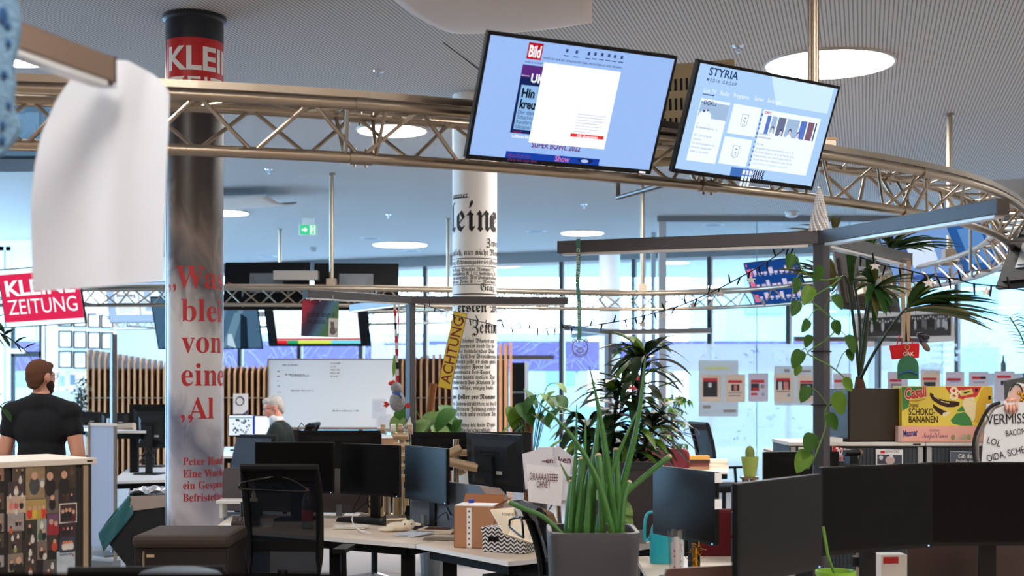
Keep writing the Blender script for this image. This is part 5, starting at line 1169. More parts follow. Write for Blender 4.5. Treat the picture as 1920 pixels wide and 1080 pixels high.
t = thing('glue_bottle', 'white glue bottle with a pointed nozzle behind the desk phone', 'bottle', (Xp(476, 9.1), 9.1, 0.742)); MB().lathe([(0.031, 0), (0.033, 0.02), (0.033, 0.11), (0.02, 0.14), (0.014, 0.145)], seg=20).build('body', pm('milk_plastic', (226, 220, 206), rough=0.4), t, smooth=True); MB().lathe([(0.016, 0.145), (0.015, 0.165), (0.005, 0.2)], seg=14).build('nozzle', pm('milk_plastic', (226, 220, 206)), t, smooth=True)
MB().lathe([(0.0335, 0.03), (0.0335, 0.09)], seg=20, caps=False).build('label', pm('label_grey', (200, 200, 196)), t)
t = thing('water_bottle', 'clear plastic drink bottle with a red cap seen through the chair mesh', 'bottle', (Xp(577, 8.5), 8.5, 0.742)); MB().lathe([(0.036, 0), (0.037, 0.15), (0.03, 0.19), (0.013, 0.235), (0.013, 0.25)], seg=18).build('body', glass('bottle_clear', (0.75, 0.85, 0.82), 0.1), t, smooth=True); MB().lathe([(0.0375, 0.05), (0.0375, 0.12)], seg=18, caps=False).build('label', pm('label_red', (180, 40, 50)), t); MB().lathe([(0.015, 0.24), (0.015, 0.262)], seg=14).build('cap', RED, t)
t = thing('small_riser', 'small white raised shelf behind the desk phone at the left desk end', 'shelf', (Xp(446, 9.25), 9.25, 0.74)); MB().box(-0.13, 0.12, -0.1, 0.1, 0.1, 0.12).build('board', WHITE, t)
for s_ in (-0.1, 0.1): MB().box(s_ - 0.01, s_ + 0.01, -0.08, 0.08, 0, 0.1).build('leg', WHITE, t)
t = thing('loudspeaker', 'small silver cylinder speaker with a black end lying on the centre desk papers', 'speaker', onz(740, 975, 0.79), R(15)); MB().tube([(-0.06, 0, 0), (0.07, 0, 0)], 0.032, 18).build('body', ALU, t, smooth=True); MB().tube([(-0.068, 0, 0), (-0.058, 0, 0)], 0.03, 18).build('front', BLACKM, t)
t = thing('tablet_case', 'dark device in a pale case leaning behind the silver cylinder', 'device', onz(785, 975, 0.745), R(-12)); MB().hexa([(-0.11, 0, 0), (0.11, 0, 0), (0.11, 0.012, 0), (-0.11, 0.012, 0), (-0.1, 0.05, 0.09), (0.09, 0.05, 0.09), (0.09, 0.062, 0.09), (-0.1, 0.062, 0.09)]).build('body', BLACK, t); MB().box(-0.12, 0.12, 0.01, 0.1, 0, 0.02).build('case', pm('case_beige', (200, 192, 176)), t)
t = thing('plush_toy', 'crumpled white plush toy with a green spot beside the keyboard', 'toy', onz(748, 996, 0.742)); m = MB(); m.ell((0, 0, 0.03), (0.08, 0.05, 0.03), 14, 8); m.ell((0.06, -0.01, 0.045), (0.045, 0.04, 0.035), 14, 8); m.ell((-0.07, -0.02, 0.015), (0.06, 0.04, 0.015), 12, 6); m.build('body', pm('plush_white', (232, 220, 200), rough=0.95, bump=0.4), t, smooth=2); MB().ell((0.062, -0.025, 0.072), (0.014, 0.012, 0.012), 8, 6).build('spot', pm('plush_green', (60, 110, 40)), t)
m = MB(); m.ell((0.04, -0.048, 0.05), 0.005, 8, 6); m.ell((0.082, -0.046, 0.05), 0.005, 8, 6); m.build('eye', INKB, t)
random.seed(21)
for i, (px, py, w_, l_, a, n, lab) in enumerate(((655, 990, 0.2, 0.16, 10, 2, 'loose papers right of the mesh chair on the centre desk'), (705, 966, 0.22, 0.12, -20, 2, 'pale papers behind the keyboard'), (775, 1003, 0.16, 0.2, -30, 2, 'blue white papers next to the plush toy'), (815, 998, 0.24, 0.2, -12, 3, 'newspapers with a dark red picture left of the carton'), (825, 1012, 0.2, 0.06, -6, 2, 'folded greyish newspaper at the front of the desk'), (880, 978, 0.3, 0.2, -35, 1, 'papers behind the carton'))):
    t = thing('paper_stack', lab, 'papers', onz(px, py, 0.742), R(a)); m = MB()
    for k in range(n): m.obox((0.01 * k, 0.012 * k, 0.004 + 0.007 * k), w_, l_, 0.005, Matrix.Rotation(R(random.uniform(-8, 8)), 4, 'Z'))
    m.build('sheets', pm('paper_tint_%d' % i, ((226, 218, 210), (232, 224, 212), (210, 218, 232), (230, 216, 196), (150, 140, 134), (236, 228, 216))[i], rough=0.8), t)
    if i == 3: MB().obox((0.02, 0.02, 0.024), w_ * 0.66, l_ * 0.6, 0.001).build('picture', pm('news_picture', (96, 52, 48), var=0.5, vscale=30), t)
t = thing('cable', 'white cable curling over the keyboard on the centre desk', 'cable', onz(660, 985, 0.75)); MB(t).tube(spline([onz(695, 1000, 0.76), onz(672, 992, 0.77), onz(660, 975, 0.79), onz(667, 962, 0.80), onz(682, 962, 0.77)], 6), 0.004, 6).build('wire', WHITE, t)
t = thing('cable', 'black cables looping on the desk below the dark monitors', 'cable', onz(815, 985, 0.75)); m = MB(t)
m.tube(spline([W(826, 898, 8.5), W(829, 930, 8.4), W(842, 958, 8.2), onz(852, 978, 0.76)], 6), 0.005, 6); m.tube(spline([onz(770, 985, 0.75), onz(800, 990, 0.75), onz(836, 984, 0.76), W(838, 962, 8.1), W(824, 968, 8.2), onz(812, 984, 0.75)], 6), 0.004, 6); m.tube(spline([W(690, 930, 9.1), W(692, 950, 9.1), W(714, 952, 9.1), W(716, 930, 9.1)], 6), 0.006, 6); m.tube(spline([W(676, 930, 9.2), W(662, 960, 9.2), W(694, 940, 9.1), W(712, 950, 9.1)], 6), 0.004, 6)
m.build('wire', INKB, t)
# carton, patterned box, lids
c = onz(882, 1028, 0.742)
t = thing('cardboard_box', 'tall brown open carton with a white printed tape strip on the pale desk', 'box', (c.x + 0.05, c.y + 0.1, 0.742), R(12)); m = MB(); w_, d_, h_, e_ = 0.125, 0.19, 0.235, 0.004
t.rotation_euler = (0, 0, R(-14))
for x0, x1, y0, y1 in ((-w_, w_ * 0.9, -d_ / 2, -d_ / 2 + e_), (-w_, w_ * 0.9, d_ / 2 - e_, d_ / 2), (-w_, -w_ + e_, -d_ / 2, d_ / 2), (w_ * 0.9 - e_, w_ * 0.9, -d_ / 2, d_ / 2)): m.box(x0, x1, y0, y1, 0, h_)
m.box(-w_, w_ * 0.9, -d_ / 2, d_ / 2, 0, e_); m.build('carton', CARD, t)
for a in (((-w_, d_ / 2, h_), (w_ * 0.9, d_ / 2, h_), (w_ * 0.9, d_ / 2 + 0.05, h_ + 0.05), (-w_, d_ / 2 + 0.05, h_ + 0.05)), ((w_ * 0.9, -d_ / 2, h_), (w_ * 0.9, d_ / 2, h_), (w_ + 0.04, d_ / 2, h_ + 0.035), (w_ + 0.04, -d_ / 2, h_ + 0.035))):
    MB().add(a, [(0, 1, 2, 3)]).build('flap', pm('card_inner', (160, 104, 68), rough=0.85), t, mods=[('SOLIDIFY', {'thickness': 0.004})])
m = MB(); m.rect(-0.05, -0.022, 0.0, h_ - 0.01, -d_ / 2 - 0.001); m.mat(1)
for k in range(7): m.ell((-0.036, -d_ / 2 - 0.002, 0.02 + k * 0.031), (0.005, 0.0004, 0.006), 6, 4)
m.build('tape', [PAPER, pm('tape_print', (70, 80, 100))], t); m = MB(); m.box(-w_ + 0.006, w_ * 0.8, -d_ / 2 + 0.01, d_ / 2 - 0.03, h_ - 0.05, h_ + 0.006); m.build('white_liner', PAPER, t)
t = thing('soda_bottle', 'clear bottle whose blue cap sticks out of the carton', 'bottle', (c.x - 0.0, c.y + 0.16, 0.742)); MB().lathe([(0.03, 0.01), (0.03, 0.2), (0.012, 0.235)], seg=14).build('body', glass('bottle_clear', (0.75, 0.85, 0.82), 0.1), t); MB().lathe([(0.017, 0.235), (0.017, 0.262)], seg=16).build('cap', pm('cap_blue', (30, 60, 160)), t)
def zigzag():
    m = bpy.data.materials.new('zigzag_print'); m.use_nodes = True; n, l = m.node_tree.nodes, m.node_tree.links; b = n['Principled BSDF']
    tc = n.new('ShaderNodeTexCoord'); sp = n.new('ShaderNodeSeparateXYZ'); l.new(tc.outputs['Object'], sp.inputs[0])
    def mt(op, a, v):
        q = n.new('ShaderNodeMath'); q.operation = op
        for i, x in enumerate((a, v)):
            if isinstance(x, (int, float)): q.inputs[i].default_value = x
            else: l.new(x, q.inputs[i])
        return q.outputs[0]
    tri = mt('ABSOLUTE', mt('SUBTRACT', mt('FRACT', mt('MULTIPLY', mt('ADD', sp.outputs[0], sp.outputs[1]), 26.0), 0), 0.5), 0)
    wv = mt('FRACT', mt('ADD', mt('MULTIPLY', sp.outputs[2], 46.0), mt('MULTIPLY', tri, 1.5)), 0)
    r_ = n.new('ShaderNodeValToRGB'); r_.color_ramp.interpolation = 'CONSTANT'; r_.color_ramp.elements[0].color = lin((24, 28, 44)) + (1,); r_.color_ramp.elements[1].position = 0.48; r_.color_ramp.elements[1].color = lin((232, 232, 236)) + (1,)
    l.new(wv, r_.inputs[0]); l.new(r_.outputs[0], b.inputs['Base Color']); return m
c = onz(948, 1038, 0.742)
t = thing('patterned_box', 'black and white zigzag storage box with a dark label holder right of the carton', 'box', (c.x + 0.03, c.y + 0.13, 0.742), R(-24)); MB().box(-0.13, 0.13, -0.1, 0.1, 0, 0.11).build('body', zigzag(), t, bev=0.003); MB().box(-0.135, 0.135, -0.105, 0.105, 0.105, 0.135).build('lid', zigzag(), t, bev=0.003); MB().box(-0.09, -0.03, -0.108, -0.1, 0.06, 0.085).build('label_holder', BLACK, t)
t = thing('printed_card', 'beige card with a printed code and black drawing lying aslant on the patterned box', 'card', W(962, 985, 7.02))
q = [W(919, 957, 7.1), W(965, 953, 7.35), W(1022, 1000, 7.4), W(996, 1020, 6.92), W(945, 1003, 6.9)]
MB(t).add(q, [(0, 1, 2, 3, 4)]).build('card', pm('card_beige', (232, 214, 184), rough=0.7), t, mods=[('SOLIDIFY', {'thickness': 0.008})])
m = MB(t); q = [W(964, 952.5, 7.33), W(1006, 951, 7.42), W(1012, 966, 7.38), W(972, 969, 7.22)]; m.add([p + Vector((0, -0.02, 0.004)) for p in q], [(0, 1, 2, 3)])
for k in range(10): a = W(941 + k * 2.3, 962 + k * 0.1, 7.1); m.add([a + Vector((0, -0.012, 0.003)), a + Vector((0.003, -0.012, 0.003)), a + Vector((0.006, -0.03, -0.01)), a + Vector((0.003, -0.03, -0.01))], [(0, 1, 2, 3)])
m.build('print', pm('card_print', (40, 38, 40)), t)
t = thing('cardboard_sheet', 'greyish brown cardboard lid standing slanted behind the carton', 'card', W(935, 938, 7.75)); q = [W(898, 913, 7.9), W(936, 917, 8.1), W(978, 962, 7.7), W(938, 962, 7.55)]
MB(t).add(q, [(0, 1, 2, 3)]).build('board', pm('lid_brown', (122, 100, 92), rough=0.8), t, mods=[('SOLIDIFY', {'thickness': 0.008})])
# word cards on a stick
t = thing('word_cards', 'bundle of white paper cards on a stick with the red-black two-line words', 'sign', (Xp(1046, 6.7), 6.7, 0.742))
for i, (q, D) in enumerate((([(979, 851), (1008, 843), (1010, 838), (1042, 838), (1043, 900), (985, 918)], 6.74), ([(1042, 832), (1076, 858), (1062, 948), (1044, 942)], 6.72), ([(1044, 862), (1070, 872), (1066, 936), (1046, 940)], 6.70), ([(987, 870), (1056, 877), (1052, 949), (991, 940)], 6.62))):
    MB(t).add([W(x, y, D) for x, y in q], [tuple(range(len(q)))]).build('card', pm('card_white_%d' % i, ((226, 224, 230), (216, 214, 222), (232, 230, 236), (244, 242, 248))[i], rough=0.7), t, mods=[('SOLIDIFY', {'thickness': 0.003})])
m = MB(t); k = 6.65 / F
for s_, x, y, wd_ in (('DRAAAAJEEEEE', 993, 899, 53), ('OHNE I', 1006, 914, 24)):
    p = W(x, y, 6.608); m.text(s_, 13 * k / 0.7, p.x, p.z, p.y, 'l', bold=0.003, width=wd_ * k, rot=R(-3.5))
m.build('lettering', pm('word_ink', (92, 24, 48)), t)
m = MB(t); p = W(1047, 868, 6.71 - 0.012); m.text('ken', 12 * k / 0.7, p.x, p.z, p.y, 'l', bold=0.02); p = W(1016, 868, 6.728); m.text('–en', 10 * k / 0.7, p.x, p.z, p.y, 'l', bold=0.02); p = W(1062, 900, 6.69); m.text('ma', 12 * k / 0.7, p.x, p.z, p.y, 'l', bold=0.03, rot=R(-20)); m.build('lettering', pm('word_ink', (92, 24, 48)), t)
MB(t).tube([W(1046, 930, 6.75), (Xp(1052, 7.3), 7.3, 0.76)], 0.012, 10).build('stick', ALU, t); MB(t).lathe([(0.06, 0), (0.06, 0.015)], c=(Xp(1052, 7.3), 7.3, 0.742), seg=18).build('foot', DGREY, t)
# right of the planter
divider('dark heather fabric desk screen behind the tall green spikes', (Xp(1083, 7.75), 7.75), (Xp(1234, 7.75), 7.75), 0.76, Zp(866, 7.75), pm('heather_fabric', (74, 70, 70), rough=0.95, bump=0.8, bscale=200, var=0.25, vscale=90), 0.05, 0.04, frame=pm('frame_dark', (40, 42, 46), rough=0.5))
divider('red desk screen behind the dark leafy plant', (Xp(1192, 11.4), 11.4), (Xp(1291, 11.0), 11.0), 0.74, Zp(840, 11.2), pm('screen_red', (142, 26, 32), rough=0.6), 0.03, 0.05)
desk('pale desk under the red desk screen at the glass side', [(Xp(1150, 11), 10.7), (Xp(1292, 11), 10.6), (Xp(1292, 12), 12.0), (Xp(1150, 12), 12.2)], legs=[(1.1, 11.4), (1.5, 11.3)])
desk('pale desk strip behind the turquoise bottle', [(0.84, 7.99), (0.87, 7.99), (1.06, 8.6), (0.84, 8.95)], legs=[(0.9, 8.5)], mat_=DESKT)
desk('pale near desk under the turquoise bottle and the tumbler', [(0.62, 4.9), (2.6, 4.7), (2.6, 6.06), (1.6, 6.2), (1.42, 6.3), (1.3, 6.6), (1.2, 7.16), (0.665, 7.16)], legs=[(1.5, 5.4), (2.4, 5.4)])
monitor('dark monitor with tape on its edge, turned away right of the turquoise bottle', 1280, 945, 6.30, -66, 0.56, 0.60)
m = [o for o in COL.objects if o.parent is None and o.name.startswith('monitor') and 'tape on its edge' in o['label']][0]
for zz in (0.12, 0.0): MB().box(0.283, 0.288, -0.004, 0.03, zz + 0.0, zz + 0.045).build('tape', PAPER, m)
monitor('black monitor at the left of the near row on the right, strongly turned', 1466, 990, 4.72, 50, 0.61, 0.575, group='near monitors')
monitor('black monitor in the middle of the near row, left of the frontal one', 1647, 953, 5.475, 28.8, 0.61, 0.58, group='near monitors')
monitor('black frontal monitor at the right edge of the near row', 1862, 945, 5.66, 3, 0.61, 0.58, group='near monitors')
monitor('grey monitor back behind the dark three-armed post', 1500, 890, 6.9, 186, 0.4, 0.6, back=False, led=False)
t = thing('metal_pole', 'silver pole under the middle near monitor', 'pole', (Xp(1636, 5.45), 5.62, 0.742)); MB().tube([(0, 0, 0), (0, 0, 0.3)], 0.024, 16).build('tube', ALU, t, smooth=True); MB().tube([(0, 0, 0.16), (0, 0, 0.2)], 0.04, 16).build('collar', BLACK, t)
t = thing('white_carton', 'small white carton on the desk below the near monitors', 'box', (Xp(1676, 5.9), 5.95, 0.742), 0.1); MB().box(-0.06, 0.06, -0.04, 0.04, 0, 0.17).build('body', PAPER, t, bev=0.002); MB().rect(-0.05, 0.02, 0.13, 0.16, -0.041).build('label', RED, t)
t = thing('plant_pot', 'lime green pot on the desk below the near monitors', 'pot', (Xp(1567, 5.3), 5.3, 0.742)); MB().lathe([(0.055, 0), (0.075, 0.17), (0.08, 0.17), (0.08, 0.185), (0.07, 0.185), (0.065, 0.16)], seg=24, caps=False).build('shell', pm('lime_pot', (120, 170, 40), rough=0.4), t, smooth=True)
MB().lathe([(0.066, 0.16), (0.0, 0.165)], seg=20, caps=False).build('soil', pm('soil', (60, 44, 34), rough=1), t); m = MB(); m.tube([(0, 0, 0.16), (-0.03, 0, 0.24), (-0.05, 0, 0.36)], 0.006, 6); m.build('stem', pm('stem_green', (96, 140, 50)), t)
t = thing('bottle', 'turquoise steel bottle with a loop handle on the near desk', 'bottle', (Xp(1240, 6.9), 6.9, 0.742)); TQ = pm('turquoise', (34, 166, 184), rough=0.3); MB().lathe([(0.058, 0), (0.06, 0.02), (0.06, 0.15), (0.05, 0.19), (0.032, 0.215), (0.03, 0.245)], seg=28).build('body', TQ, t, smooth=True); MB().lathe([(0.034, 0.245), (0.034, 0.28), (0.02, 0.29)], seg=20).build('cap', TQ, t, smooth=True)
MB().tube(spline([(-0.03, 0, 0.26), (-0.07, 0, 0.255), (-0.085, 0, 0.2), (-0.085, 0, 0.12), (-0.06, 0, 0.13), (-0.035, 0, 0.2)], 5), 0.008, 8).build('loop_handle', TQ, t, smooth=True)
t = thing('tumbler', 'glass tumbler with dotted straws on the near desk', 'glass', (Xp(1268, 6.1), 6.1, 0.742)); MB().lathe([(0.03, 0), (0.036, 0.14), (0.042, 0.26), (0.039, 0.26), (0.033, 0.14), (0.027, 0.01)], seg=24, caps=False).build('glass', glass('tumbler_glass', (0.93, 0.95, 0.96), 0.12), t, smooth=True); MB().lathe([(0.018, 0.02), (0.024, 0.19), (0.012, 0.225)], seg=16).build('straw_cup', pm('dotted_paper', (232, 214, 214)), t, smooth=True)
m = MB()
for k in range(14): a = k * 2.1; zz = 0.04 + (k % 7) * 0.025; r_ = 0.0185 + 0.0345 * (zz - 0.02) * 0.9; m.ell((r_ * math.cos(a), r_ * math.sin(a), zz), (0.004, 0.004, 0.005), 6, 4)
m.build('dots', RED, t)
t = thing('laptop', 'blurred brown laptop lid with a small red mark at the bottom edge', 'laptop', onz(1330, 1075, 0.742) + Vector((0.1, -1.3, 0)), R(22)); t.location = (Xp(1335, 4.85), 4.85, 0.742)
MB().plate(rrect(-0.19, 0.17, 0.0, 0.265, 0.012), 0.0, 0.012).build('lid', pm('laptop_brown', (96, 70, 60), rough=0.35, metal=0.3), t); MB().box(-0.19, 0.17, 0.014, 0.24, 0.0, 0.016).build('base', pm('laptop_brown', (96, 70, 60)), t); MB().ell((0.0, -0.001, 0.17), (0.008, 0.0005, 0.004), 8, 4).build('mark', RED, t)
divider('dark purplish desk screen below the frontal near monitor', (Xp(1700, 6.0), 6.0), (Xp(1990, 6.0), 6.0), 0.742, 1.02, pm('screen_plum', (60, 44, 44), rough=0.5))
t = thing('gold_tinsel', 'gold foil tinsel behind the tumbler under the turned monitor', 'tinsel', (Xp(1303, 6.15), 6.15, 0.742)); m = MB(); random.seed(4)
for k in range(60): a = Vector((random.gauss(0, 0.02), random.gauss(0, 0.02), random.uniform(0.02, 0.19))); d = Vector((random.uniform(-1, 1), random.uniform(-1, 1), random.uniform(-1, 1))).normalized(); m.bar(a, a + d * 0.03, 0.006, 0.001)
m.tube([(0, 0, 0), (0, 0, 0.17)], 0.012, 8); m.build('foil', pm('gold_foil', (220, 170, 70), metal=1.0, rough=0.25), t)
t = thing('red_cushion_chair', 'dark red chair seat seen between the turned monitor and the near monitors', 'chair', (Xp(1365, 7.6), 7.6, 0)); MB().prism(rrect(-0.24, 0.24, -0.22, 0.24, 0.06), 0.44, 0.52).build('seat', pm('chair_red', (110, 14, 26), rough=0.8), t, bev=0.02)
MB().plate(rrect(-0.22, 0.22, 0.58, 0.98, 0.08), -0.3, -0.24).build('backrest', pm('chair_red', (110, 14, 26)), t, bev=0.02); MB().tube([(0, 0, 0.05), (0, 0, 0.44)], 0.03).build('gas_column', BLACK, t); m = MB()
for k in range(5): a = 1.256 * k; m.bar((0, 0, 0.1), (0.28 * math.cos(a), 0.28 * math.sin(a), 0.04), 0.05, 0.04)
m.build('star_base', BLACK, t); MB().box(-0.03, 0.03, -0.28, -0.2, 0.45, 0.62).build('back_support', BLACK, t)
t = thing('loudspeaker', 'dark blue armrest column of a chair behind the left near monitor', 'armrest', (Xp(1385, 6.9), 6.9, 0.74)); 
for k, zz in enumerate((0.0, 0.14, 0.27)): MB().prism(rrect(-0.035, 0.035, -0.04, 0.04, 0.015), zz, zz + 0.125).build('section', pm('blue_rubber', (44, 56, 78), rough=0.5), t, bev=0.008)
t = thing('pole_stand', 'pair of short silver tubes standing behind the left near monitor, under the cactus', 'pole', (Xp(1405, 6.2), 6.2, 0.742))
m = MB()
for s_ in (-0.018, 0.018): m.tube([(s_, 0, 0), (s_, 0, 0.492)], 0.017, 16)
m.build('tube', ALU, t, smooth=True); MB().prism(rrect(-0.06, 0.06, -0.05, 0.05, 0.01), 0, 0.012).build('base', ALU, t); MB().prism(rrect(-0.04, 0.04, -0.035, 0.035, 0.01), 0.485, 0.495).build('cap_plate', ALU, t)
t = thing('cactus', 'small cactus in a ribbed lime green pot above the left near monitor', 'plant', (Xp(1406, 6.2), 6.2, 1.238)); prof = [(0.026, 0)] + [(0.026 + 0.014 * i / 10 + (0.0016 if i % 2 else 0), 0.085 * i / 10) for i in range(1, 11)] + [(0.041, 0.092), (0.036, 0.092), (0.034, 0.07)]
MB().lathe(prof, seg=24, caps=False).build('pot', pm('cactus_pot', (150, 170, 84), rough=0.45), t, smooth=True); MB().lathe([(0.035, 0.075), (0.0, 0.08)], seg=16, caps=False).build('soil', pm('soil', (60, 44, 34)), t)
m = MB(); vs = []; fs = []; sg = 24; rings = 12
for i in range(rings + 1):
    k = i / rings; zz = 0.075 + 0.068 * k; r0 = 0.019 * (1 - max(0, (k - 0.55) / 0.45) ** 2.2) ** 0.5 * (0.85 + 0.15 * math.sin(k * 3))
    for j in range(sg): a = 2 * math.pi * j / sg; rr = max(0.0005, r0) * (1 + (0.12 if j % 2 else -0.08)); vs.append((rr * math.cos(a), rr * math.sin(a), zz))
for i in range(rings):
    for j in range(sg): q = (j + 1) % sg; fs.append((i * sg + j, i * sg + q, (i + 1) * sg + q, (i + 1) * sg + j))
m.add(vs, fs); m.build('body', pm('cactus_green', (122, 138, 70), rough=0.8), t, smooth=2); m = MB(); random.seed(9)
for k in range(70): a = random.uniform(0, 6.28); zz = random.uniform(0.08, 0.135); d = Vector((math.cos(a), math.sin(a), 0.2)); m.tube([(0.018 * d.x, 0.018 * d.y, zz), (0.024 * d.x, 0.024 * d.y, zz + 0.002)], 0.0006, 4)
m.build('spines', pm('spine', (226, 214, 170)), t)
# ------------------------------------------------------------------ right cabinets and what stands on them
TAMB = pm('tambour_grey', (52, 60, 68), rough=0.55); CTOP = pm('cabinet_top', (222, 220, 214), rough=0.45); SIDE = pm('cabinet_strip', (196, 200, 202), rough=0.35, metal=0.4)
DC = 7.0; ZC = Zp(829, DC)
def cabinet(label, x0, x1, y, z, strip_l, strip_r, d=0.45):
    t = thing('cabinet', label, 'cabinet', (x0, y, 0)); w = x1 - x0
    MB().box(0, w, 0.01, d, 0.02, z - 0.02).build('body', TAMB, t)
    MB().box(-0.004, w + 0.004, -0.012, d + 0.01, z - 0.02, z).build('top', CTOP, t, bev=0.003)
    m = MB(); n = int(w / 0.02)
    for k in range(n): m.box(k * w / n + 0.001, (k + 1) * w / n - 0.001, 0.002, 0.0105, 0.05, z - 0.03)
    m.build('tambour_door', TAMB, t)
    if strip_l: MB().box(0.005, 0.03, -0.002, 0.012, 0.03, z - 0.025).build('side_rail', SIDE, t)
    if strip_r: MB().box(w - 0.03, w - 0.005, -0.002, 0.012, 0.03, z - 0.025).build('side_rail', SIDE, t)
    MB().box(w - 0.06, w - 0.02, -0.0135, -0.012, z - 0.014, z - 0.007).build('badge', INKB, t)
    return t
cabinet('dark grey cabinet with white top under the planter box, right of the three-armed post', Xp(1481, DC), Xp(1732, DC), DC, ZC, True, True)
cabinet('dark grey cabinet with white top under the sweets cartons at the right edge', Xp(1736, DC), Xp(2010, DC), DC, ZC, True, False)
def sheet_on(label, quad, D, mat_, content=None, name='flyer', cat='flyer', th=0.001):
    c = [W(x, y, D) for x, y in quad]; o = sum(c, Vector()) / 4; t = thing(name, label, cat, o)
    MB(t).add(c, [tuple(range(len(c)))]).build('sheet', mat_, t, mods=[('SOLIDIFY', {'thickness': th, 'offset': 0})])
    if content: content(t, D)
    return t
def cA(t, D):
    m = MB(t); k = D / F
    p = W(1565, 851, D - 0.004); m.text('2015', 13 * k / 0.7, p.x, p.z, p.y, 'l', bold=0.03, rot=R(-10), width=28 * k); m.build('lettering', INKW, t)
    m = MB(t); p = W(1563, 862, D - 0.003); m.text('Rückblick', 9 * k / 0.7, p.x, p.z, p.y, 'l', bold=0.02, rot=R(-4), width=44 * k); m.build('lettering', pm('flyer_red', (170, 40, 60)), t)
    m = MB(t); m.add([W(1562, 836, D - 0.002), W(1582, 840, D - 0.002), W(1580, 853, D - 0.002), W(1561, 850, D - 0.002)], [(0, 1, 2, 3)]); m.build('red_field', RED, t)
sheet_on('tilted flyer with a white year on red, on the cabinet front right of the post', [(1560, 836), (1612, 846), (1608, 866), (1560, 864)], DC - 0.012, pm('flyer_grey', (190, 180, 190)), cA)
def cB(t, D):
    k = D / F; m = MB(t); p = W(1660, 849, D - 0.003); m.text('SONNTAG', 5.5 * k / 0.7, p.x, p.z, p.y, 'l', 1.0, width=26 * k); m.build('lettering', pm('grey_ink', (130, 130, 140)), t)
    m = MB(t); m.add([W(1651, 845, D - 0.002), W(1659, 845, D - 0.002), W(1659, 850, D - 0.002), W(1651, 850, D - 0.002)], [(0, 1, 2, 3)]); m.build('red_field', RED, t)
    m = MB(t); m.add([W(1645, 852, D - 0.002), W(1691, 853, D - 0.002), W(1691, 870, D - 0.002), W(1645, 870, D - 0.002)], [(0, 1, 2, 3)]); m.mat(1); m.ell(W(1669, 863, D - 0.003), (9 * k, 0.0005, 8 * k), 14, 8); m.mat(2); m.ell(W(1671, 855, D - 0.004), (3.4 * k, 0.0005, 4 * k), 12, 6); m.ell(W(1652, 858, D - 0.004), (4 * k, 0.0005, 4 * k), 12, 6)
    m.build('picture', [pm('news_dark', (64, 70, 84)), pm('news_pink', (196, 170, 166)), pm('news_pale', (206, 208, 214))], t)
sheet_on('white newspaper front page with a Sunday title on the cabinet front', [(1642, 842), (1693, 843), (1693, 874), (1642, 873)], DC - 0.012, PAPER, cB)
def cC(t, D):
    k = D / F; m = MB(t); p = W(1797, 859, D - 0.003); m.text('Gib der', 8 * k / 0.7, p.x, p.z, p.y, 'l', 1.0, bold=0.015, width=29 * k); m.text('Politik ein', 7 * k / 0.7, p.x - 0.012, p.z - 0.026, p.y, 'l', 1.0, bold=0.01, width=34 * k); m.build('lettering', INKW, t)
    m = MB(t); q = [W(x, y, D - 0.002) for x, y in ((1782, 846), (1832, 848), (1832, 872), (1782, 872))]; m.tube(q, 0.0012, 4, closed=True); m.build('border', PAPER, t)
sheet_on('grey sign with white words and a thin border on the right cabinet front', [(1781, 845), (1833, 847), (1833, 874), (1781, 874)], DC - 0.012, pm('sign_slate', (92, 100, 112)), cC)
sheet_on('small white leaflet on the cabinet front just left of the post', [(1497, 838), (1521, 838), (1521, 857), (1497, 857)], DC - 0.012, PAPER)
# stack of thin trays left of the cabinet
t = thing('wood_tray', 'thin wooden board with a dark opening left of the grey cabinets', 'shelf', (Xp(1467, 7.5), 7.5, 0)); MB().box(-0.05, 0.12, -0.1, 0.3, Zp(848, 7.4) - 0.012, Zp(848, 7.4)).build('board', pm('wood_board', (180, 150, 116)), t); MB().box(-0.0, 0.12, -0.08, 0.3, 0, Zp(848, 7.4) - 0.013).build('body', BLACK, t)
# planter box
zt_ = ZC + 0.001
t = thing('planter_box', 'dark brown square planter box holding the palm on the grey cabinet', 'planter', (Xp(1592, 6.98), 7.0, zt_), R(9))
w_, h_ = 0.30, 0.28; m = MB(); e_ = 0.012
for a in ((0, w_, 0, e_), (0, w_, w_ - e_, w_), (0, e_, 0, w_), (w_ - e_, w_, 0, w_)): m.box(a[0], a[1], a[2], a[3], 0.0, h_)
m.box(0, w_, 0, w_, 0, 0.01); PLB = pm('planter_brown', (54, 46, 38), rough=0.4); m.build('shell', PLB, t, bev=0.002)
MB().box(e_, w_ - e_, e_, w_ - e_, 0.2, 0.25).build('soil', pm('soil', (60, 44, 34)), t)
PLANTER_C = root_mat(t) @ Vector((w_ / 2, w_ / 2, 0.25))
t = thing('white_tray', 'white paper slab under the left corner of the planter box', 'tray', (Xp(1566, 6.98), 7.0, zt_)); MB().box(-0.05, 0.045, 0.0, 0.2, 0, 0.02).build('slab', PAPER, t)
# sweets cartons
t = thing('carton', 'pink long wafer carton lying under the yellow carton', 'carton', (Xp(1688, 6.95), 6.985, zt_)); w_ = Xp(1868, 6.95) - Xp(1690, 6.95); h_ = 30 * 6.95 / F
MB().box(0, w_, 0, 0.25, 0, h_).build('box', [pm('carton_pink', (242, 176, 160), rough=0.6)], t, bev=0.002)
k = 6.95 / F; m = MB(); m.text('Manner', 12 * k / 0.7, 10 * k, 10 * k, -0.001, 'l', bold=0.03, width=27 * k, rot=R(6)); m.build('lettering', pm('ink_royal', (40, 50, 130)), t)
m = MB(); m.text(style('Neapolitaner', IT), 12 * k / 0.7, 45 * k, 8 * k, -0.001, 'l', width=48 * k); m.text('ORIGINAL', 4 * k / 0.7, 58 * k, 20 * k, -0.001, 'l', width=20 * k); m.build('lettering', pm('ink_mauve', (130, 84, 130)), t)
m = MB(); 
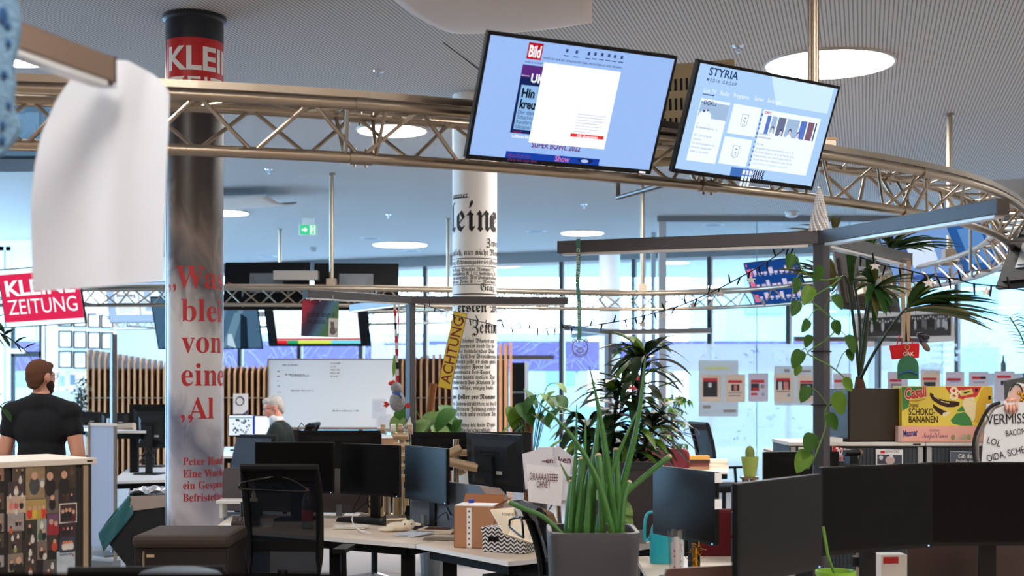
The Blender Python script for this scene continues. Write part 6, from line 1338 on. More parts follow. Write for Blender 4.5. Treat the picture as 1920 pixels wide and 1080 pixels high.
for i in range(2):
    a = 110 + i * 10; m.add([(a * k, -0.001, 6 * k), ((a + 13) * k, -0.001, 16 * k), ((a + 20) * k, -0.001, 13 * k), ((a + 8) * k, -0.001, 3 * k)], [(0, 1, 2, 3)])
build_each(m, 'wafer_picture', pm('wafer', (200, 176, 150)), t); m = MB(); m.ell((103 * k, -0.001, 9 * k), (4 * k, 0.0004, 5 * k), 10, 6); m.ell((133 * k, -0.001, 9 * k), (4 * k, 0.0004, 5 * k), 10, 6); build_each(m, 'hazelnut_picture', pm('nut_green', (150, 150, 96)), t)
MB().rect(-0.001, 5 * k, 0, h_, -0.0012).build('edge_strip', pm('strip_grey', (180, 178, 180)), t)
t = thing('carton', 'yellow banana sweets carton standing on the pink carton', 'carton', (Xp(1695, 6.95), 6.99, zt_ + h_)); w_ = 171 * k; hh = 75 * k
MB().box(0, w_, 0, 0.17, 0, hh).build('box', pm('carton_yellow', (238, 214, 84), rough=0.5), t, bev=0.002)
P_ = lambda pts, m, y=-0.001: m.add([(x * k, y, (75 - z_) * k) for x, z_ in pts], [tuple(range(len(pts)))])
m = MB(); P_([(0, 1), (48, 1), (40, 10), (22, 14), (14, 26), (12, 40), (1, 46)], m); P_([(92, 64), (102, 52), (118, 48), (128, 58), (134, 74), (112, 74), (96, 70)], m); P_([(104, 46), (112, 38), (118, 38), (120, 46), (108, 48)], m); build_each(m, 'leaf_picture', pm('leaf_print', (66, 140, 72)), t)
m = MB(); P_([(82, 1), (150, 1), (142, 18), (130, 26), (112, 24), (92, 16)], m); m.build('red_field', pm('carton_red', (212, 52, 56)), t)
m = MB(); m.text('Casali', 20 * k / 0.7, 6 * k, 51 * k, -0.0022, 'l', bold=0.03, width=41 * k, shear=0.15, rot=R(8)); m.tube([(8 * k, -0.0015, 47.5 * k), (30 * k, -0.0015, 48 * k), (44 * k, -0.0015, 51 * k)], [0.6 * k, 1.4 * k, 0.4 * k], 6, flat=0.3); m.build('lettering', pm('carton_red', (212, 52, 56)), t)
m = MB(); m.text('Casali', 20 * k / 0.7, 5.4 * k, 50.4 * k, -0.0017, 'l', bold=0.075, width=42.4 * k, shear=0.15, rot=R(8)); m.text('8', 24 * k / 0.7, 90 * k, 50 * k, -0.0016, 'l', bold=0.02); m.text('x', 12 * k / 0.7, 104 * k, 60 * k, -0.0016, 'l', bold=0.02); m.build('outline_lettering', pm('carton_cream', (252, 240, 200)), t)
m = MB(); m.text('Original', 8 * k / 0.7, 12 * k, 36 * k, -0.0015, 'l', bold=0.005, width=19 * k); m.text('SCHOKO-', 12.5 * k / 0.7, 13 * k, 21 * k, -0.0015, 'l', bold=0.018, width=50 * k); m.text('BANANEN', 12.5 * k / 0.7, 13 * k, 6.5 * k, -0.0015, 'l', bold=0.018, width=55 * k); m.build('lettering', pm('choc_ink', (50, 30, 28)), t)
m = MB(); P_([(53, 12), (58, 14), (68, 22), (84, 27), (100, 28), (109, 30), (108, 36), (98, 39), (84, 39), (70, 34), (58, 26), (53, 18)], m); P_([(59, 33), (66, 38), (78, 45), (88, 48), (84, 56), (76, 55), (66, 48), (59, 40)], m); build_each(m, 'chocolate_picture', pm('choc', (62, 36, 32), rough=0.3), t)
m = MB(); P_([(78, 50), (90, 46), (92, 50), (84, 57), (76, 56)], m, -0.0014); P_([(118, 22), (136, 20), (140, 34), (138, 60), (134, 66), (126, 56), (118, 44), (114, 34)], m, -0.0014); P_([(60, 16), (70, 24), (71, 26), (60, 19)], m, -0.0014); P_([(74, 27), (90, 31), (90, 32.5), (74, 29)], m, -0.0014); build_each(m, 'cream_picture', pm('banana_cream', (244, 226, 176)), t)
m = MB(); P_([(134, 66), (140, 34), (150, 8), (156, 1), (171, 1), (171, 40), (160, 52), (146, 70)], m, -0.0012); m.build('banana_picture', pm('banana_print', (228, 180, 50)), t); m = MB(); P_([(108, 9), (132, 4), (135, 14), (111, 19)], m, -0.0014); m.build('packet_picture', pm('packet_print', (220, 206, 110)), t)
m = MB(); P_([(138, 4), (143, 4), (143, 10), (138, 10)], m, -0.0016); P_([(163, 18), (168, 18), (168, 25), (163, 25)], m, -0.0016); P_([(116, 11), (128, 9), (128, 11), (118, 14)], m, -0.0018); build_each(m, 'mark', INKB, t)
# handwritten board, bag rim, cut-out figure
D = 6.62; k = D / F
t = thing('handwritten_sign', 'white board with black handwritten words at the right edge', 'sign', W(1890, 820, D))
q = [(1849, 757), (1960, 752), (1960, 905), (1838, 905), (1840, 860)]
MB(t).add([W(x, y, D) for x, y in q], [tuple(range(5))]).build('board', pm('board_white', (226, 230, 236), rough=0.5), t, mods=[('SOLIDIFY', {'thickness': 0.006})])
m = MB(t)
for s_, x, y, cap, wd_, ro in (('VERMISST', 1850, 796, 19, 88, 2), ('BACON', 1887, 818, 11, 37, 8), ('LOL', 1850, 830, 12, 26, -18), ('OIDA, SCHE', 1852, 866, 13, 72, 14)):
    p = W(x, y, D - 0.012); m.text(s_, cap * k / 0.7, p.x, p.z, p.y, 'l', bold=0.0, width=wd_ * k, rot=R(ro))
m.build('lettering', INKB, t)
t = thing('bag_rim', 'curved black-edged grey strap looped beside the handwritten board', 'strap', W(1834, 820, 6.6))
pl = [(1875, 755), (1858, 762), (1846, 778), (1838, 795), (1830, 812), (1826, 830), (1826, 852), (1831, 880), (1836, 905)]
MB(t).tube(spline([W(x, y, 6.60) for x, y in pl], 4), 0.009, 8).build('edge', INKB, t, smooth=True); MB(t).tube(spline([W(x + 7, y + 3, 6.625) for x, y in pl], 4), 0.016, 8, flat=0.4).build('strap', pm('strap_grey', (150, 140, 134), rough=0.8), t, smooth=True)
t = thing('cutout_figure', 'cardboard cut-out of a covered face with gold glasses and a gripping hand above the board', 'cut-out', W(1905, 745, 6.72))
D = 6.70; k = D / F
m = MB(t); q = [(1882, 714), (1960, 700), (1960, 770), (1884, 762)]; m.add([W(x, y, D) for x, y in q], [(0, 1, 2, 3)]).build('card', pm('card_dark', (72, 76, 74)), t, mods=[('SOLIDIFY', {'thickness': 0.008})])
m = MB(t); q = [(1886, 760), (1890, 738), (1893, 728), (1900, 722), (1908, 717), (1920, 720), (1940, 720), (1945, 760)]; m.add([W(x, y, D - 0.012) for x, y in q], [tuple(range(len(q)))]).build('white_outline', PAPER, t, mods=[('SOLIDIFY', {'thickness': 0.003})])
m = MB(t); q = [(1889, 752), (1893, 735), (1902, 726), (1912, 724), (1942, 726), (1942, 752)]; m.add([W(x, y, D - 0.016) for x, y in q], [tuple(range(len(q)))]).build('face_print', pm('skin_print', (222, 188, 176)), t, mods=[('SOLIDIFY', {'thickness': 0.002})])
m = MB(t); m.tube(spline([W(x, y, D - 0.022) for x, y in ((1893, 733), (1902, 721), (1912, 722), (1918, 735), (1917, 742))], 4), 0.006, 6, flat=0.4); m.build('hair_print', INKB, t)
m = MB(t); random.seed(2)
for i in range(14): m.ell(W(1910 + random.uniform(0, 14), 744 + random.uniform(-8, 8), D - 0.02), 3.2 * k, 8, 6)
m.build('gold_glasses', pm('gold_foil', (220, 170, 70), metal=1.0, rough=0.25), t)
SKIN = pm('skin', (224, 172, 152), rough=0.5)
for i, (xa, ya, xb, yb) in enumerate(((1886, 756, 1888, 772), (1893, 754, 1894.5, 775), (1899.5, 753, 1901, 774), (1905.5, 752, 1906.5, 770))):
    m = MB(t); m.tube([W(xa, ya - 2, 6.66), W((xa + xb) / 2, (ya + yb) / 2, 6.60), W(xb, yb, 6.605)], [3.2 * k, 3.3 * k, 2.4 * k], 10); m.ell(W(xb, yb, 6.605), 2.4 * k, 10, 6); m.build('finger', SKIN, t, smooth=2)
m = MB(t); m.ell(W(1897, 753, 6.67), (14 * k, 8 * k, 8 * k), 14, 8); m.build('hand', SKIN, t, smooth=2)
t = thing('wine_bottle', 'dark wine bottle standing behind the glass at the right edge', 'bottle', W(1881, 697, 22.3)); t.location.z = Zp(700, 22.3); MB().lathe([(0.045, 0), (0.045, 0.16), (0.016, 0.22), (0.015, 0.3)], seg=16).build('glass', pm('bottle_dark', (24, 44, 50), rough=0.2), t, smooth=True)
t2 = thing('side_shelf', 'white shelf unit inside the room behind the yellow carton', 'shelf', (Xp(1880, 22.3), 22.3, 0)); MB().box(-0.35, 1.0, -0.15, 0.2, 0, Zp(700, 22.3)).build('body', pm('shelf_white', (214, 222, 230)), t2)
t = thing('webcam', 'black webcam on the middle near monitor at the right', 'webcam', W(1598, 849, 5.5), R(20)); MB().tube([(-0.04, 0, 0), (0.04, 0, 0)], 0.013, 12).build('body', BLACK, t, smooth=True); MB().tube([(0.034, 0, 0), (0.042, 0, 0)], 0.0132, 12).build('lens_ring', pm('bronze_cap', (150, 120, 90), metal=0.8), t); MB().box(-0.02, 0.02, -0.012, 0.03, -0.045, -0.012).build('clip', BLACK, t)
# posters taped on the glass partition
DG = YG - 0.01; kg = DG / F
def poster(label, x0, y0, x1, y1, paper, blocks, big=False):
    t = thing('poster', label, 'poster', W((x0 + x1) / 2, (y0 + y1) / 2, DG), 0, None if big else 'newspaper pages taped on the glass')
    m = MB(t); a, b = W(x0, y1, DG), W(x1, y0, DG); m.box(a.x, b.x, DG - (0.002 if big else 0.008), DG - (0.001 if big else 0.006), a.z, b.z); m.build('sheet', paper, t)
    if blocks:
        mats = []; m = MB(t)
        for q in blocks:
            mt = q[4]
            if mt not in mats: mats.append(mt)
            m.mat(mats.index(mt)); a, b = W(q[0], q[3], DG), W(q[2], q[1], DG); m.rect(a.x, b.x, a.z, b.z, DG - 0.009 - 0.0005 * len(m.f) * 0.1)
        m.build('print', mats, t)
    return t
PB = pm('poster_beige', (232, 206, 184), rough=0.8); PV = pm('poster_lilac', (216, 206, 218), rough=0.8); PK = film('tracing_paper', (226, 222, 218), 0.85, glow=0.55)
K1 = pm('poster_black', (40, 40, 46)); K2 = pm('poster_red', (206, 40, 54)); K3 = pm('poster_grey', (150, 136, 132)); K4 = pm('poster_blue', (130, 160, 196)); K5 = pm('poster_white', (226, 220, 220)); K6 = pm('poster_pink', (220, 130, 120)); K7 = pm('poster_yellow', (216, 216, 130))
poster('large greyish tracing sheet behind the leftmost two newspaper pages on the glass', 1310, 676, 1384, 781, PK, [(1322, 688, 1366, 692, K7), (1318, 760, 1332, 766, K3), (1356, 768, 1380, 773, K3)], True)
poster('wide greyish tracing sheet behind the fourth and fifth newspaper pages on the glass', 1452, 686, 1560, 760, PK, [(1470, 692, 1480, 698, K3), (1500, 694, 1520, 698, K3)], True)
poster('newspaper page with a black picture under a red band, leftmost on the glass', 1314, 703, 1352, 754, PB, [(1318, 709, 1345, 715, K2), (1318, 715, 1345, 744, K1), (1328, 718, 1334, 726, K5)])
poster('newspaper page with a small portrait under a red band, second on the glass', 1360, 702, 1397, 754, PB, [(1365, 713, 1391, 718, K2), (1371, 721, 1386, 733, K1), (1376, 722, 1382, 732, K6), (1365, 735, 1390, 737, K3), (1366, 741, 1388, 743, K3)])
poster('newspaper page with a red group picture, third on the glass', 1403, 700, 1440, 753, PV, [(1408, 712, 1433, 718, K2), (1408, 719, 1423, 733, K1), (1411, 727, 1422, 733, K2), (1426, 721, 1433, 728, K3), (1408, 737, 1420, 741, K2), (1428, 737, 1433, 742, K4)])
poster('newspaper page with two pale figures under a red band, fourth on the glass', 1451, 701, 1488, 754, PB, [(1455, 709, 1481, 714, K2), (1455, 714, 1481, 731, K1), (1459, 716, 1466, 731, K5), (1469, 716, 1478, 731, K6), (1456, 733, 1481, 735, K3), (1476, 738, 1481, 744, K4)])
poster('newspaper page with a dark group picture, fifth on the glass beside the post', 1495, 702, 1532, 754, PB, [(1500, 714, 1528, 718, K2), (1500, 719, 1528, 742, K1), (1512, 722, 1518, 740, K4)])
poster('newspaper page half hidden just right of the three-armed post', 1562, 700, 1596, 754, PV, [(1564, 712, 1590, 717, K2)])
poster('newspaper page half hidden behind the palm stems', 1664, 697, 1702, 754, PV, [(1668, 711, 1690, 716, K2), (1670, 719, 1690, 735, K3)])
poster('beige newspaper page with a black picture right of the green tag', 1726, 693, 1763, 750, PB, [(1730, 708, 1756, 713, K2), (1732, 716, 1754, 740, K1)])
poster('newspaper page with blue lines, above the left half of the yellow carton', 1772, 697, 1808, 750, PV, [(1775, 709, 1801, 714, K2), (1780, 715, 1798, 717, K4)])
poster('newspaper page with a dark title corner, above the right half of the yellow carton', 1816, 697, 1853, 750, PV, [(1822, 706, 1840, 711, K2), (1838, 706, 1848, 711, K1), (1825, 716, 1846, 718, K3)])
poster('newspaper page with a red title left of the cut-out figure', 1864, 696, 1902, 752, PV, [(1869, 704, 1895, 709, K2), (1876, 714, 1882, 722, K1)])
t = thing('plastic_sleeve', 'clear crumpled plastic bag taped above the beige page on the glass', 'bag', W(1745, 690, DG - 0.05)); random.seed(8)
def fn(u, v): return W(1722 + 48 * u, 681 + 18 * v + 2 * math.sin(u * 9), DG - 0.03 - 0.04 * abs(math.sin(u * 7 + v * 3)))
MB(t).grid(fn, 14, 6).build('bag', film('clear_plastic', (236, 236, 236), 0.55, glow=0.5), t, smooth=2)
t = thing('photo_board', 'long white board with two black and white group photographs on the glass behind the palm', 'picture', W(1696, 610, YG - 0.03))
D = YG - 0.03; q = [(1601, 588), (1786, 578), (1790, 640), (1604, 652)]
MB(t).add([W(x, y, D) for x, y in q], [(0, 1, 2, 3)]).build('mount', pm('mount_white', (224, 218, 214), rough=0.7), t, mods=[('SOLIDIFY', {'thickness': 0.02})])
BW = pm('photo_dark', (52, 52, 54), rough=0.5, var=0.6, vscale=3)
for a, x0, x1, yt, yb in (('left', 1609, 1690, 595, 631), ('right', 1706, 1783, 589, 630)):
    m = MB(t); m.add([W(x0, yt + 2, D - 0.03), W(x1, yt - 2, D - 0.03), W(x1, yb - 1, D - 0.03), W(x0, yb + 1, D - 0.03)], [(0, 1, 2, 3)])
    random.seed(len(a)); kk = D / F
    for i in range(15):
        x = x0 + 5 + (x1 - x0 - 9) * i / 14; yy = yt + 6 + random.uniform(-2, 3); m.mat(random.choice((1, 2, 2, 3))); m.ell(W(x, yy + 12, D - 0.032), (3 * kk, 0.001, 9 * kk), 10, 6); m.mat(1); m.ell(W(x, yy, D - 0.034), (1.6 * kk, 0.001, 2.1 * kk), 8, 6)
    m.build('photograph', [BW, pm('bw_light', (190, 190, 190)), pm('bw_black', (20, 20, 22)), pm('bw_mid', (110, 110, 112))], t)
# white lettering on the glass
t = thing('window_lettering', 'white text lines stuck on the glass above the yellow carton', 'lettering', W(1840, 660, YG - 0.012))
m = MB(t)
for s_, x, y, w_ in (('begeistern', 1744, 650, 50), ('informieren und', 1744, 662, 62), ('Begeisterung', 1744, 674, 52), ('beruflich', 1745, 686, 40), ('„Bevor oben', 1812, 649, 44), ('Sie zum', 1812, 661, 34), ('Zeitungsmacher', 1812, 673, 60), ('dass die Seiten', 1812, 685, 56), ('in der Früh', 1812, 696, 44)):
    p = W(x, y, YG - 0.014); m.text(s_, 8.5 * kg / 0.7, p.x, p.z, p.y, 'l', bold=0.03, width=w_ * kg)
m.build('letters', film('vinyl_white', (255, 255, 255), 0.98, glow=0.8), t)
random.seed(31)
t = thing('window_scribble', 'faint bluish marker scribbles on the frosted glass film', 'scribble', W(1440, 790, YG - 0.012), 0); m = MB(t)
for i in range(60):
    x, y = random.choice(((1332, 763), (1408, 775), (1445, 790), (1478, 795), (1500, 840), (1378, 820), (1560, 700), (1460, 665), (1410, 660), (1330, 668))); x += random.gauss(0, 9); y += random.gauss(0, 10)
    m.tube(spline([W(x + random.uniform(-4, 4), y + random.uniform(-3, 3), YG - 0.003) for q in range(4)], 3), 0.003, 4)
m.build('marks', pm('marker_blue', (150, 176, 206)), t)
t = thing('room_sign', 'small dark blue square sign with pale figures on the white pillar behind the dracaena', 'sign', W(1156, 654, 25.0)); MB().box(-0.095, 0.095, -0.03, 0, -0.1, 0.1).build('plate', pm('sign_navy', (24, 40, 52)), t); m = MB(); m.text('1  006', 0.06, 0, -0.02, -0.032, 'c'); m.build('lettering', pm('sign_pale', (120, 140, 150)), t)
MB().box(-0.09, -0.07, 0.0, 0.32, -0.01, 0.01).build('bracket', GREYP, t)
t = thing('red_sign', 'small red sign with white capitals half hidden by the dracaena', 'sign', W(1186, 719, 13.5), 0.1); MB().box(-0.075, 0.075, 0, 0.01, -0.065, 0.065).build('plate', pm('sign_red2', (140, 30, 40)), t); m = MB(); m.text('NICHT', 0.075, -0.068, -0.028, -0.002, 'l', bold=0.03, width=0.19); m.build('lettering', INKW, t)
MB().tube([(0, 0.02, -0.06), (0, 0.02, -(t.location.z - 0.742))], 0.008, 8).build('stick', BLACK, t)
desk('pale desk under the dracaena and its small red sign', [(Xp(1120, 13), 13.2), (Xp(1215, 13), 13.2), (Xp(1215, 14), 14.2), (Xp(1120, 14), 14.2)], legs=[(1.15, 13.7), (1.35, 13.7)])
# ------------------------------------------------------------------ left cabinet with prints
t = thing('cabinet', 'near cabinet with pale top covered in colour photo prints at the lower left', 'cabinet', (-1.80, 5.735, 0), R(45)); CABL = t
ZL = 1.35
MB().box(-1.02, 0.0, 0.02, 0.45, 0.02, ZL - 0.025).build('body', pm('cabinet_black', (26, 24, 22), rough=0.5), t)
MB().box(-1.03, 0.016, 0.0, 0.46, ZL - 0.025, ZL).build('top', pm('cabinet_cream', (226, 214, 198), rough=0.4), t, bev=0.003)
m = MB(); m.box(-0.345, -0.022, 0.012, 0.021, 0.05, ZL - 0.04); m.build('door', pm('cabinet_black', (26, 24, 22)), t); m = MB(); m.box(-0.8, -0.36, 0.012, 0.021, 0.05, ZL - 0.04); m.build('door', pm('cabinet_black', (26, 24, 22)), t)
MB().box(-0.044, -0.022, 0.004, 0.02, 0.05, ZL - 0.03).build('handle_strip', pm('strip_tan', (186, 164, 134), rough=0.3, metal=0.5), t); MB().box(-0.03, -0.004, -0.0012, 0, ZL - 0.016, ZL - 0.008).build('badge', INKB, t)
TONES = {}
def tone(c, v=0.35, s_=30): return pm('tone_%d_%d_%d' % c, c, rough=0.35, var=v, vscale=s_)
def print_photo(label, r, bg, figs, border=None):
    """r = pixel box in the photograph; placed on the cabinet front"""
    a = to_local(CABL, r[0], r[1]); b = to_local(CABL, r[2], r[3])
    x0, x1, z1_, z0 = a[0], b[0], a[1], b[1]
    M = root_mat(CABL); o = M @ Vector(((x0 + x1) / 2, 0.0098, (z0 + z1_) / 2)); t = thing('photo_print', label, 'photo', o, R(45), 'photo prints on the cabinet')
    w, h = (x1 - x0) / 2, (z1_ - z0) / 2; m = MB(); m.rect(-w, w, -h, h, 0); e = 0.0
    mats = [border or tone(bg)]
    if border: mats.append(tone(bg)); m.mat(1); m.rect(-w * 0.9, w * 0.9, -h * 0.88, h * 0.88, -0.0004)
    for fx, fz, s_, c, c2 in figs:
        for cc in (c, c2):
            if tone(cc) not in mats: mats.append(tone(cc))
        X, Z = w * fx, h * fz; k = s_ * h
        m.mat(mats.index(tone(c))); m.ell((X, -0.0005, Z - k * 0.75), (k * 0.42, 0.0002, k * 0.7), 12, 6); m.mat(mats.index(tone(c2))); m.ell((X, -0.0008, Z), (k * 0.24, 0.0003, k * 0.31), 10, 6)
    m.build('print', mats, t); return t
zz = lambda a, b, c, d: (a / 4.155, 820 + b / 4.155, c / 4.155, 820 + d / 4.155)
SK1 = (206, 160, 134); DKC = (36, 32, 32); BR = (92, 70, 54); GRY = (120, 116, 112); WHT = (214, 208, 198); RD = (150, 40, 44); BLU = (64, 78, 108)
print_photo('photo print of an office with white newspapers, top row left on the cabinet', zz(104, 210, 200, 346), (84, 70, 60), [(0.3, -0.5, 0.5, WHT, WHT), (-0.3, 0.3, 0.4, BR, SK1), (0.6, 0.3, 0.4, DKC, SK1)])
print_photo('photo print of a man in grey sitting at a desk, top row middle', zz(208, 215, 360, 482), (150, 128, 96), [(-0.1, 0.35, 0.75, (70, 72, 74), SK1), (0.7, 0.1, 0.3, WHT, (120, 150, 190))])
print_photo('large photo print of two laughing faces, top right on cabinet', zz(368, 195, 600, 402), (66, 54, 42), [(-0.75, 0.0, 1.0, DKC, SK1), (0.2, 0.05, 0.95, DKC, SK1), (0.7, 0.5, 0.4, BR, BR)])
print_photo('dark photo print of one figure with spread arms, second row left', zz(68, 350, 200, 455), (70, 58, 62), [(0, 0.2, 0.8, WHT, SK1), (-0.7, -0.7, 0.4, WHT, WHT), (0.7, -0.7, 0.4, WHT, WHT)])
print_photo('bright photo print of people behind a laid table, third row left', zz(60, 462, 208, 588), (196, 172, 150), [(-0.5, 0.3, 0.6, (214, 120, 120), SK1), (0, 0.3, 0.6, (190, 90, 90), SK1), (0.55, 0.3, 0.6, DKC, SK1), (0, -0.6, 0.4, WHT, WHT)])
print_photo('photo print of a party in red and yellow costumes, middle of the cabinet', zz(208, 482, 366, 636), (178, 150, 90), [(-0.6, 0.1, 0.7, (210, 60, 50), SK1), (-0.1, 0.1, 0.7, (206, 180, 70), SK1), (0.35, 0.1, 0.7, (190, 160, 60), SK1), (0.75, 0.1, 0.7, (206, 60, 50), SK1)])
print_photo('photo print of one standing person in dark clothes on a grey floor', zz(366, 415, 465, 590), (112, 96, 86), [(0.0, 0.35, 0.75, DKC, SK1)])
print_photo('very dark photo print of a group, right of the standing person print', zz(470, 400, 598, 512), (52, 42, 42), [(-0.5, 0.1, 0.6, (60, 36, 40), BR), (0, 0.1, 0.6, (70, 50, 40), BR), (0.5, 0.1, 0.6, (40, 36, 60), SK1)])
print_photo('white-bordered photo print of a cheering dark-clad group at the right door edge', zz(470, 518, 607, 664), (70, 44, 40), [(-0.6, 0.2, 0.7, DKC, SK1), (-0.2, 0.3, 0.7, DKC, SK1), (0.2, 0.3, 0.7, DKC, SK1), (0.6, 0.1, 0.7, (90, 30, 34), SK1)], border=pm('print_white', (228, 222, 216)))
print_photo('pale photo print of a meeting room, fourth row left', zz(68, 594, 195, 728), (156, 146, 144), [(0.1, 0.1, 0.4, DKC, SK1), (0.5, 0.1, 0.4, (90, 60, 60), SK1), (-0.6, -0.5, 0.5, (200, 90, 60), BR)])
print_photo('dark photo print of a person bent over a sheet of paper', zz(204, 648, 292, 800), (58, 50, 44), [(-0.2, 0.4, 0.6, DKC, SK1), (0.3, -0.6, 0.5, WHT, WHT)])
print_photo('photo print with a white gate and two dark figures', zz(297, 642, 372, 808), (150, 160, 150), [(-0.3, -0.1, 0.6, (60, 90, 70), BR), (0.4, -0.1, 0.6, DKC, SK1), (0, 0.7, 0.4, WHT, WHT)])
print_photo('photo print of a close couple in red under purple light', zz(374, 600, 466, 756), (112, 76, 104), [(-0.3, 0.25, 0.9, RD, SK1), (0.5, 0.05, 0.8, RD, SK1)])
print_photo('dark photo print of a red-haired group below the white-bordered print', zz(472, 668, 600, 780), (58, 40, 46), [(-0.5, 0.2, 0.6, DKC, (170, 60, 70)), (0, 0.2, 0.6, DKC, SK1), (0.5, 0.2, 0.6, (60, 40, 60), SK1)])
print_photo('dark office photo print with white lamps, fifth row left', zz(74, 728, 180, 905), (74, 60, 52), [(-0.4, 0.5, 0.3, WHT, WHT), (0.4, 0.6, 0.25, WHT, WHT), (0, -0.4, 0.35, (150, 160, 90), WHT), (-0.3, 0, 0.4, DKC, BR)])
print_photo('dark photo print of a figure holding white papers, fifth row second', zz(184, 800, 294, 904), (54, 46, 42), [(0, 0.4, 0.7, DKC, SK1), (0.1, -0.5, 0.6, WHT, WHT)])
print_photo('greyish photo print of dancers, fifth row third', zz(296, 812, 376, 950), (120, 104, 96), [(-0.1, 0.1, 0.7, DKC, SK1), (0.5, -0.2, 0.6, WHT, BR)])
print_photo('small dark photo print with a red sweater, below the couple in red', zz(380, 760, 462, 876), (66, 50, 44), [(0.3, 0.1, 0.9, (190, 70, 50), SK1)])
print_photo('photo print of four pale slender figures on blue, fifth row right', zz(472, 783, 593, 892), (60, 66, 84), [(-0.45, 0.3, 0.7, WHT, (220, 130, 90)), (-0.1, 0.3, 0.7, WHT, (220, 130, 90)), (0.25, 0.3, 0.7, WHT, (220, 130, 90)), (0.55, 0.3, 0.7, WHT, (220, 130, 90))])
print_photo('photo print of a young man smiling close up, bottom row left', zz(70, 912, 188, 1042), (140, 124, 112), [(0.4, 0.2, 1.3, DKC, SK1), (-0.5, 0.1, 0.7, DKC, SK1)])
print_photo('dark photo print of a late office with bright lamps, bottom row second', zz(200, 915, 290, 1064), (66, 54, 46), [(-0.2, 0.7, 0.25, WHT, WHT), (0.4, 0.4, 0.25, WHT, WHT), (0, -0.5, 0.5, WHT, (190, 90, 60))])
print_photo('dark photo print with a pale window, bottom row third', zz(345, 960, 446, 1078), (82, 78, 76), [(0.4, 0.5, 0.5, WHT, WHT), (-0.2, -0.3, 0.6, (120, 60, 50), SK1)])
t = print_photo('pale blue poster card with dark capitals, bottom right of the cabinet', zz(450, 893, 594, 1085), (176, 190, 198), [(-0.5, -0.72, 0.3, (150, 70, 70), SK1), (-0.2, -0.72, 0.3, (90, 90, 130), SK1), (0.15, -0.72, 0.3, (170, 120, 80), SK1), (0.5, -0.72, 0.3, (120, 70, 110), SK1), (0.78, 0.72, 0.14, (220, 40, 60), (220, 40, 60))])
m = MB(); m.text('MAMMA MIA!', 0.016, 0, 0.036, -0.001, 'c', width=0.058); m.build('lettering', pm('poster_navy', (40, 52, 90)), t)
for i, (y0, y1, c, lab) in enumerate(((240, 340, (150, 110, 90), 'orange-lit photo print cut by the left picture edge, top'), (440, 560, (90, 70, 60), 'dark photo print cut by the left picture edge, upper middle'), (600, 735, (150, 130, 120), 'pale photo print cut by the left picture edge, middle'), (760, 860, (80, 66, 56), 'brown photo print cut by the left picture edge, lower middle'), (930, 1010, (160, 150, 150), 'pale photo print cut by the left picture edge, bottom'))):
    print_photo(lab, zz(-70, y0, 38, y1), c, [(0.3, 0.1, 0.8, DKC, SK1)])
# ------------------------------------------------------------------ waste bin, bench pedestal
t = thing('waste_bin', 'dark slanted recycling bin with teal and silver bags left of the red column', 'bin', (-2.77, 10.15, 0)); t.scale = (1.15, 1.0, 1.15)
k = 8.6 / F; y0 = -0.25
m = MB(); pr = [(-0.06, 0.02), (0.27, 0.02), (0.27, 0.72), (-0.1, 0.70), (-0.26, 0.47), (-0.10, 0.27), (-0.10, 0.02)]
m.plate([(x, z_) for x, z_ in pr], -0.2, 0.25); m.build('body', pm('bin_black', (22, 25, 28), rough=0.5), t, bev=0.006)
m = MB()
def fn(u, v):
    x = -0.27 + 0.2 * u; z_ = 0.475 + 0.25 * u; return (x + 0.03 * v, -0.215 + 0.47 * 0 - 0.01 * math.sin(u * 9 + v * 5), z_ - 0.12 * v)
m.grid(fn, 10, 6); m.grid(lambda u, v: (-0.27 + 0.2 * u + 0.0, -0.21 + 0.46 * v, 0.478 + 0.25 * u + 0.012 * math.sin(v * 14 + u * 4)), 10, 10); m.build('teal_bag', pm('bag_teal', (50, 112, 118), rough=0.35), t, smooth=2, mods=[('SOLIDIFY', {'thickness': 0.004})])
random.seed(13); m = MB(); m.grid(lambda u, v: (-0.08 + 0.35 * u, -0.215 + 0.45 * v, 0.728 + 0.03 * abs(math.sin(u * 9 + 3 * math.sin(v * 8)))), 18, 12); m.build('silver_bag', pm('bag_silver', (214, 218, 226), rough=0.25, metal=0.7), t, mods=[('SOLIDIFY', {'thickness': 0.003})])
MB().hexa([(-0.06, -0.212, 0.62), (0.27, -0.212, 0.66), (0.27, -0.2, 0.66), (-0.06, -0.2, 0.62), (-0.09, -0.212, 0.715), (0.27, -0.212, 0.73), (0.27, -0.2, 0.73), (-0.09, -0.2, 0.715)]).build('front_flap', pm('flap_beige', (176, 160, 146)), t)
t = thing('bench_pedestal', 'dark brown low cabinet with a cushioned top in front of the red column', 'pedestal', (Xp(340, 6.9), 7.1, 0)); k = 6.9 / F
x0, x1 = -88 * k, 88 * k; zt_ = Zp(1003, 6.9); BRN = pm('pedestal_brown', (34, 28, 24), rough=0.5)
MB().box(x0, x1, -0.2, 0.25, 0.03, zt_ - 0.07).build('body', BRN, t, bev=0.004); MB().box(x0 - 0.01, x1 + 0.01, -0.22, 0.27, zt_ - 0.07, zt_).build('cushion', pm('cushion_brown', (58, 46, 40), rough=0.8), t, bev=0.025)
MB().box(x0 + 0.05, x1 - 0.01, -0.208, -0.2, 0.05, zt_ - 0.085).build('drawer', BRN, t); MB().box(x0 + 0.045, x0 + 0.055, -0.212, -0.2, 0.05, zt_ - 0.085).build('handle_strip', pm('strip_tan', (186, 164, 134)), t); MB().box(x0 + 0.065, x0 + 0.105, -0.2095, -0.208, zt_ - 0.115, zt_ - 0.1).build('badge', pm('badge_tan', (200, 176, 140)), t); MB().tube([(x0 + 0.025, -0.205, zt_ - 0.13), (x0 + 0.025, -0.2, zt_ - 0.13)], 0.006, 10).build('lock', CHROME, t)
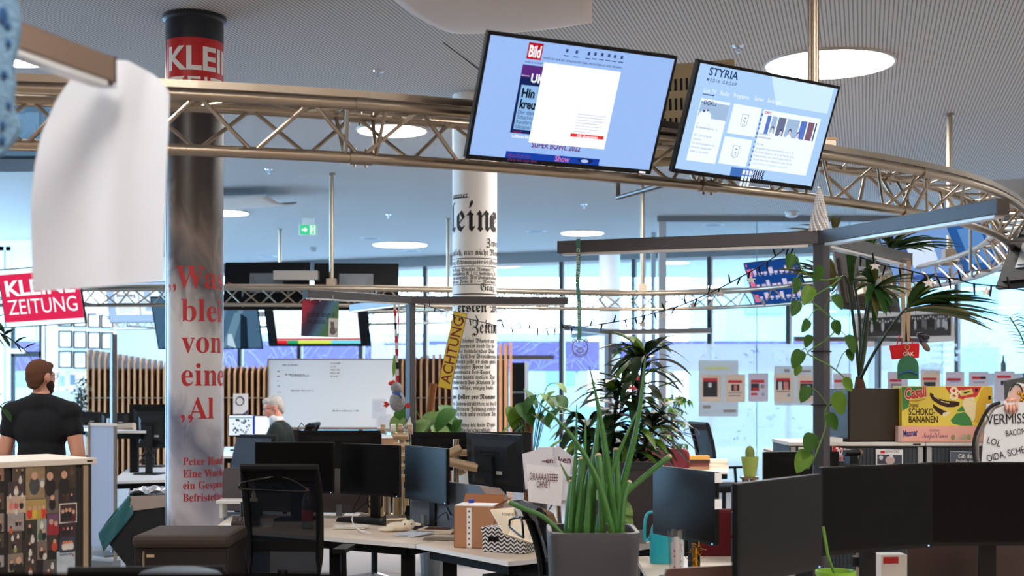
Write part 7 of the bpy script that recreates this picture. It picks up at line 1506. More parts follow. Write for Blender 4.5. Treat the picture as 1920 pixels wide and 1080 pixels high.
t = thing('folder', 'teal grey folder leaning against the desk leg below the phone', 'folder', (Xp(462, 8.2), 8.2, 0), R(-10)); MB().hexa([(-0.13, 0, 0.0), (0.13, 0.04, 0.0), (0.13, 0.05, 0.0), (-0.13, 0.01, 0.0), (-0.13, 0.1, 0.56), (0.06, 0.14, 0.62), (0.06, 0.15, 0.62), (-0.13, 0.11, 0.56)]).build('cover', pm('folder_teal', (86, 108, 118), rough=0.6), t); MB().hexa([(0.02, 0.012, 0), (0.03, 0.012, 0), (0.03, 0.02, 0), (0.02, 0.02, 0), (-0.09, 0.112, 0.56), (-0.08, 0.112, 0.56), (-0.08, 0.12, 0.56), (-0.09, 0.12, 0.56)]).build('elastic', INKB, t)
t = thing('paper_bin', 'pale grey bin standing under the left end of the centre desk', 'bin', (Xp(482, 8.9), 8.95, 0)); MB().box(-0.06, 0.06, -0.1, 0.1, 0, 0.66).build('body', pm('pale_bin', (150, 156, 168)), t, bev=0.005)
# ------------------------------------------------------------------ slatted partition
t = thing('slat_partition', 'curved partition of upright wooden fins with wavy tops across the back', 'partition', (Xp(330, 22.5), 22.6, 0))
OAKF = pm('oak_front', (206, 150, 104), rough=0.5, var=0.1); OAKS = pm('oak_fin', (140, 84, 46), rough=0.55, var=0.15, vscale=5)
def slat(px, pyt, D):
    m = MB(t); x = Xp(px, D); z_ = Zp(pyt, D); w_ = 0.018; d_ = 0.26
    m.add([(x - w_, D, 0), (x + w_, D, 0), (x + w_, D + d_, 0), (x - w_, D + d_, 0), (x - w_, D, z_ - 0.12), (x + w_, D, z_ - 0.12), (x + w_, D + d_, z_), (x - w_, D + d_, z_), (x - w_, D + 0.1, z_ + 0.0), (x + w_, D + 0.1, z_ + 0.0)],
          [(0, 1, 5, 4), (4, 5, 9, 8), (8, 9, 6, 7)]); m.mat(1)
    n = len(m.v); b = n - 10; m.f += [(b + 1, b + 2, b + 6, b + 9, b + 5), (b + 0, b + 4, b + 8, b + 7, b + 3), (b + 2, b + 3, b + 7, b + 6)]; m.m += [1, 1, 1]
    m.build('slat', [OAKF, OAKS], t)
xs = [163.7 + 11.05 * i for i in range(35)]
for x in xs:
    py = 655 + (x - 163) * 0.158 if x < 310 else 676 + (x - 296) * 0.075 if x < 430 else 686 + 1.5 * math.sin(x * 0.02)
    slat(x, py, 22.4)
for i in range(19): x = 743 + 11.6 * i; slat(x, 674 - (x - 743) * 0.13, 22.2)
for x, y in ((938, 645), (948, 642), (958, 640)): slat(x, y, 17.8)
MB(t).box(Xp(170, 22.7), Xp(560, 22.7), 22.68, 22.72, 0, Zp(690, 22.7)).build('back_panel', pm('panel_dark', (40, 30, 26)), t); MB(t).box(Xp(740, 22.5), Xp(946, 22.5), 22.48, 22.52, 0, Zp(672, 22.5)).build('back_panel', pm('panel_dark2', (96, 56, 32)), t)
for a, b, D in ((160, 560, 22.38), (740, 950, 22.18)): MB(t).tube([W(a, 746, D), W(b, 746, D)], 0.008, 6).build('tie_rod', pm('rod_grey', (150, 130, 110), metal=0.5), t)
t = thing('dark_cabinet', 'tall black cabinet behind the pale fins right of the newspaper column', 'cabinet', (Xp(972, 21), 21, 0)); MB().box(-0.12, 0.1, 0, 0.4, 0, Zp(680, 21)).build('body', BLACKM, t); MB().box(0.1, 0.16, -0.01, 0.4, 0, Zp(678, 21)).build('side_panel', WHITE, t); MB().box(-0.12, 0.1, -0.005, 0.0, Zp(737, 21), Zp(734, 21)).build('shelf_edge', GREYP, t)
# whiteboard
D = 19.0; t = thing('whiteboard', 'large whiteboard with faint black handwriting behind the seated man', 'whiteboard', (Xp(622, D), D, 0), R(-2)); x0, x1 = Xp(503, D) - Xp(622, D), Xp(742, D) - Xp(622, D); z0, z1_ = Zp(801, D), Zp(675, D)
MB().box(x0, x1, 0, 0.02, z0, z1_).build('board', pm('whiteboard_enamel', (248, 248, 248), rough=0.3), t); m = MB()
m.box(x0 - 0.02, x1 + 0.02, -0.008, 0.025, z1_, z1_ + 0.02).box(x0 - 0.02, x1 + 0.02, -0.008, 0.025, z0 - 0.02, z0).box(x0 - 0.02, x0, -0.008, 0.025, z0, z1_).box(x1, x1 + 0.02, -0.008, 0.025, z0, z1_); m.build('frame', ALUD, t)
MB().box(x0, x1, -0.06, 0.0, z0 - 0.035, z0 - 0.02).build('pen_tray', ALUD, t)
for x in (x0 + 0.15, x1 - 0.15): MB().bar((x, 0.03, 0.03), (x, 0.03, z0 + 0.3), 0.04, 0.04, up=(0, 1, 0)).build('leg', ALUD, t); 
for x in (x0 + 0.15, x1 - 0.15): MB().box(x - 0.03, x + 0.03, -0.3, 0.3, 0, 0.03).build('foot', ALUD, t)
m = MB(); random.seed(17); kk = D / F
for x, y, n in ((530, 685, 26), (535, 703, 34), (545, 705.5, 36), (620, 682, 18), (620, 688, 9), (620, 694, 16), (620, 700, 18), (620, 706, 12), (546, 733, 42), (624, 771, 50), (520, 697, 3), (520, 706, 3), (520, 715, 3), (520, 724, 3), (520, 736, 4), (520, 751, 4)):
    x_ = x
    while x_ < x + n:
        a = to_local(t, x_, y); s_ = kk * random.uniform(0.6, 1.5); m.tube([(a[0], -0.002, a[1]), (a[0] + s_ * 0.6, -0.002, a[1] + s_ * random.uniform(0.5, 2)), (a[0] + s_, -0.002, a[1] + random.uniform(-0.3, 0.3) * s_), (a[0] + 1.6 * s_, -0.002, a[1] + s_)], 0.0042, 4); x_ += random.uniform(2.0, 4)
m.build('handwriting', pm('marker_dark', (90, 98, 110)), t)
for i, (x, y, w_, h_, lab) in enumerate(((711, 766, 26, 36, 'white printed sheet stuck to the lower right of the whiteboard'), (720, 794, 26, 34, 'second white printed sheet hanging over the whiteboard edge'))):
    o = W(x, y, D - 0.03 - 0.01 * i); tt = thing('notice_sheet', lab, 'paper', o); MB().box(-w_ * kk / 2, w_ * kk / 2, 0, 0.002, -h_ * kk / 2, h_ * kk / 2).build('sheet', pm('sheet_tint', (222, 224, 230)), tt); m = MB()
    for r_ in range(8): m.rect(-w_ * kk * 0.4, w_ * kk * random.uniform(0.1, 0.4), h_ * kk * (0.34 - r_ * 0.07), h_ * kk * (0.36 - r_ * 0.07), -0.001)
    m.build('print', pm('print_grey', (186, 188, 196)), tt)
t = thing('low_shelf', 'white low shelf below the whiteboard right part', 'shelf', (Xp(690, 18.25), 18.25, 0)); MB().box(-0.85, 0.6, 0, 0.3, 0.9, 0.94).build('board', WHITE, t); MB().box(-0.82, 0.57, 0.02, 0.3, 0, 0.9).build('body', pm('shelf_wood', (150, 110, 80)), t)
# framed pictures on the far left wall
DW = YL - 0.012; kk = DW / F; n = 0
rows = ((606, 640, 'upper'), (616, 653, 'upper'), (659, 690, 'lower'))
def picture(label, x0, y0, x1, y1, tilt=0, dpt=0.02, D=DW, pic=(200, 214, 226), frm=None):
    tt = thing('framed_picture', label, 'picture', W((x0 + x1) / 2, (y0 + y1) / 2, D), R(tilt), 'framed pictures on the far left wall'); w, h = (x1 - x0) * D / F / 2, (y1 - y0) * D / F / 2; f = 0.02
    m = MB(); m.box(-w, w, -dpt, 0, h - f, h).box(-w, w, -dpt, 0, -h, -h + f).box(-w, -w + f, -dpt, 0, -h, h).box(w - f, w, -dpt, 0, -h, h); m.build('frame', frm or pm('frame_black', (26, 28, 30)), tt)
    MB().rect(-w + f, w - f, -h + f, h - f, -0.006).build('mat', pm('mat_white', (232, 238, 244)), tt); MB().rect(-w * 0.5, w * 0.5, -h * 0.5, h * 0.55, -0.008).build('picture', tone(pic, 0.2, 8), tt)
for r_, (y0, y1, rn) in enumerate(((586, 612, 'top'), (620, 652, 'middle'), (658, 690, 'bottom'))):
    for c, (a, b, cn) in enumerate(((110, 135, 'first'), (138, 162, 'second'), (165, 188, 'third'), (190, 212, 'fourth'))):
        picture('thin black framed picture, %s of the %s row on the white wall' % (cn, rn), a, y0 + c, b, y1 + c, pic=((206, 218, 230), (196, 206, 216), (204, 220, 220), (200, 210, 224))[c])
picture('leaning pale framed sheet with a blue print, left of two under the picture rows', 108, 697, 126, 733, D=DW - 0.4, pic=(150, 180, 206), frm=pm('frame_wood', (206, 196, 176)))
picture('leaning white framed drawing, right of two under the picture rows', 127, 694, 146, 731, D=DW - 0.4, pic=(120, 136, 156), frm=pm('frame_white', (222, 226, 230)))
t = thing('side_shelf', 'pale sideboard under the leaning frames by the white wall', 'shelf', (Xp(127, 24.6), 24.4, 0)); MB().box(-0.3, 0.35, 0, 0.4, 0, Zp(733, 24.4)).build('body', pm('sideboard', (206, 204, 200)), t)
# ------------------------------------------------------------------ desks behind, left
desk('white back desk with tangled cables behind the slim post', [(Xp(220, 12.6), 12.4), (Xp(312, 12.6), 12.6), (Xp(345, 14), 14.4), (Xp(222, 14), 14.4)], z=0.75, mat_=pm('white_top', (226, 228, 234), rough=0.35), legs=[(-3.4, 13.2)])
desk('raised white desk return with tan rolls, behind the slim post at the left', [(Xp(216, 13.4), 13.3), (Xp(278, 13.4), 13.3), (Xp(278, 13.4), 14.0), (Xp(160, 14), 14.3), (Xp(160, 14), 13.9)], z=Zp(807, 13.4), mat_=pm('white_top', (226, 228, 234)), legs=[(Xp(252, 13.6), 13.6)])
t = thing('desk_screen', 'tall frosted white desk screen left of the slim post', 'desk screen', (Xp(167, 12.0), 12.0, 0.08), R(-22)); w_ = 0.30
MB().box(0.02, w_, -0.008, 0.008, 0.12, 1.20).build('panel', film('acrylic_frost', (206, 220, 240), 0.94, glow=0.4), t); MB().box(0, 0.022, -0.014, 0.014, 0.0, 1.23).build('side_rail', ALUD, t); MB().box(0, w_, -0.012, 0.012, 1.2, 1.225).build('top_rail', WHITE, t); MB().box(0, w_, -0.06, 0.06, -0.08, 0.0).build('base', GREYP, t); MB().box(w_ - 0.02, w_, -0.012, 0.012, 0, 1.2).build('side_rail', ALUD, t)
monitor('black monitor back behind the walking man, left of the frosted screen', 163, 785, 15.5, 180, 0.32, 0.5, back=True, stand=None)
monitor('black monitor back between the frosted screen and the slim post', 216, 787, 15.4, 180, 0.36, 0.45, back=True, stand=None)
monitor('dark monitor behind the cabled one left of the red column', 286, 790, 14.6, 180, 0.5, 0.75, stand=0.75)
monitor('dark monitor seen from behind with hanging cables left of the red column', 285, 806, 13.4, 168, 0.32, 1.12, back=True, stand=0.75)
desk('white far desk carrying the two black monitor backs', [(Xp(60, 15.2), 15.0), (Xp(250, 15.2), 15.0), (Xp(250, 16), 16.2), (Xp(60, 16), 16.2)], z=Zp(801, 15.2), mat_=pm('white_top', (226, 228, 234)), legs=[(Xp(200, 15.5), 15.5)])
t = thing('cable', 'tangle of black cables on the white back desk left of the red column', 'cable', onz(280, 862, 0.76)); m = MB(t); random.seed(6)
for k in range(7): m.tube(spline([W(275 + k * 4, 838, 13.4), W(270 + random.uniform(-8, 20), 850, 13.3), onz(250 + random.uniform(0, 50), 866, 0.77), onz(240 + random.uniform(0, 60), 868, 0.765)], 5), 0.006, 5)
m.build('wire', INKB, t)
t = thing('paper_roll', 'tan rolled tube lying on the raised white desk return', 'roll', W(245, 803, 13.6)); MB(t).tube([W(218, 801, 13.7), W(252, 799, 13.6)], 0.035, 14).build('tube', pm('roll_tan', (196, 178, 156)), t, smooth=True)
t = thing('glass_jars', 'small clear jars on the far desk beside the slim post', 'jars', W(194, 790, 14.9))
for k, px in enumerate((188, 193, 199)): MB(t).lathe([(0.018, 0), (0.018, 0.1)], c=(Xp(px, 14.9), 15.2, Zp(801, 15.2) + 0.001), seg=12).build('jar', pm('jar_pale', (190, 200, 206), rough=0.2), t)
t = thing('pedestal', 'dark grey drawer pedestal under the white back desk', 'pedestal', (Xp(285, 13.0), 13.1, 0)); MB().box(-0.14, 0.3, 0, 0.5, 0.03, Zp(905, 13.0)).build('body', pm('pedestal_slate', (50, 54, 60)), t, bev=0.01); MB().box(-0.13, 0.29, -0.01, 0.0, 0.06, 0.5).build('drawer', pm('pedestal_slate', (50, 54, 60)), t)
# seated man's desk
D = 14.4; ZD = Zp(853, D)
desk('raised white desk at which the grey-haired man sits', [(Xp(418, 14.2), 14.2), (Xp(512, 14.2), 14.2), (Xp(512, 15.6), 16.2), (Xp(400, 15.6), 16.2)], z=ZD, mat_=pm('white_top', (226, 228, 234)), legs=[(Xp(440, 15), 15.2)])
t = monitor('lit screen with a blue bordered picture page before the grey-haired man', 453, 798, 15.3, 12, 0.30, 0.84, stand=ZD, led=False, dispm=em('man_screen', (226, 236, 250), 1.1)); w, h = 0.30, 0.25
m = MB(); random.seed(5); m.rect(-0.14, 0.12, 0.085, 0.095, -0.002); m.mat(1)
for k in range(26): x, zz_ = random.uniform(-0.1, 0.08), random.uniform(-0.1, 0.06); m.rect(x, x + random.uniform(0.01, 0.03), zz_, zz_ + random.uniform(0.01, 0.03), -0.002 - k * 0.00003)
m.mat(2); m.rect(0.125, 0.142, -0.1, 0.115, -0.0025); m.build('page', [em('pg1', (60, 140, 120)), em('pg2', (74, 92, 110)), em('pg3', (40, 70, 190))], t)
t = monitor('lit white screen directly before the grey-haired man face', 487, 798, 15.5, -10, 0.26, 0.9, stand=ZD, led=False, dispm=em('man_screen2', (240, 242, 246), 1.1))
t = thing('laptop', 'small laptop with a black and white picture by the grey-haired man', 'laptop', W(489, 826, 14.9), R(-15)); MB().box(-0.07, 0.07, 0, 0.01, -0.07, 0.06).build('lid', BLACK, t); m = MB(); m.rect(-0.065, 0.065, -0.05, 0.055, -0.001); m.mat(1); random.seed(1)
for k in range(14): x, zz_ = random.uniform(-0.06, 0.04), random.uniform(-0.045, 0.03); m.rect(x, x + 0.02, zz_, zz_ + 0.018, -0.0015 - k * 0.00002)
m.build('display', [em('lp1', (190, 206, 226)), em('lp2', (40, 44, 60))], t); t.location.z = ZD + 0.075; MB().box(-0.07, 0.07, -0.14, 0.0, -0.073, -0.063).build('base', BLACK, t)
t = thing('keyboard', 'dark keyboard on the grey-haired man\'s raised desk', 'keyboard', (Xp(457, 14.6), 14.7, ZD + 0.001)); MB().box(-0.1, 0.1, -0.06, 0.06, 0, 0.018).build('body', BLACK, t)
t = thing('framed_picture', 'white card with a dark round wreath on top of the lit screens', 'picture', W(451, 757, 16.0)); k = 16 / F; MB().box(-14 * k, 14 * k, 0, 0.01, -19 * k, 19 * k).build('card', PAPER, t); m = MB(); m.tube([(7.5 * k * math.cos(a) - 1 * k, -0.003, 8 * k * math.sin(a) + 5 * k) for a in [2 * math.pi * i / 20 for i in range(20)]], 0.006, 5, closed=True); m.add([(5 * k, -0.002, -19 * k), (14 * k, -0.002, -19 * k), (14 * k, -0.002, -11 * k)], [(0, 1, 2)]); m.build('wreath_print', pm('wreath', (60, 70, 110)), t); MB().box(-3 * k, 3 * k, 0.01, 0.06, -(t.location.z - ZD), -15 * k).build('stand', GREYP, t)
chair('dark office chair of the grey-haired man, its back facing right', Xp(533, 14.9), 14.95, R(84), 0.62, top=0.5)
chair('dark blue-grey office chair between the red column and the raised desk', Xp(430, 12.0), 12.2, R(150), 0.46, hanger=True, top=0.62, fab=pm('blue_grey_pad', (62, 72, 86), rough=0.8))
# back right: chair and desk with books by the glass
desk('pale desk with book stacks behind the red desk screen', [(Xp(1288, 13.6), 13.6), (Xp(1366, 13.6), 13.6), (Xp(1366, 14.6), 14.6), (Xp(1280, 14.6), 14.6)], z=Zp(884, 13.6), legs=[(2.0, 14.1)])
chair('black mesh office chair in front of the frosted glass beside the cactus', Xp(1352, 15.5), 15.3, R(-70), 0.5, hanger=True, top=0.62)
zb_ = Zp(884, 13.6) + 0.001; BC = ((200, 150, 70), (60, 30, 26), (96, 44, 36), (150, 110, 80), (226, 214, 196), (216, 206, 190), (230, 224, 210))
names = ('yellow book with a pink corner on top of the left stack', 'black book second in the left stack', 'dark red book in the left stack', 'tan book at the bottom of the left stack', 'cream book on top of the right stack', 'cream book in the middle of the right stack', 'white book at the bottom of the right stack')
for i in range(7):
    col_, lev = (0, 3 - i) if i < 4 else (1, 6 - i); tt = thing('book', names[i] + ' by the glass', 'book', (Xp((1310, 1344)[col_], 13.9), 13.9, zb_ + lev * 0.036), R(random.uniform(-10, 10)), 'books on the desk by the glass')
    MB().box(-0.1, 0.1, -0.08, 0.08, 0.003, 0.031).build('pages', pm('book_pages', (226, 216, 200)), tt); m = MB(); m.box(-0.105, 0.105, -0.085, 0.085, 0, 0.003).box(-0.105, 0.105, -0.085, 0.085, 0.031, 0.0345).box(-0.105, 0.105, -0.086, -0.082, 0, 0.0345); m.build('cover', pm('book_%d' % i, BC[i]), tt)
# table edge at the bottom of the picture
t = thing('table', 'blurred dark table edge along the bottom of the picture, lower left', 'table', (-0.75, 2.6, 0)); zt_ = Zp(1074, 2.6); MB().box(-0.6, 0.42, -0.5, 0.0, zt_ - 0.03, zt_).build('top', pm('table_dark', (10, 8, 8), rough=0.9, spec=0.0), t, bev=0.004)
for x in (-0.55, 0.37): MB().box(x - 0.02, x + 0.02, -0.04, 0.0, 0, zt_ - 0.03).build('leg', BLACKM, t); MB().box(x - 0.02, x + 0.02, -0.48, -0.44, 0, zt_ - 0.03).build('leg', BLACKM, t)
# ------------------------------------------------------------------ plants
def gleaf(name, c, c2=None, rough=0.5, trl=0.25):
    if name in MATS: return MATS[name]
    m = pm(name, c, rough=max(0.42, rough), spec=0.22, var=0.35, vscale=14)
    return m
def leaf(m, base, d, L, wd, droop=0.3, shape='lance', up=Vector((0, 0, 1)), fold=0.25, n=6, twist=0.0):
    base = Vector(base); d = Vector(d).normalized(); sd = d.cross(up)
    if sd.length < 0.1: sd = d.cross(Vector((1, 0, 0)))
    sd.normalize()
    if twist: sd = Matrix.Rotation(twist, 3, d) @ sd
    nr = sd.cross(d).normalized(); vs = []
    for i in range(n + 1):
        t = i / n; p = base + d * (L * t) - Vector((0, 0, 1)) * (droop * L * t * t)
        if shape == 'lance': w = math.sin(math.pi * min(1, t * 0.92 + 0.06)) ** 0.8
        elif shape == 'heart': w = (math.sin(math.pi * min(1, t * 0.8 + 0.2)) ** 0.7) if t > 0.05 else 0.45
        else: w = math.sin(math.pi * min(1, t * 0.97 + 0.02)) ** 0.6
        if i == n: w = 0.02
        w *= wd / 2
        vs += [p - sd * w + nr * (fold * w), p, p + sd * w + nr * (fold * w)]
    fs = []
    for i in range(n):
        a = 3 * i; fs += [(a, a + 1, a + 4, a + 3), (a + 1, a + 2, a + 5, a + 4)]
    m.add(vs, fs)
GRN_D = gleaf('leaf_dark', (32, 58, 30), rough=0.3); GRN_M = gleaf('leaf_mid', (58, 106, 40)); GRN_L = gleaf('leaf_light', (104, 142, 46)); GRN_P = gleaf('leaf_palm', (44, 84, 38)); GRN_Y = gleaf('leaf_pothos', (48, 88, 22)); BARK = pm('bark', (96, 70, 50), rough=0.9, var=0.3, vscale=40); STEMG = pm('stem_green', (96, 140, 50)); STEMD = pm('stem_dark', (40, 58, 34))
# tall spikes in the grey planter
D = 5.5; k = D / F; zt_ = Zp(1000, D - 0.18)
t = thing('potted_spike_plant', 'tall grey square planter with upright green cylindrical spikes, lower middle of the picture', 'plant', (Xp(1110, D), D, 0)); 
m = MB(); n = 5; rings = []
prof = [(0.14, 0.0), (0.18, zt_ - 0.10), (0.186, zt_ - 0.012), (0.184, zt_), (0.168, zt_), (0.165, zt_ - 0.06)]
pts = []
for r_, z_ in prof: pts += [(x, y, z_) for x, y in rrect(-r_, r_, -r_, r_, 0.05, n)]
q = 4 * (n + 1); fs = [tuple(range(q))[::-1]]
for i in range(len(prof) - 1):
    for j in range(q): l = (j + 1) % q; fs.append((i * q + j, i * q + l, (i + 1) * q + l, (i + 1) * q + j))
m.add(pts, fs).build('planter', pm('planter_grey', (72, 72, 77), rough=0.45), t, smooth=True)
MB().prism(rrect(-0.165, 0.165, -0.165, 0.165, 0.04), zt_ - 0.07, zt_ - 0.03).build('soil', pm('soil_tan', (120, 90, 64), rough=1, var=0.5, vscale=60), t)
SPK = pm('spike_green', (58, 112, 44), rough=0.4, var=0.3, vscale=25)
SP = [([(1155, 1003), (1140, 880), (1125, 780), (1105, 687)], 7.5, 0), ([(1146, 1003), (1170, 900), (1196, 790), (1210, 669)], 7.5, 0), ([(1118, 1003), (1150, 950), (1195, 905), (1255, 856)], 5, 1), ([(1056, 1003), (1020, 970), (985, 955), (955, 942)], 4.5, 1), ([(1150, 1003), (1120, 900), (1070, 815), (1005, 750)], 6, 0), ([(1068, 1003), (1076, 900), (1080, 840), (1081, 758)], 5, 0), ([(1080, 1003), (1092, 900), (1097, 830), (1098, 783)], 4.5, 0), ([(1086, 1003), (1100, 910), (1115, 840), (1121, 779)], 6, 0), ([(1110, 1003), (1112, 900), (1118, 830), (1124, 775)], 7, 0), ([(1070, 1003), (1082, 930), (1088, 890), (1090, 862)], 6, 1), ([(1160, 1003), (1158, 920), (1156, 870), (1155, 845)], 6.5, 1), ([(1062, 1003), (1066, 950), (1070, 920), (1071, 905)], 6, 1), ([(1100, 1003), (1104, 940), (1108, 900), (1110, 880)], 6, 1), ([(1120, 1003), (1135, 920), (1160, 850), (1195, 770)], 6, 0), ([(1130, 1003), (1128, 930), (1125, 880), (1122, 856)], 7, 1), ([(1076, 1003), (1090, 960), (1098, 930), (1106, 905)], 6, 1), ([(1166, 1003), (1168, 960), (1172, 930), (1180, 905)], 5, 1), ([(1092, 1003), (1080, 940), (1066, 900), (1050, 868)], 5, 0)]
random.seed(12)
for pl, r_, cut in SP:
    yb = random.uniform(-0.1, 0.12); P3 = spline([W(x, y, D + yb + 0.02 * i) for i, (x, y) in enumerate(pl)], 5); P3[0].z = zt_ - 0.06; P3[1].z = max(P3[1].z, zt_ - 0.04); N_ = len(P3)
    rs = [r_ * k * (1.0 if cut else (1 - 0.85 * (i / (N_ - 1)) ** 2)) for i in range(N_)]
    o = MB(t).tube(P3, rs, 10).build('spike', SPK, t, smooth=2)
    if cut: MB(t).ell(P3[-1], r_ * k * 0.98, 10, 6).build('cut_tip', pm('cut_tip', (214, 186, 150)), o, smooth=2)
# dracaena
D = 9.6
t = thing('potted_dracaena', 'bushy dark green dracaena with long glossy leaves behind the spike plant', 'plant', (Xp(1150, D), D, 0)); MB(t).lathe([(0.16, 0), (0.2, 0.36), (0.18, 0.36), (0.17, 0.3), (0, 0.3)], c=(Xp(1150, D), D, 0), seg=24).build('pot', pm('pot_dark', (44, 44, 48)), t, smooth=True)
random.seed(40); st = [[(1150, 1050), (1165, 900), (1190, 780), (1205, 690), (1210, 660)], [(1148, 1050), (1146, 900), (1150, 800), (1160, 730)], [(1152, 1050), (1180, 940), (1205, 850), (1225, 790)], [(1146, 1050), (1120, 920), (1105, 850), (1100, 800)]]
ml = [MB(t), MB(t)]
for i, s_ in enumerate(st):
    P3 = spline([W(x, y, D + 0.06 * (i - 1)) for x, y in s_], 8); P3[0].z = 0.3; MB(t).tube(P3, 0.012, 8).build('stem', pm('stem_brown', (80, 74, 50), rough=0.8), t, smooth=2)
    n_ = len(P3); start = int(n_ * 0.36)
    for j in range(start, n_):
        for q in range(4 if i != 0 else 3):
            a = random.uniform(0, 6.28); el = random.uniform(0.1, 0.8) if j < n_ - 4 else random.uniform(0.4, 1.1)
            d = Vector((math.cos(a) * math.cos(el), math.sin(a) * math.cos(el), math.sin(el)))
            leaf(ml[random.random() < 0.2], P3[j] + Vector((random.uniform(-.02, .02), 0, 0)), d, random.uniform(0.28, 0.48), random.uniform(0.06, 0.09), random.uniform(0.35, 0.9), fold=random.uniform(0.1, 0.5))
for (x, y), (x2, y2), wd in (((1199, 690), (1160, 632), 0.06), ((1200, 690), (1190, 632), 0.07), ((1210, 672), (1265, 642), 0.06), ((1225, 730), (1290, 712), 0.05), ((1215, 700), (1262, 686), 0.05), ((1190, 700), (1128, 682), 0.05), ((1175, 715), (1108, 697), 0.05), ((1165, 745), (1082, 757), 0.06)):
    a, b = W(x, y, D), W(x2, y2, D - 0.1); leaf(ml[0 if random.random() < 0.6 else 1], a, (b - a) + Vector((0, 0, 0.1 * (b - a).length)), (b - a).length, wd, 0.1, fold=0.4)
ml[0].build('foliage', GRN_D, t, smooth=2); ml[1].build('foliage', GRN_L, t, smooth=2)
# ficus
D = 14.6
t = thing('potted_ficus', 'slender small-leaved fig tree against the white glass right of the dracaena', 'plant', (Xp(1260, D), D, 0)); c0 = (Xp(1260, D), D, 0); MB(t).lathe([(0.14, 0), (0.17, 0.3), (0.15, 0.3), (0.14, 0.26), (0, 0.26)], c=c0, seg=20).build('pot', pm('pot_dark', (44, 44, 48)), t, smooth=True)
m = MB(t); tr = spline([Vector((c0[0], D, 0.26)), W(1262, 850, D), W(1258, 790, D), W(1268, 745, D)], 6); m.tube(tr, [0.014 * (1 - 0.6 * i / len(tr)) for i in range(len(tr))], 6); ml = [MB(t), MB(t)]; random.seed(41)
for j in range(4, len(tr)):
    for q in range(2):
        a = random.uniform(0, 6.28); e = tr[j] + Vector((math.cos(a) * 0.16, math.sin(a) * 0.14, random.uniform(0.0, 0.12))); br = [tr[j].lerp(e, i / 5) - Vector((0, 0, 0.05 * (i / 5) ** 2)) for i in range(6)]; m.tube(br, 0.003, 4)
        for p in br[1:]:
            for r_ in range(3): leaf(ml[random.random() < 0.4], p, (random.uniform(-1, 1), random.uniform(-1, 1), random.uniform(-0.9, 0.4)), random.uniform(0.05, 0.08), 0.026, 0.4, n=3)
m.build('trunk', BARK, t, smooth=2); ml[0].build('foliage', GRN_M, t); ml[1].build('foliage', gleaf('leaf_olive', (112, 128, 60)), t)
# monstera with coir pole
D = 11.6
t = thing('potted_monstera', 'split-leaf monstera with a brown coir pole behind the yellow sign', 'plant', (Xp(815, D), D, 0)); c0 = (Xp(815, D), D, 0); MB(t).lathe([(0.14, 0.35), (0.17, 0.72), (0.15, 0.72), (0.14, 0.68), (0, 0.68)], c=c0, seg=20).build('pot', pm('pot_dark', (44, 44, 48)), t, smooth=True)
MB(t).lathe([(0.12, 0.0), (0.14, 0.35)], c=c0, seg=16).build('pot_stand', GREYP, t)
MB(t).tube([(c0[0], D, 0.68), W(803, 790, D), W(813, 719, D)], 0.032, 12).build('coir_pole', pm('coir', (150, 96, 60), rough=1, bump=1.0, bscale=90), t, smooth=True)
random.seed(42); mst = MB(t); ml = [MB(t), MB(t)]
def mleaf(m, p, d, L, wd, twist=0):
    leaf(m, p, d, L, wd, 0.35, 'heart', fold=0.15, n=8, twist=twist)
for (x, y, L, li) in ((850, 775, 0.22, 0), (835, 790, 0.24, 0), (800, 795, 0.24, 1), (815, 780, 0.2, 1), (845, 800, 0.2, 0), (860, 795, 0.16, 0), (780, 800, 0.2, 1), (762, 775, 0.2, 0), (752, 790, 0.18, 1), (830, 768, 0.18, 0), (820, 805, 0.2, 1)):
    p = W(x, y - 8, D - random.uniform(0.05, 0.25)); mst.tube(spline([Vector((c0[0], D, 0.7)), W((x + 812) / 2, y + 8, D), p], 4), 0.005, 5); mleaf(ml[li], p, Vector((random.uniform(-0.6, 0.6), -0.5, -0.5)), L, L * 0.85, random.uniform(-0.4, 0.4))
mst.build('stem', STEMG, t); ml[0].build('foliage', GRN_M, t, smooth=2); ml[1].build('foliage', gleaf('leaf_varieg', (120, 150, 84)), t, smooth=2)
# climbing plant left of the dracaena
D = 10.9
t = thing('potted_philodendron', 'yellow-green heart-leaved plant right of the newspaper column foot', 'plant', (Xp(990, D), D, 0)); c0 = (Xp(990, D), D, 0); MB(t).lathe([(0.13, 0.0), (0.16, 0.7), (0.14, 0.7), (0.13, 0.66), (0, 0.66)], c=c0, seg=20).build('pot', pm('pot_dark', (44, 44, 48)), t, smooth=True)
MB(t).tube([(c0[0], D, 0.66), W(992, 755, D)], 0.035, 12).build('coir_pole', pm('coir', (150, 96, 60), rough=1, bump=1.0, bscale=90), t, smooth=True); mst = MB(t); ml = [MB(t), MB(t)]; random.seed(43)
for (x, y, L, li) in ((985, 735, 0.13, 0), (975, 760, 0.15, 0), (962, 768, 0.13, 1), (1000, 745, 0.12, 0), (1015, 742, 0.12, 1), (1028, 748, 0.11, 0), (1040, 738, 0.1, 1), (1045, 722, 0.08, 1), (1050, 745, 0.1, 0), (1030, 770, 0.14, 0), (1050, 768, 0.13, 0), (975, 790, 0.16, 1), (1000, 780, 0.13, 0), (955, 768, 0.1, 1), (1040, 775, 0.1, 0), (985, 800, 0.12, 0)):
    p = W(x, y - 4, D - random.uniform(0, 0.2)); mst.tube(spline([Vector((c0[0], D, 0.75)), W((x + 992) / 2, y + 20, D), p], 4), 0.004, 5); mleaf(ml[li], p, Vector((random.uniform(-1, 1), -0.4, -0.4)), L * 1.3, L * 1.1, random.uniform(-0.4, 0.4))
mst.build('stem', STEMG, t); ml[0].build('foliage', GRN_M, t, smooth=2); ml[1].build('foliage', GRN_L, t, smooth=2)
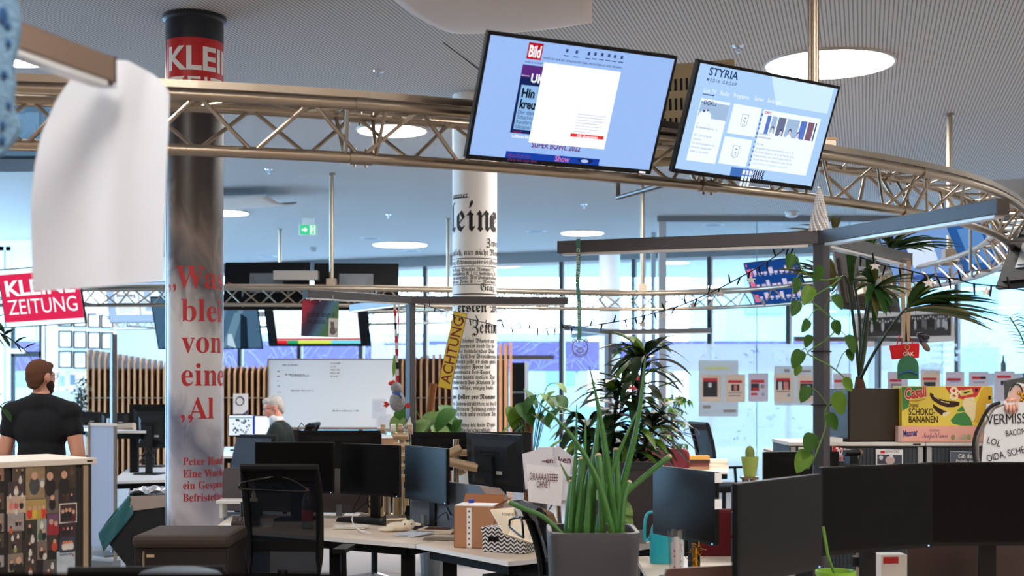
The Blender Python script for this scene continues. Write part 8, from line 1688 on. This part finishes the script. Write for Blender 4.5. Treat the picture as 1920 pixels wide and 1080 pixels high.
# palm
D = 7.15
t = thing('kentia_palm', 'palm with long arching fronds standing in the brown planter box', 'palm', PLANTER_C); ps = MB(t); mp = [MB(t), MB(t)]; random.seed(44)
pb = PLANTER_C
MB(t).tube([pb + Vector((0, 0, -0.02)), W(1612, 725, D), W(1611, 706, D)], [0.03, 0.03, 0.018], 10).build('trunk', BARK, t, smooth=True)
def frond(stem, D1, tips, wd, li=0, hub=None):
    P3 = spline([W(x, y, D + (D1 - D) * i / (len(stem) - 1)) for i, (x, y) in enumerate(stem)], 6); ps.tube(P3, [0.008 * (1 - 0.6 * i / len(P3)) + 0.002 for i in range(len(P3))], 6)
    tips = [q for a_, b_ in zip(tips, tips[1:] + tips[-1:]) for q in (a_, ((a_[0] * 0.55 + b_[0] * 0.45) + random.uniform(-4, 4), (a_[1] * 0.55 + b_[1] * 0.45) + random.uniform(-4, 4)))]
    for j, (x, y) in enumerate(tips):
        f = j / max(1, len(tips) - 1); a = P3[-1 - int((1 - f) * 4)]; b = W(x, y, D1 - 0.25 + 0.5 * ((j * 7) % 5) / 5); d = b - a; L = d.length
        leaf(mp[li if random.random() < 0.8 else 1 - li], a, d / L + Vector((0, 0, 0.22)), L, wd * 1.25, 0.22, 'lance', fold=0.5, n=7)
frond([(1612, 712), (1600, 600), (1585, 520), (1560, 545)], 6.9, [(1478, 500), (1470, 525), (1500, 478), (1442, 500), (1452, 512), (1540, 468), (1556, 470), (1520, 560), (1535, 575), (1465, 540)], 0.03, 1)
frond([(1612, 712), (1612, 600), (1590, 480), (1565, 436)], 7.4, [(1462, 424), (1470, 432), (1478, 440), (1500, 446), (1490, 420), (1560, 400), (1575, 405)], 0.026, 1)
frond([(1612, 712), (1622, 620), (1632, 560), (1640, 530)], 7.0, [(1720, 508), (1730, 520), (1710, 545), (1690, 560), (1672, 575), (1660, 590), (1650, 580), (1640, 600), (1604, 548), (1592, 530), (1600, 512), (1612, 500), (1625, 490), (1640, 480)], 0.032, 0)
frond([(1612, 712), (1616, 640), (1640, 500), (1672, 462)], 7.5, [(1816, 462), (1800, 448), (1760, 440), (1740, 425), (1720, 420), (1790, 465), (1755, 472), (1700, 470), (1660, 420), (1672, 405), (1640, 440), (1635, 420), (1632, 470)], 0.032, 0)
frond([(1612, 712), (1640, 660), (1680, 600), (1706, 572)], 6.6, [(1890, 594), (1862, 622), (1840, 602), (1858, 590), (1885, 570), (1870, 560), (1840, 545), (1812, 538), (1800, 575), (1780, 565), (1762, 500), (1770, 530), (1750, 512), (1725, 540), (1800, 552)], 0.042, 0)
frond([(1612, 712), (1604, 640), (1596, 560), (1600, 500)], 7.3, [(1590, 440), (1604, 420), (1580, 470), (1615, 430)], 0.03, 0)
frond([(1612, 712), (1624, 640), (1628, 560), (1625, 470)], 7.4, [(1634, 395), (1640, 405), (1655, 430), (1628, 420)], 0.03, 0)
ps.build('frond_stem', STEMD, t, smooth=2); mp[0].build('frond', GRN_P, t, smooth=2); mp[1].build('frond', gleaf('leaf_palm_dry', (120, 116, 70)), t, smooth=2)
# pothos on the post
D = 6.33
t = thing('pothos_vine', 'climbing pothos vine with heart leaves wound around the three-armed post', 'plant', W(1540, 880, D)); ml = [MB(t), MB(t)]; random.seed(45)
vine = [(1515, 880), (1530, 850), (1548, 800), (1548, 770), (1565, 745), (1590, 720), (1562, 690), (1530, 672), (1515, 660), (1545, 640), (1570, 610), (1540, 580), (1522, 560), (1560, 535), (1575, 520), (1548, 525), (1520, 520), (1505, 505), (1490, 480)]
P3 = spline([W(x, y, D - 0.055 * (1 + 0.4 * math.sin(i * 2.1))) for i, (x, y) in enumerate(vine)], 6); MB(t).tube(P3, 0.0035, 6).build('vine', STEMG, t, smooth=2)
ms = MB(t)
for x, y, s_, li in ((1485, 489, 34, 0), (1493, 533, 32, 0), (1521, 553, 42, 1), (1539, 512, 34, 0), (1496, 577, 34, 0), (1562, 566, 34, 0), (1515, 610, 30, 0), (1565, 612, 30, 0), (1520, 638, 26, 0), (1586, 644, 40, 0), (1503, 672, 40, 0), (1498, 692, 24, 1), (1515, 738, 36, 0), (1567, 752, 46, 1), (1552, 789, 36, 0), (1522, 828, 44, 0), (1514, 864, 50, 1), (1590, 664, 26, 0), (1582, 720, 30, 1)):
    q = min(P3, key=lambda p: (960 + F * p.x / p.y - x) ** 2 + (H0 - F * (p.z - HC) / p.y - y) ** 2); s_ *= 0.86; L = s_ * D / F; a = W(x, y - s_ * 0.42, D - 0.1 - random.uniform(0, 0.06)); sx_ = 1 if x > 1540 else -1
    ms.tube(spline([q, q.lerp(a, 0.5) + Vector((0, 0, 0.02)), a], 3), 0.0022, 5); leaf(ml[li], a, Vector((sx_ * random.uniform(0.1, 0.6), random.uniform(-0.3, 0.1), -0.9)), L, L * 0.74, 0.12, 'heart', up=Vector((0, -1, 0.2)), fold=0.45, n=8, twist=random.uniform(-0.5, 0.5))
ms.build('leaf_stalk', STEMG, t); ml[0].build('foliage', GRN_Y, t, smooth=2); ml[1].build('foliage', gleaf('leaf_varieg2', (92, 128, 42)), t, smooth=2)
m = MB(t)
for y in (659, 759): m.tube([(S1[0] + 0.046 * math.cos(a), S1[1] + 0.046 * math.sin(a), Zp(y, 6.4)) for a in [2 * math.pi * i / 16 for i in range(16)]], 0.004, 6, closed=True)
m.build('tie', INKB, t)
# plants at the picture edges and far back
D = 6.9
t = thing('zamioculcas', 'dark feathery-leaved plant entering at the right picture edge', 'plant', W(1945, 690, D)); m = MB(t); ms = MB(t); P3 = spline([W(1945, 700, D), W(1925, 655, D), W(1912, 625, D), W(1893, 594, D)], 5); ms.tube(P3, 0.004, 6); random.seed(46)
for i, p in enumerate(P3[4:]):
    for s_ in (-1, 1): leaf(m, p, Vector((s_ * 0.9 - 0.2, random.uniform(-0.3, 0.3), 0.35)), 0.075, 0.022, 0.2)
P3 = spline([W(1948, 700, D), W(1940, 650, D), W(1925, 600, D)], 5); ms.tube(P3, 0.004, 6)
for p in P3[3:]:
    for s_ in (-1, 1): leaf(m, p, Vector((s_ * 0.9, random.uniform(-0.3, 0.3), 0.4)), 0.08, 0.03, 0.2)
ms.build('stem', STEMG, t); m.build('foliage', GRN_D, t, smooth=2)
MB(t).lathe([(0.06, -0.12), (0.075, 0.0), (0.06, 0.0), (0, -0.02)], c=W(1946, 700, D), seg=18).build('pot', pm('pot_dark', (44, 44, 48)), t, smooth=True)
b = W(1946, 700, D); MB().box(b.x - 0.09, b.x + 0.09, D - 0.08, D + 0.1, ZC + 0.002, b.z - 0.12).build('stand', DGREY, None)
o = bpy.data.objects[[x.name for x in COL.objects if x.name.startswith('stand') and x.parent is None and x.type == 'MESH'][-1]]; o.name = 'plant_stand'; tag(o, 'dark small plinth under the feathery plant at the right edge', 'plinth')
D = 7.6
t = thing('potted_ficus', 'oval-leaved plant twig entering at the left picture edge above the walking man', 'plant', (Xp(-45, D), D, 0)); m = MB(t); ms = MB(t); c0 = (Xp(-45, D), D, 0)
for tips in ([(-45, 720), (-30, 640), (0, 625), (45, 655)], [(-45, 720), (-40, 610), (-10, 600)], [(-45, 740), (-30, 740), (5, 765)]):
    P3 = spline([W(x, y, D) for x, y in tips], 5); ms.tube(P3, 0.004, 6)
    for i, p in enumerate(P3[4:]): leaf(m, p, Vector((0.7, random.uniform(-0.4, 0.4), 0.5 if i % 2 else -0.7)), 0.09, 0.045, 0.2, 'oval')
ms.tube([(c0[0], D, 0.3), W(-45, 720, D)], 0.008, 6); ms.build('stem', STEMD, t); m.build('foliage', GRN_D, t, smooth=2); MB(t).lathe([(0.13, 0), (0.16, 0.34), (0.14, 0.34), (0.13, 0.3), (0, 0.3)], c=c0, seg=20).build('pot', pm('pot_dark', (44, 44, 48)), t, smooth=True)
D = 21.2
t = thing('potted_bush', 'dark leafy bush in front of the wooden fins at the far left', 'plant', (Xp(152, D), D, 0)); c0 = Vector((Xp(152, D), D, 0)); MB(t).lathe([(0.16, 0), (0.2, 0.5), (0.18, 0.5), (0, 0.46)], c=c0, seg=18).build('pot', pm('pot_dark', (44, 44, 48)), t, smooth=True); m = MB(t); random.seed(47); ms = MB(t); ms.tube([c0 + Vector((0, 0, 0.46)), W(152, 730, D)], 0.015, 6)
for k in range(170):
    p = W(152 + random.gauss(0, 7), 745 + random.uniform(-34, 34), D + random.uniform(-0.12, 0.12)); leaf(m, p, (random.uniform(-1, 1), random.uniform(-1, 1), random.uniform(-0.3, 1)), 0.1, 0.04, 0.3, n=3)
ms.build('stem', BARK, t); m.build('foliage', GRN_D, t)
# plant in a jar
D = 7.6; t = thing('jar_cutting', 'glass jar holding a green cutting behind the spikes on the pale desk strip', 'plant', (Xp(1131, D), D, 0.742 + 0.0)); MB().lathe([(0.05, 0), (0.055, 0.02), (0.055, 0.17), (0.04, 0.2), (0.042, 0.21)], seg=22, caps=False).build('jar', glass('jar_glass', (0.9, 0.95, 0.93), 0.15), t, smooth=True)
m = MB(t); ms = MB(t); c0 = Vector((Xp(1131, D), D, 0.75))
for (x, y, s_) in ((1165, 950, 34), (1150, 925, 30), (1172, 972, 26), (1120, 930, 28)): a = W(x - 4, y - 8, D - 0.05); ms.tube(spline([c0, c0 + Vector((0.01, 0, 0.2)), a], 4), 0.003, 5); leaf(m, a, (0.6, -0.3, -0.5), s_ * D / F, s_ * D / F * 0.7, 0.1, 'heart', up=Vector((0, -1, 0.3)))
ms.build('stem', STEMG, t); m.build('foliage', gleaf('leaf_varieg', (120, 150, 84)), t, smooth=2)
# ------------------------------------------------------------------ people
def body_mesh(name, parts, mat_, parent, voxel=0.009, smooth=6, mats=None):
    m = MB(parent)
    for p in parts:
        if p[0] == 'c': m.tube(p[1], p[2], 14)
        else: m.ell(p[1], p[2], 18, 12, p[3] if len(p) > 3 else None)
    for p in parts:
        if p[0] == 'c':
            r_ = p[2] if isinstance(p[2], (list, tuple)) else [p[2]] * len(p[1])
            for q, rr in zip(p[1], r_): m.ell(q, rr * 0.995, 14, 8)
    return m.build(name, mat_, parent, smooth=2, mods=[('REMESH', {'mode': 'VOXEL', 'voxel_size': voxel, 'use_smooth_shade': True}), ('SMOOTH', {'factor': 0.5, 'iterations': smooth})])
Vv = lambda *a: Vector(a)
def hand_parts(w, d, side, palm, curl=0.5, s=1.0):
    """palm centre, five fingers; d = finger direction, side = towards the thumb, palm = palm normal"""
    d, side, palm = Vector(d).normalized(), Vector(side).normalized(), Vector(palm).normalized(); w = Vector(w); out = []
    out.append(('c', [w, w + d * 0.045 * s, w + d * 0.085 * s], [0.024 * s, 0.030 * s, 0.030 * s]))
    for i, (o, L) in enumerate(((0.032, 0.072), (0.011, 0.08), (-0.010, 0.075), (-0.030, 0.058))):
        b = w + d * 0.088 * s + side * o * s; k = curl * (1 + 0.15 * i); m1 = b + (d * math.cos(k * 0.5) + palm * math.sin(k * 0.5)) * L * 0.45 * s; m2 = m1 + (d * math.cos(k * 1.2) + palm * math.sin(k * 1.2)) * L * 0.32 * s; m3 = m2 + (d * math.cos(k * 1.8) + palm * math.sin(k * 1.8)) * L * 0.25 * s
        out.append(('c', [b - d * 0.03 * s, b, m1, m2, m3], [0.0105 * s, 0.0098 * s, 0.009 * s, 0.008 * s, 0.007 * s]))
    b = w + d * 0.03 * s + side * 0.028 * s; m1 = b + (side * 0.7 + d * 0.7) * 0.035 * s + palm * 0.012 * s; m2 = m1 + (d * 0.9 + side * 0.25 + palm * 0.3) * 0.03 * s
    out.append(('c', [b - side * 0.012 * s, b, m1, m2], [0.013 * s, 0.0125 * s, 0.0105 * s, 0.0085 * s])); return out
def head_parts(c, f, s=1.0):
    """c = centre of the skull, f = facing direction (horizontal-ish)"""
    f = Vector(f).normalized(); u = Vector((0, 0, 1)); u = (u - f * u.dot(f)).normalized(); r_ = f.cross(u); c = Vector(c); M = Matrix((r_, f, u)).transposed()
    at = lambda x, y, z: c + r_ * x * s + f * y * s + u * z * s
    E_ = lambda x, y, z, a, b, d_: ('e', at(x, y, z), (a * s, b * s, d_ * s), M)
    P = [E_(0, -0.012, 0.02, 0.076, 0.097, 0.092), E_(0, 0.03, -0.045, 0.062, 0.066, 0.075), E_(0, 0.055, -0.088, 0.036, 0.034, 0.028), E_(0, 0.08, -0.005, 0.05, 0.02, 0.03),
         E_(0.033, 0.072, -0.03, 0.022, 0.02, 0.02), E_(-0.033, 0.072, -0.03, 0.022, 0.02, 0.02), E_(0, 0.088, 0.022, 0.048, 0.014, 0.012),
         ('c', [at(0, 0.092, 0.008), at(0, 0.106, -0.02), at(0, 0.112, -0.034)], [0.009 * s, 0.011 * s, 0.013 * s]), E_(0.011, 0.1, -0.038, 0.009, 0.01, 0.008), E_(-0.011, 0.1, -0.038, 0.009, 0.01, 0.008),
         E_(0, 0.092, -0.06, 0.022, 0.012, 0.006), E_(0, 0.09, -0.07, 0.02, 0.012, 0.007)]
    for sd in (-1, 1): P += [E_(sd * 0.076, -0.008, -0.012, 0.01, 0.02, 0.032), E_(sd * 0.08, -0.016, -0.004, 0.009, 0.012, 0.022)]
    return P, at, M
def face_details(t, at, s, skin=True):
    for sd in (-1, 1):
        e = MB(t); e.ell(at(sd * 0.031, 0.078, 0.004), 0.0125 * s, 12, 8); e.build('eye', pm('eye_white', (228, 226, 222), rough=0.2), t, smooth=2)
        e = MB(t); e.ell(at(sd * 0.031, 0.087, 0.004), 0.0055 * s, 10, 6); e.build('iris', pm('iris', (60, 48, 40), rough=0.2), t, smooth=2)
    MB(t).tube([at(-0.02, 0.099, -0.066), at(0, 0.104, -0.064), at(0.02, 0.099, -0.066)], 0.004 * s, 6).build('mouth', pm('lips', (176, 104, 96)), t)
def glasses(t, at, s, col='frame_dark'):
    m = MB(t)
    for sd in (-1, 1):
        m.tube([at(sd * 0.031 + 0.023 * math.cos(a), 0.102, 0.004 + 0.017 * math.sin(a)) for a in [2 * math.pi * i / 16 for i in range(16)]], 0.0022 * s, 5, closed=True); m.tube([at(sd * 0.054, 0.102, 0.008), at(sd * 0.08, 0.07, 0.008), at(sd * 0.084, -0.015, 0.006)], 0.002 * s, 5)
    m.tube([at(-0.008, 0.103, 0.008), at(0.008, 0.103, 0.008)], 0.002 * s, 5); m.build('glasses', pm('glasses_dark', (28, 30, 40), rough=0.3), t)
SKINM = pm('skin_man', (208, 150, 126), rough=0.5, var=0.06)
# walking man seen from behind
D = 8.3; X0 = Xp(78, D); k = D / F
t = thing('person', 'man in a dark navy t-shirt walking away, seen from behind at the left', 'person', (X0, D, 0))
def wm(px, py, dy=0.0): p = W(px, py, D); return Vector((p.x, D + dy, p.z))
hd, at, HM = head_parts(wm(76, 706, 0.0), (0.42, 0.9, -0.02), 0.93)
zs = Zp(752, D); zh = 0.93
sh = [wm(26, 772, 0.0), wm(130, 772, 0.0)]
P = hd + [('c', [wm(76, 714, 0.015), wm(77, 735, 0.0), wm(77, 755, -0.01)], [0.05, 0.053, 0.07]), ('c', [Vv(X0, D, zs - 0.1), Vv(X0, D, 1.2), Vv(X0, D, zh)], [0.08, 0.085, 0.1])]
la = [sh[0], wm(16, 812, 0.01), wm(8, 848, 0.0), wm(0, 905, 0.06), wm(-2, 925, 0.09)]; ra = [sh[1], wm(140, 812, -0.01), wm(148, 850, -0.02), wm(154, 900, 0.0), wm(155, 924, 0.02)]
for a in (la, ra): P.append(('c', a, [0.058, 0.05, 0.045, 0.036, 0.028]))
P += hand_parts(la[-1], (0.05, 0.1, -1), (0.2, 1, 0), (0.9, -0.1, 0.1), 0.55) + hand_parts(ra[-1], (0.0, 0.08, -1), (-0.2, 1, 0), (-0.9, 0.0, 0.1), 0.55)
lf, rf = [Vv(X0 - 0.1, D, zh), Vv(X0 - 0.1, D + 0.1, 0.5), Vv(X0 - 0.11, D - 0.02, 0.1)], [Vv(X0 + 0.1, D, zh), Vv(X0 + 0.1, D - 0.08, 0.5), Vv(X0 + 0.11, D - 0.34, 0.14)]
for a in (lf, rf): P.append(('c', a, [0.085, 0.058, 0.04]))
body_mesh('body', P, SKINM, t, 0.008, 5)
TSH = pm('tshirt_navy', (6, 10, 20), rough=0.9, bump=0.15, bscale=20)
MX = Matrix.Rotation(0, 4, 'Z')
TS_ = [('e', Vv(X0, D, zs - 0.17), (0.175, 0.115, 0.17)), ('c', [wm(40, 766), wm(77, 755, -0.01), wm(116, 766)], [0.062, 0.075, 0.062]), ('e', Vv(X0, D, 1.22), (0.15, 0.11, 0.22)), ('e', Vv(X0, D, 1.04), (0.155, 0.115, 0.16)), ('c', [wm(76, 745, 0.0), wm(77, 758, -0.01)], [0.062, 0.085])]
for a, sg in ((la, -1), (ra, 1)):
    TS_.append(('e', a[0] + Vv(0, 0, -0.004), (0.078, 0.078, 0.072)))
    TS_.append(('c', [a[0] + Vv(-sg * 0.02, 0, 0), a[0].lerp(a[1], 0.5), a[0].lerp(a[1], 0.86)], [0.066, 0.064, 0.064]))
body_mesh('tshirt', TS_, TSH, t, 0.01, 6)
TR = [('e', Vv(X0, D, 0.92), (0.18, 0.125, 0.14))] 
for a in (lf, rf): TR.append(('c', [a[0], a[1], a[2] + Vv(0, 0, -0.02)], [0.105, 0.078, 0.06]))
body_mesh('trousers', TR, pm('trousers_dark', (26, 28, 34), rough=0.9), t, 0.012, 5)
for a in (lf, rf): m = MB(t); f_ = a[2]; m.tube([Vv(f_.x, f_.y - 0.06, max(0.045, f_.z - 0.08)), Vv(f_.x, f_.y + 0.06, max(0.042, f_.z - 0.085)), Vv(f_.x, f_.y + 0.17, max(0.035, f_.z - 0.1) if f_.z < 0.12 else 0.035)], [0.04, 0.042, 0.03], 12); m.ell(Vv(f_.x, f_.y + 0.17, 0.035), (0.03, 0.04, 0.03), 10, 8); m.build('shoe', BLACK, t, smooth=2)
HR = [('e', at(0, -0.016, 0.028), (0.073, 0.092, 0.084), HM), ('e', at(0, -0.05, -0.01), (0.066, 0.05, 0.06), HM), ('e', at(0, 0.045, 0.072), (0.054, 0.042, 0.03), HM), ('e', at(0, -0.062, -0.055), (0.05, 0.026, 0.03), HM)]
body_mesh('hair', HR, pm('hair_brown', (92, 56, 36), rough=0.9, bump=0.6, bscale=160, var=0.25, vscale=40), t, 0.007, 3)
BD = [('e', at(0, 0.052, -0.09), (0.05, 0.044, 0.036), HM), ('e', at(0.05, 0.035, -0.06), (0.02, 0.036, 0.036), HM), ('e', at(-0.05, 0.035, -0.06), (0.02, 0.036, 0.036), HM), ('e', at(0, 0.085, -0.054), (0.028, 0.016, 0.008), HM)]
body_mesh('beard', BD, pm('beard_dark', (50, 32, 24), rough=0.95, bump=0.6, bscale=200), t, 0.007, 2); face_details(t, at, 0.93); glasses(t, at, 0.93)
# seated grey-haired man in profile
D = 14.9; k = D / F
t = thing('person', 'grey-haired man with glasses in a dark jacket sitting at the raised desk, facing left', 'person', (Xp(524, D), D, 0))
def sm(px, py, dy=0.0): p = W(px, py, D); return Vector((p.x, D + dy, p.z))
s_ = 1.02
hd, at, HM = head_parts(sm(512, 764, 0.0), (-0.93, -0.28, -0.26), s_)
hip = Vv(Xp(532, D), D, 0.68); chest = sm(527, 815)
P = hd + [('c', [sm(517, 772, 0), sm(521, 786, 0), sm(524, 800, 0)], [0.06, 0.062, 0.075]), ('c', [sm(525, 812), sm(530, 840), hip], [0.08, 0.09, 0.1])]
ha = [sm(522, 806, -0.17), sm(506, 838, -0.24), sm(482, 836, -0.2)]; hb = [sm(526, 806, 0.17), sm(512, 836, 0.2), sm(484, 832, 0.12)]
for a in (ha, hb): P.append(('c', a + [a[2] + Vv(-0.05, 0.0, -0.005)], [0.055, 0.046, 0.032, 0.028]))
P += hand_parts(ha[2] + Vv(-0.05, 0, -0.005), (-1, 0.1, -0.22), (0.1, 1, 0), (0, 0, -1), 0.45) + hand_parts(hb[2] + Vv(-0.05, 0, -0.005), (-1, -0.1, -0.22), (0.1, -1, 0), (0, 0, -1), 0.45)
for sg in (-1, 1): P.append(('c', [hip + Vv(0, sg * 0.1, 0), hip + Vv(-0.4, sg * 0.12, 0.0), hip + Vv(-0.38, sg * 0.12, -0.5)], [0.085, 0.06, 0.042]))
body_mesh('body', P, pm('skin_seated', (216, 150, 130), rough=0.5), t, 0.0085, 4)
JK = pm('jacket_green', (22, 34, 32), rough=0.85)
J = [('e', sm(528, 818), (0.135, 0.215, 0.17)), ('e', sm(524, 803), (0.1, 0.2, 0.08)), ('e', sm(533, 850), (0.145, 0.2, 0.24)), ('e', sm(523, 793), (0.07, 0.085, 0.05))]
for a in (ha, hb): J.append(('c', [a[0], a[1], a[2] + Vv(0.03, 0, 0)], [0.082, 0.068, 0.05]))
body_mesh('jacket', J, JK, t, 0.011, 5)
body_mesh('shirt_collar', [('c', [sm(514, 783, 0.0), sm(520, 787, 0.0)], [0.068, 0.073]), ('e', sm(511, 791, 0), (0.04, 0.05, 0.04))], pm('shirt_white', (238, 240, 244), rough=0.8), t, 0.008, 2)
TR = [('e', hip, (0.17, 0.18, 0.12))]
for sg in (-1, 1): TR.append(('c', [hip + Vv(0, sg * 0.1, 0), hip + Vv(-0.4, sg * 0.12, 0.0), hip + Vv(-0.38, sg * 0.12, -0.52)], [0.1, 0.078, 0.058]))
body_mesh('trousers', TR, pm('trousers_grey', (50, 52, 58), rough=0.9), t, 0.013, 4)
for sg in (-1, 1): m = MB(t); f_ = hip + Vv(-0.4, sg * 0.12, -0.6); m.tube([f_ + Vv(0.06, 0, 0), f_ + Vv(-0.04, 0, -0.01), f_ + Vv(-0.16, 0, -0.02)], [0.042, 0.042, 0.03], 12); m.build('shoe', BLACK, t, smooth=2)
HR = [('e', at(0, -0.028, 0.045), (0.084, 0.1, 0.085), HM), ('e', at(0, -0.075, -0.005), (0.076, 0.052, 0.07), HM), ('e', at(0, 0.05, 0.085), (0.062, 0.05, 0.034), HM), ('e', at(0, -0.08, -0.06), (0.058, 0.034, 0.036), HM)]
body_mesh('hair', HR, pm('hair_grey', (190, 184, 178), rough=0.9, bump=0.6, bscale=150, var=0.25, vscale=50), t, 0.007, 3); face_details(t, at, s_); glasses(t, at, s_)
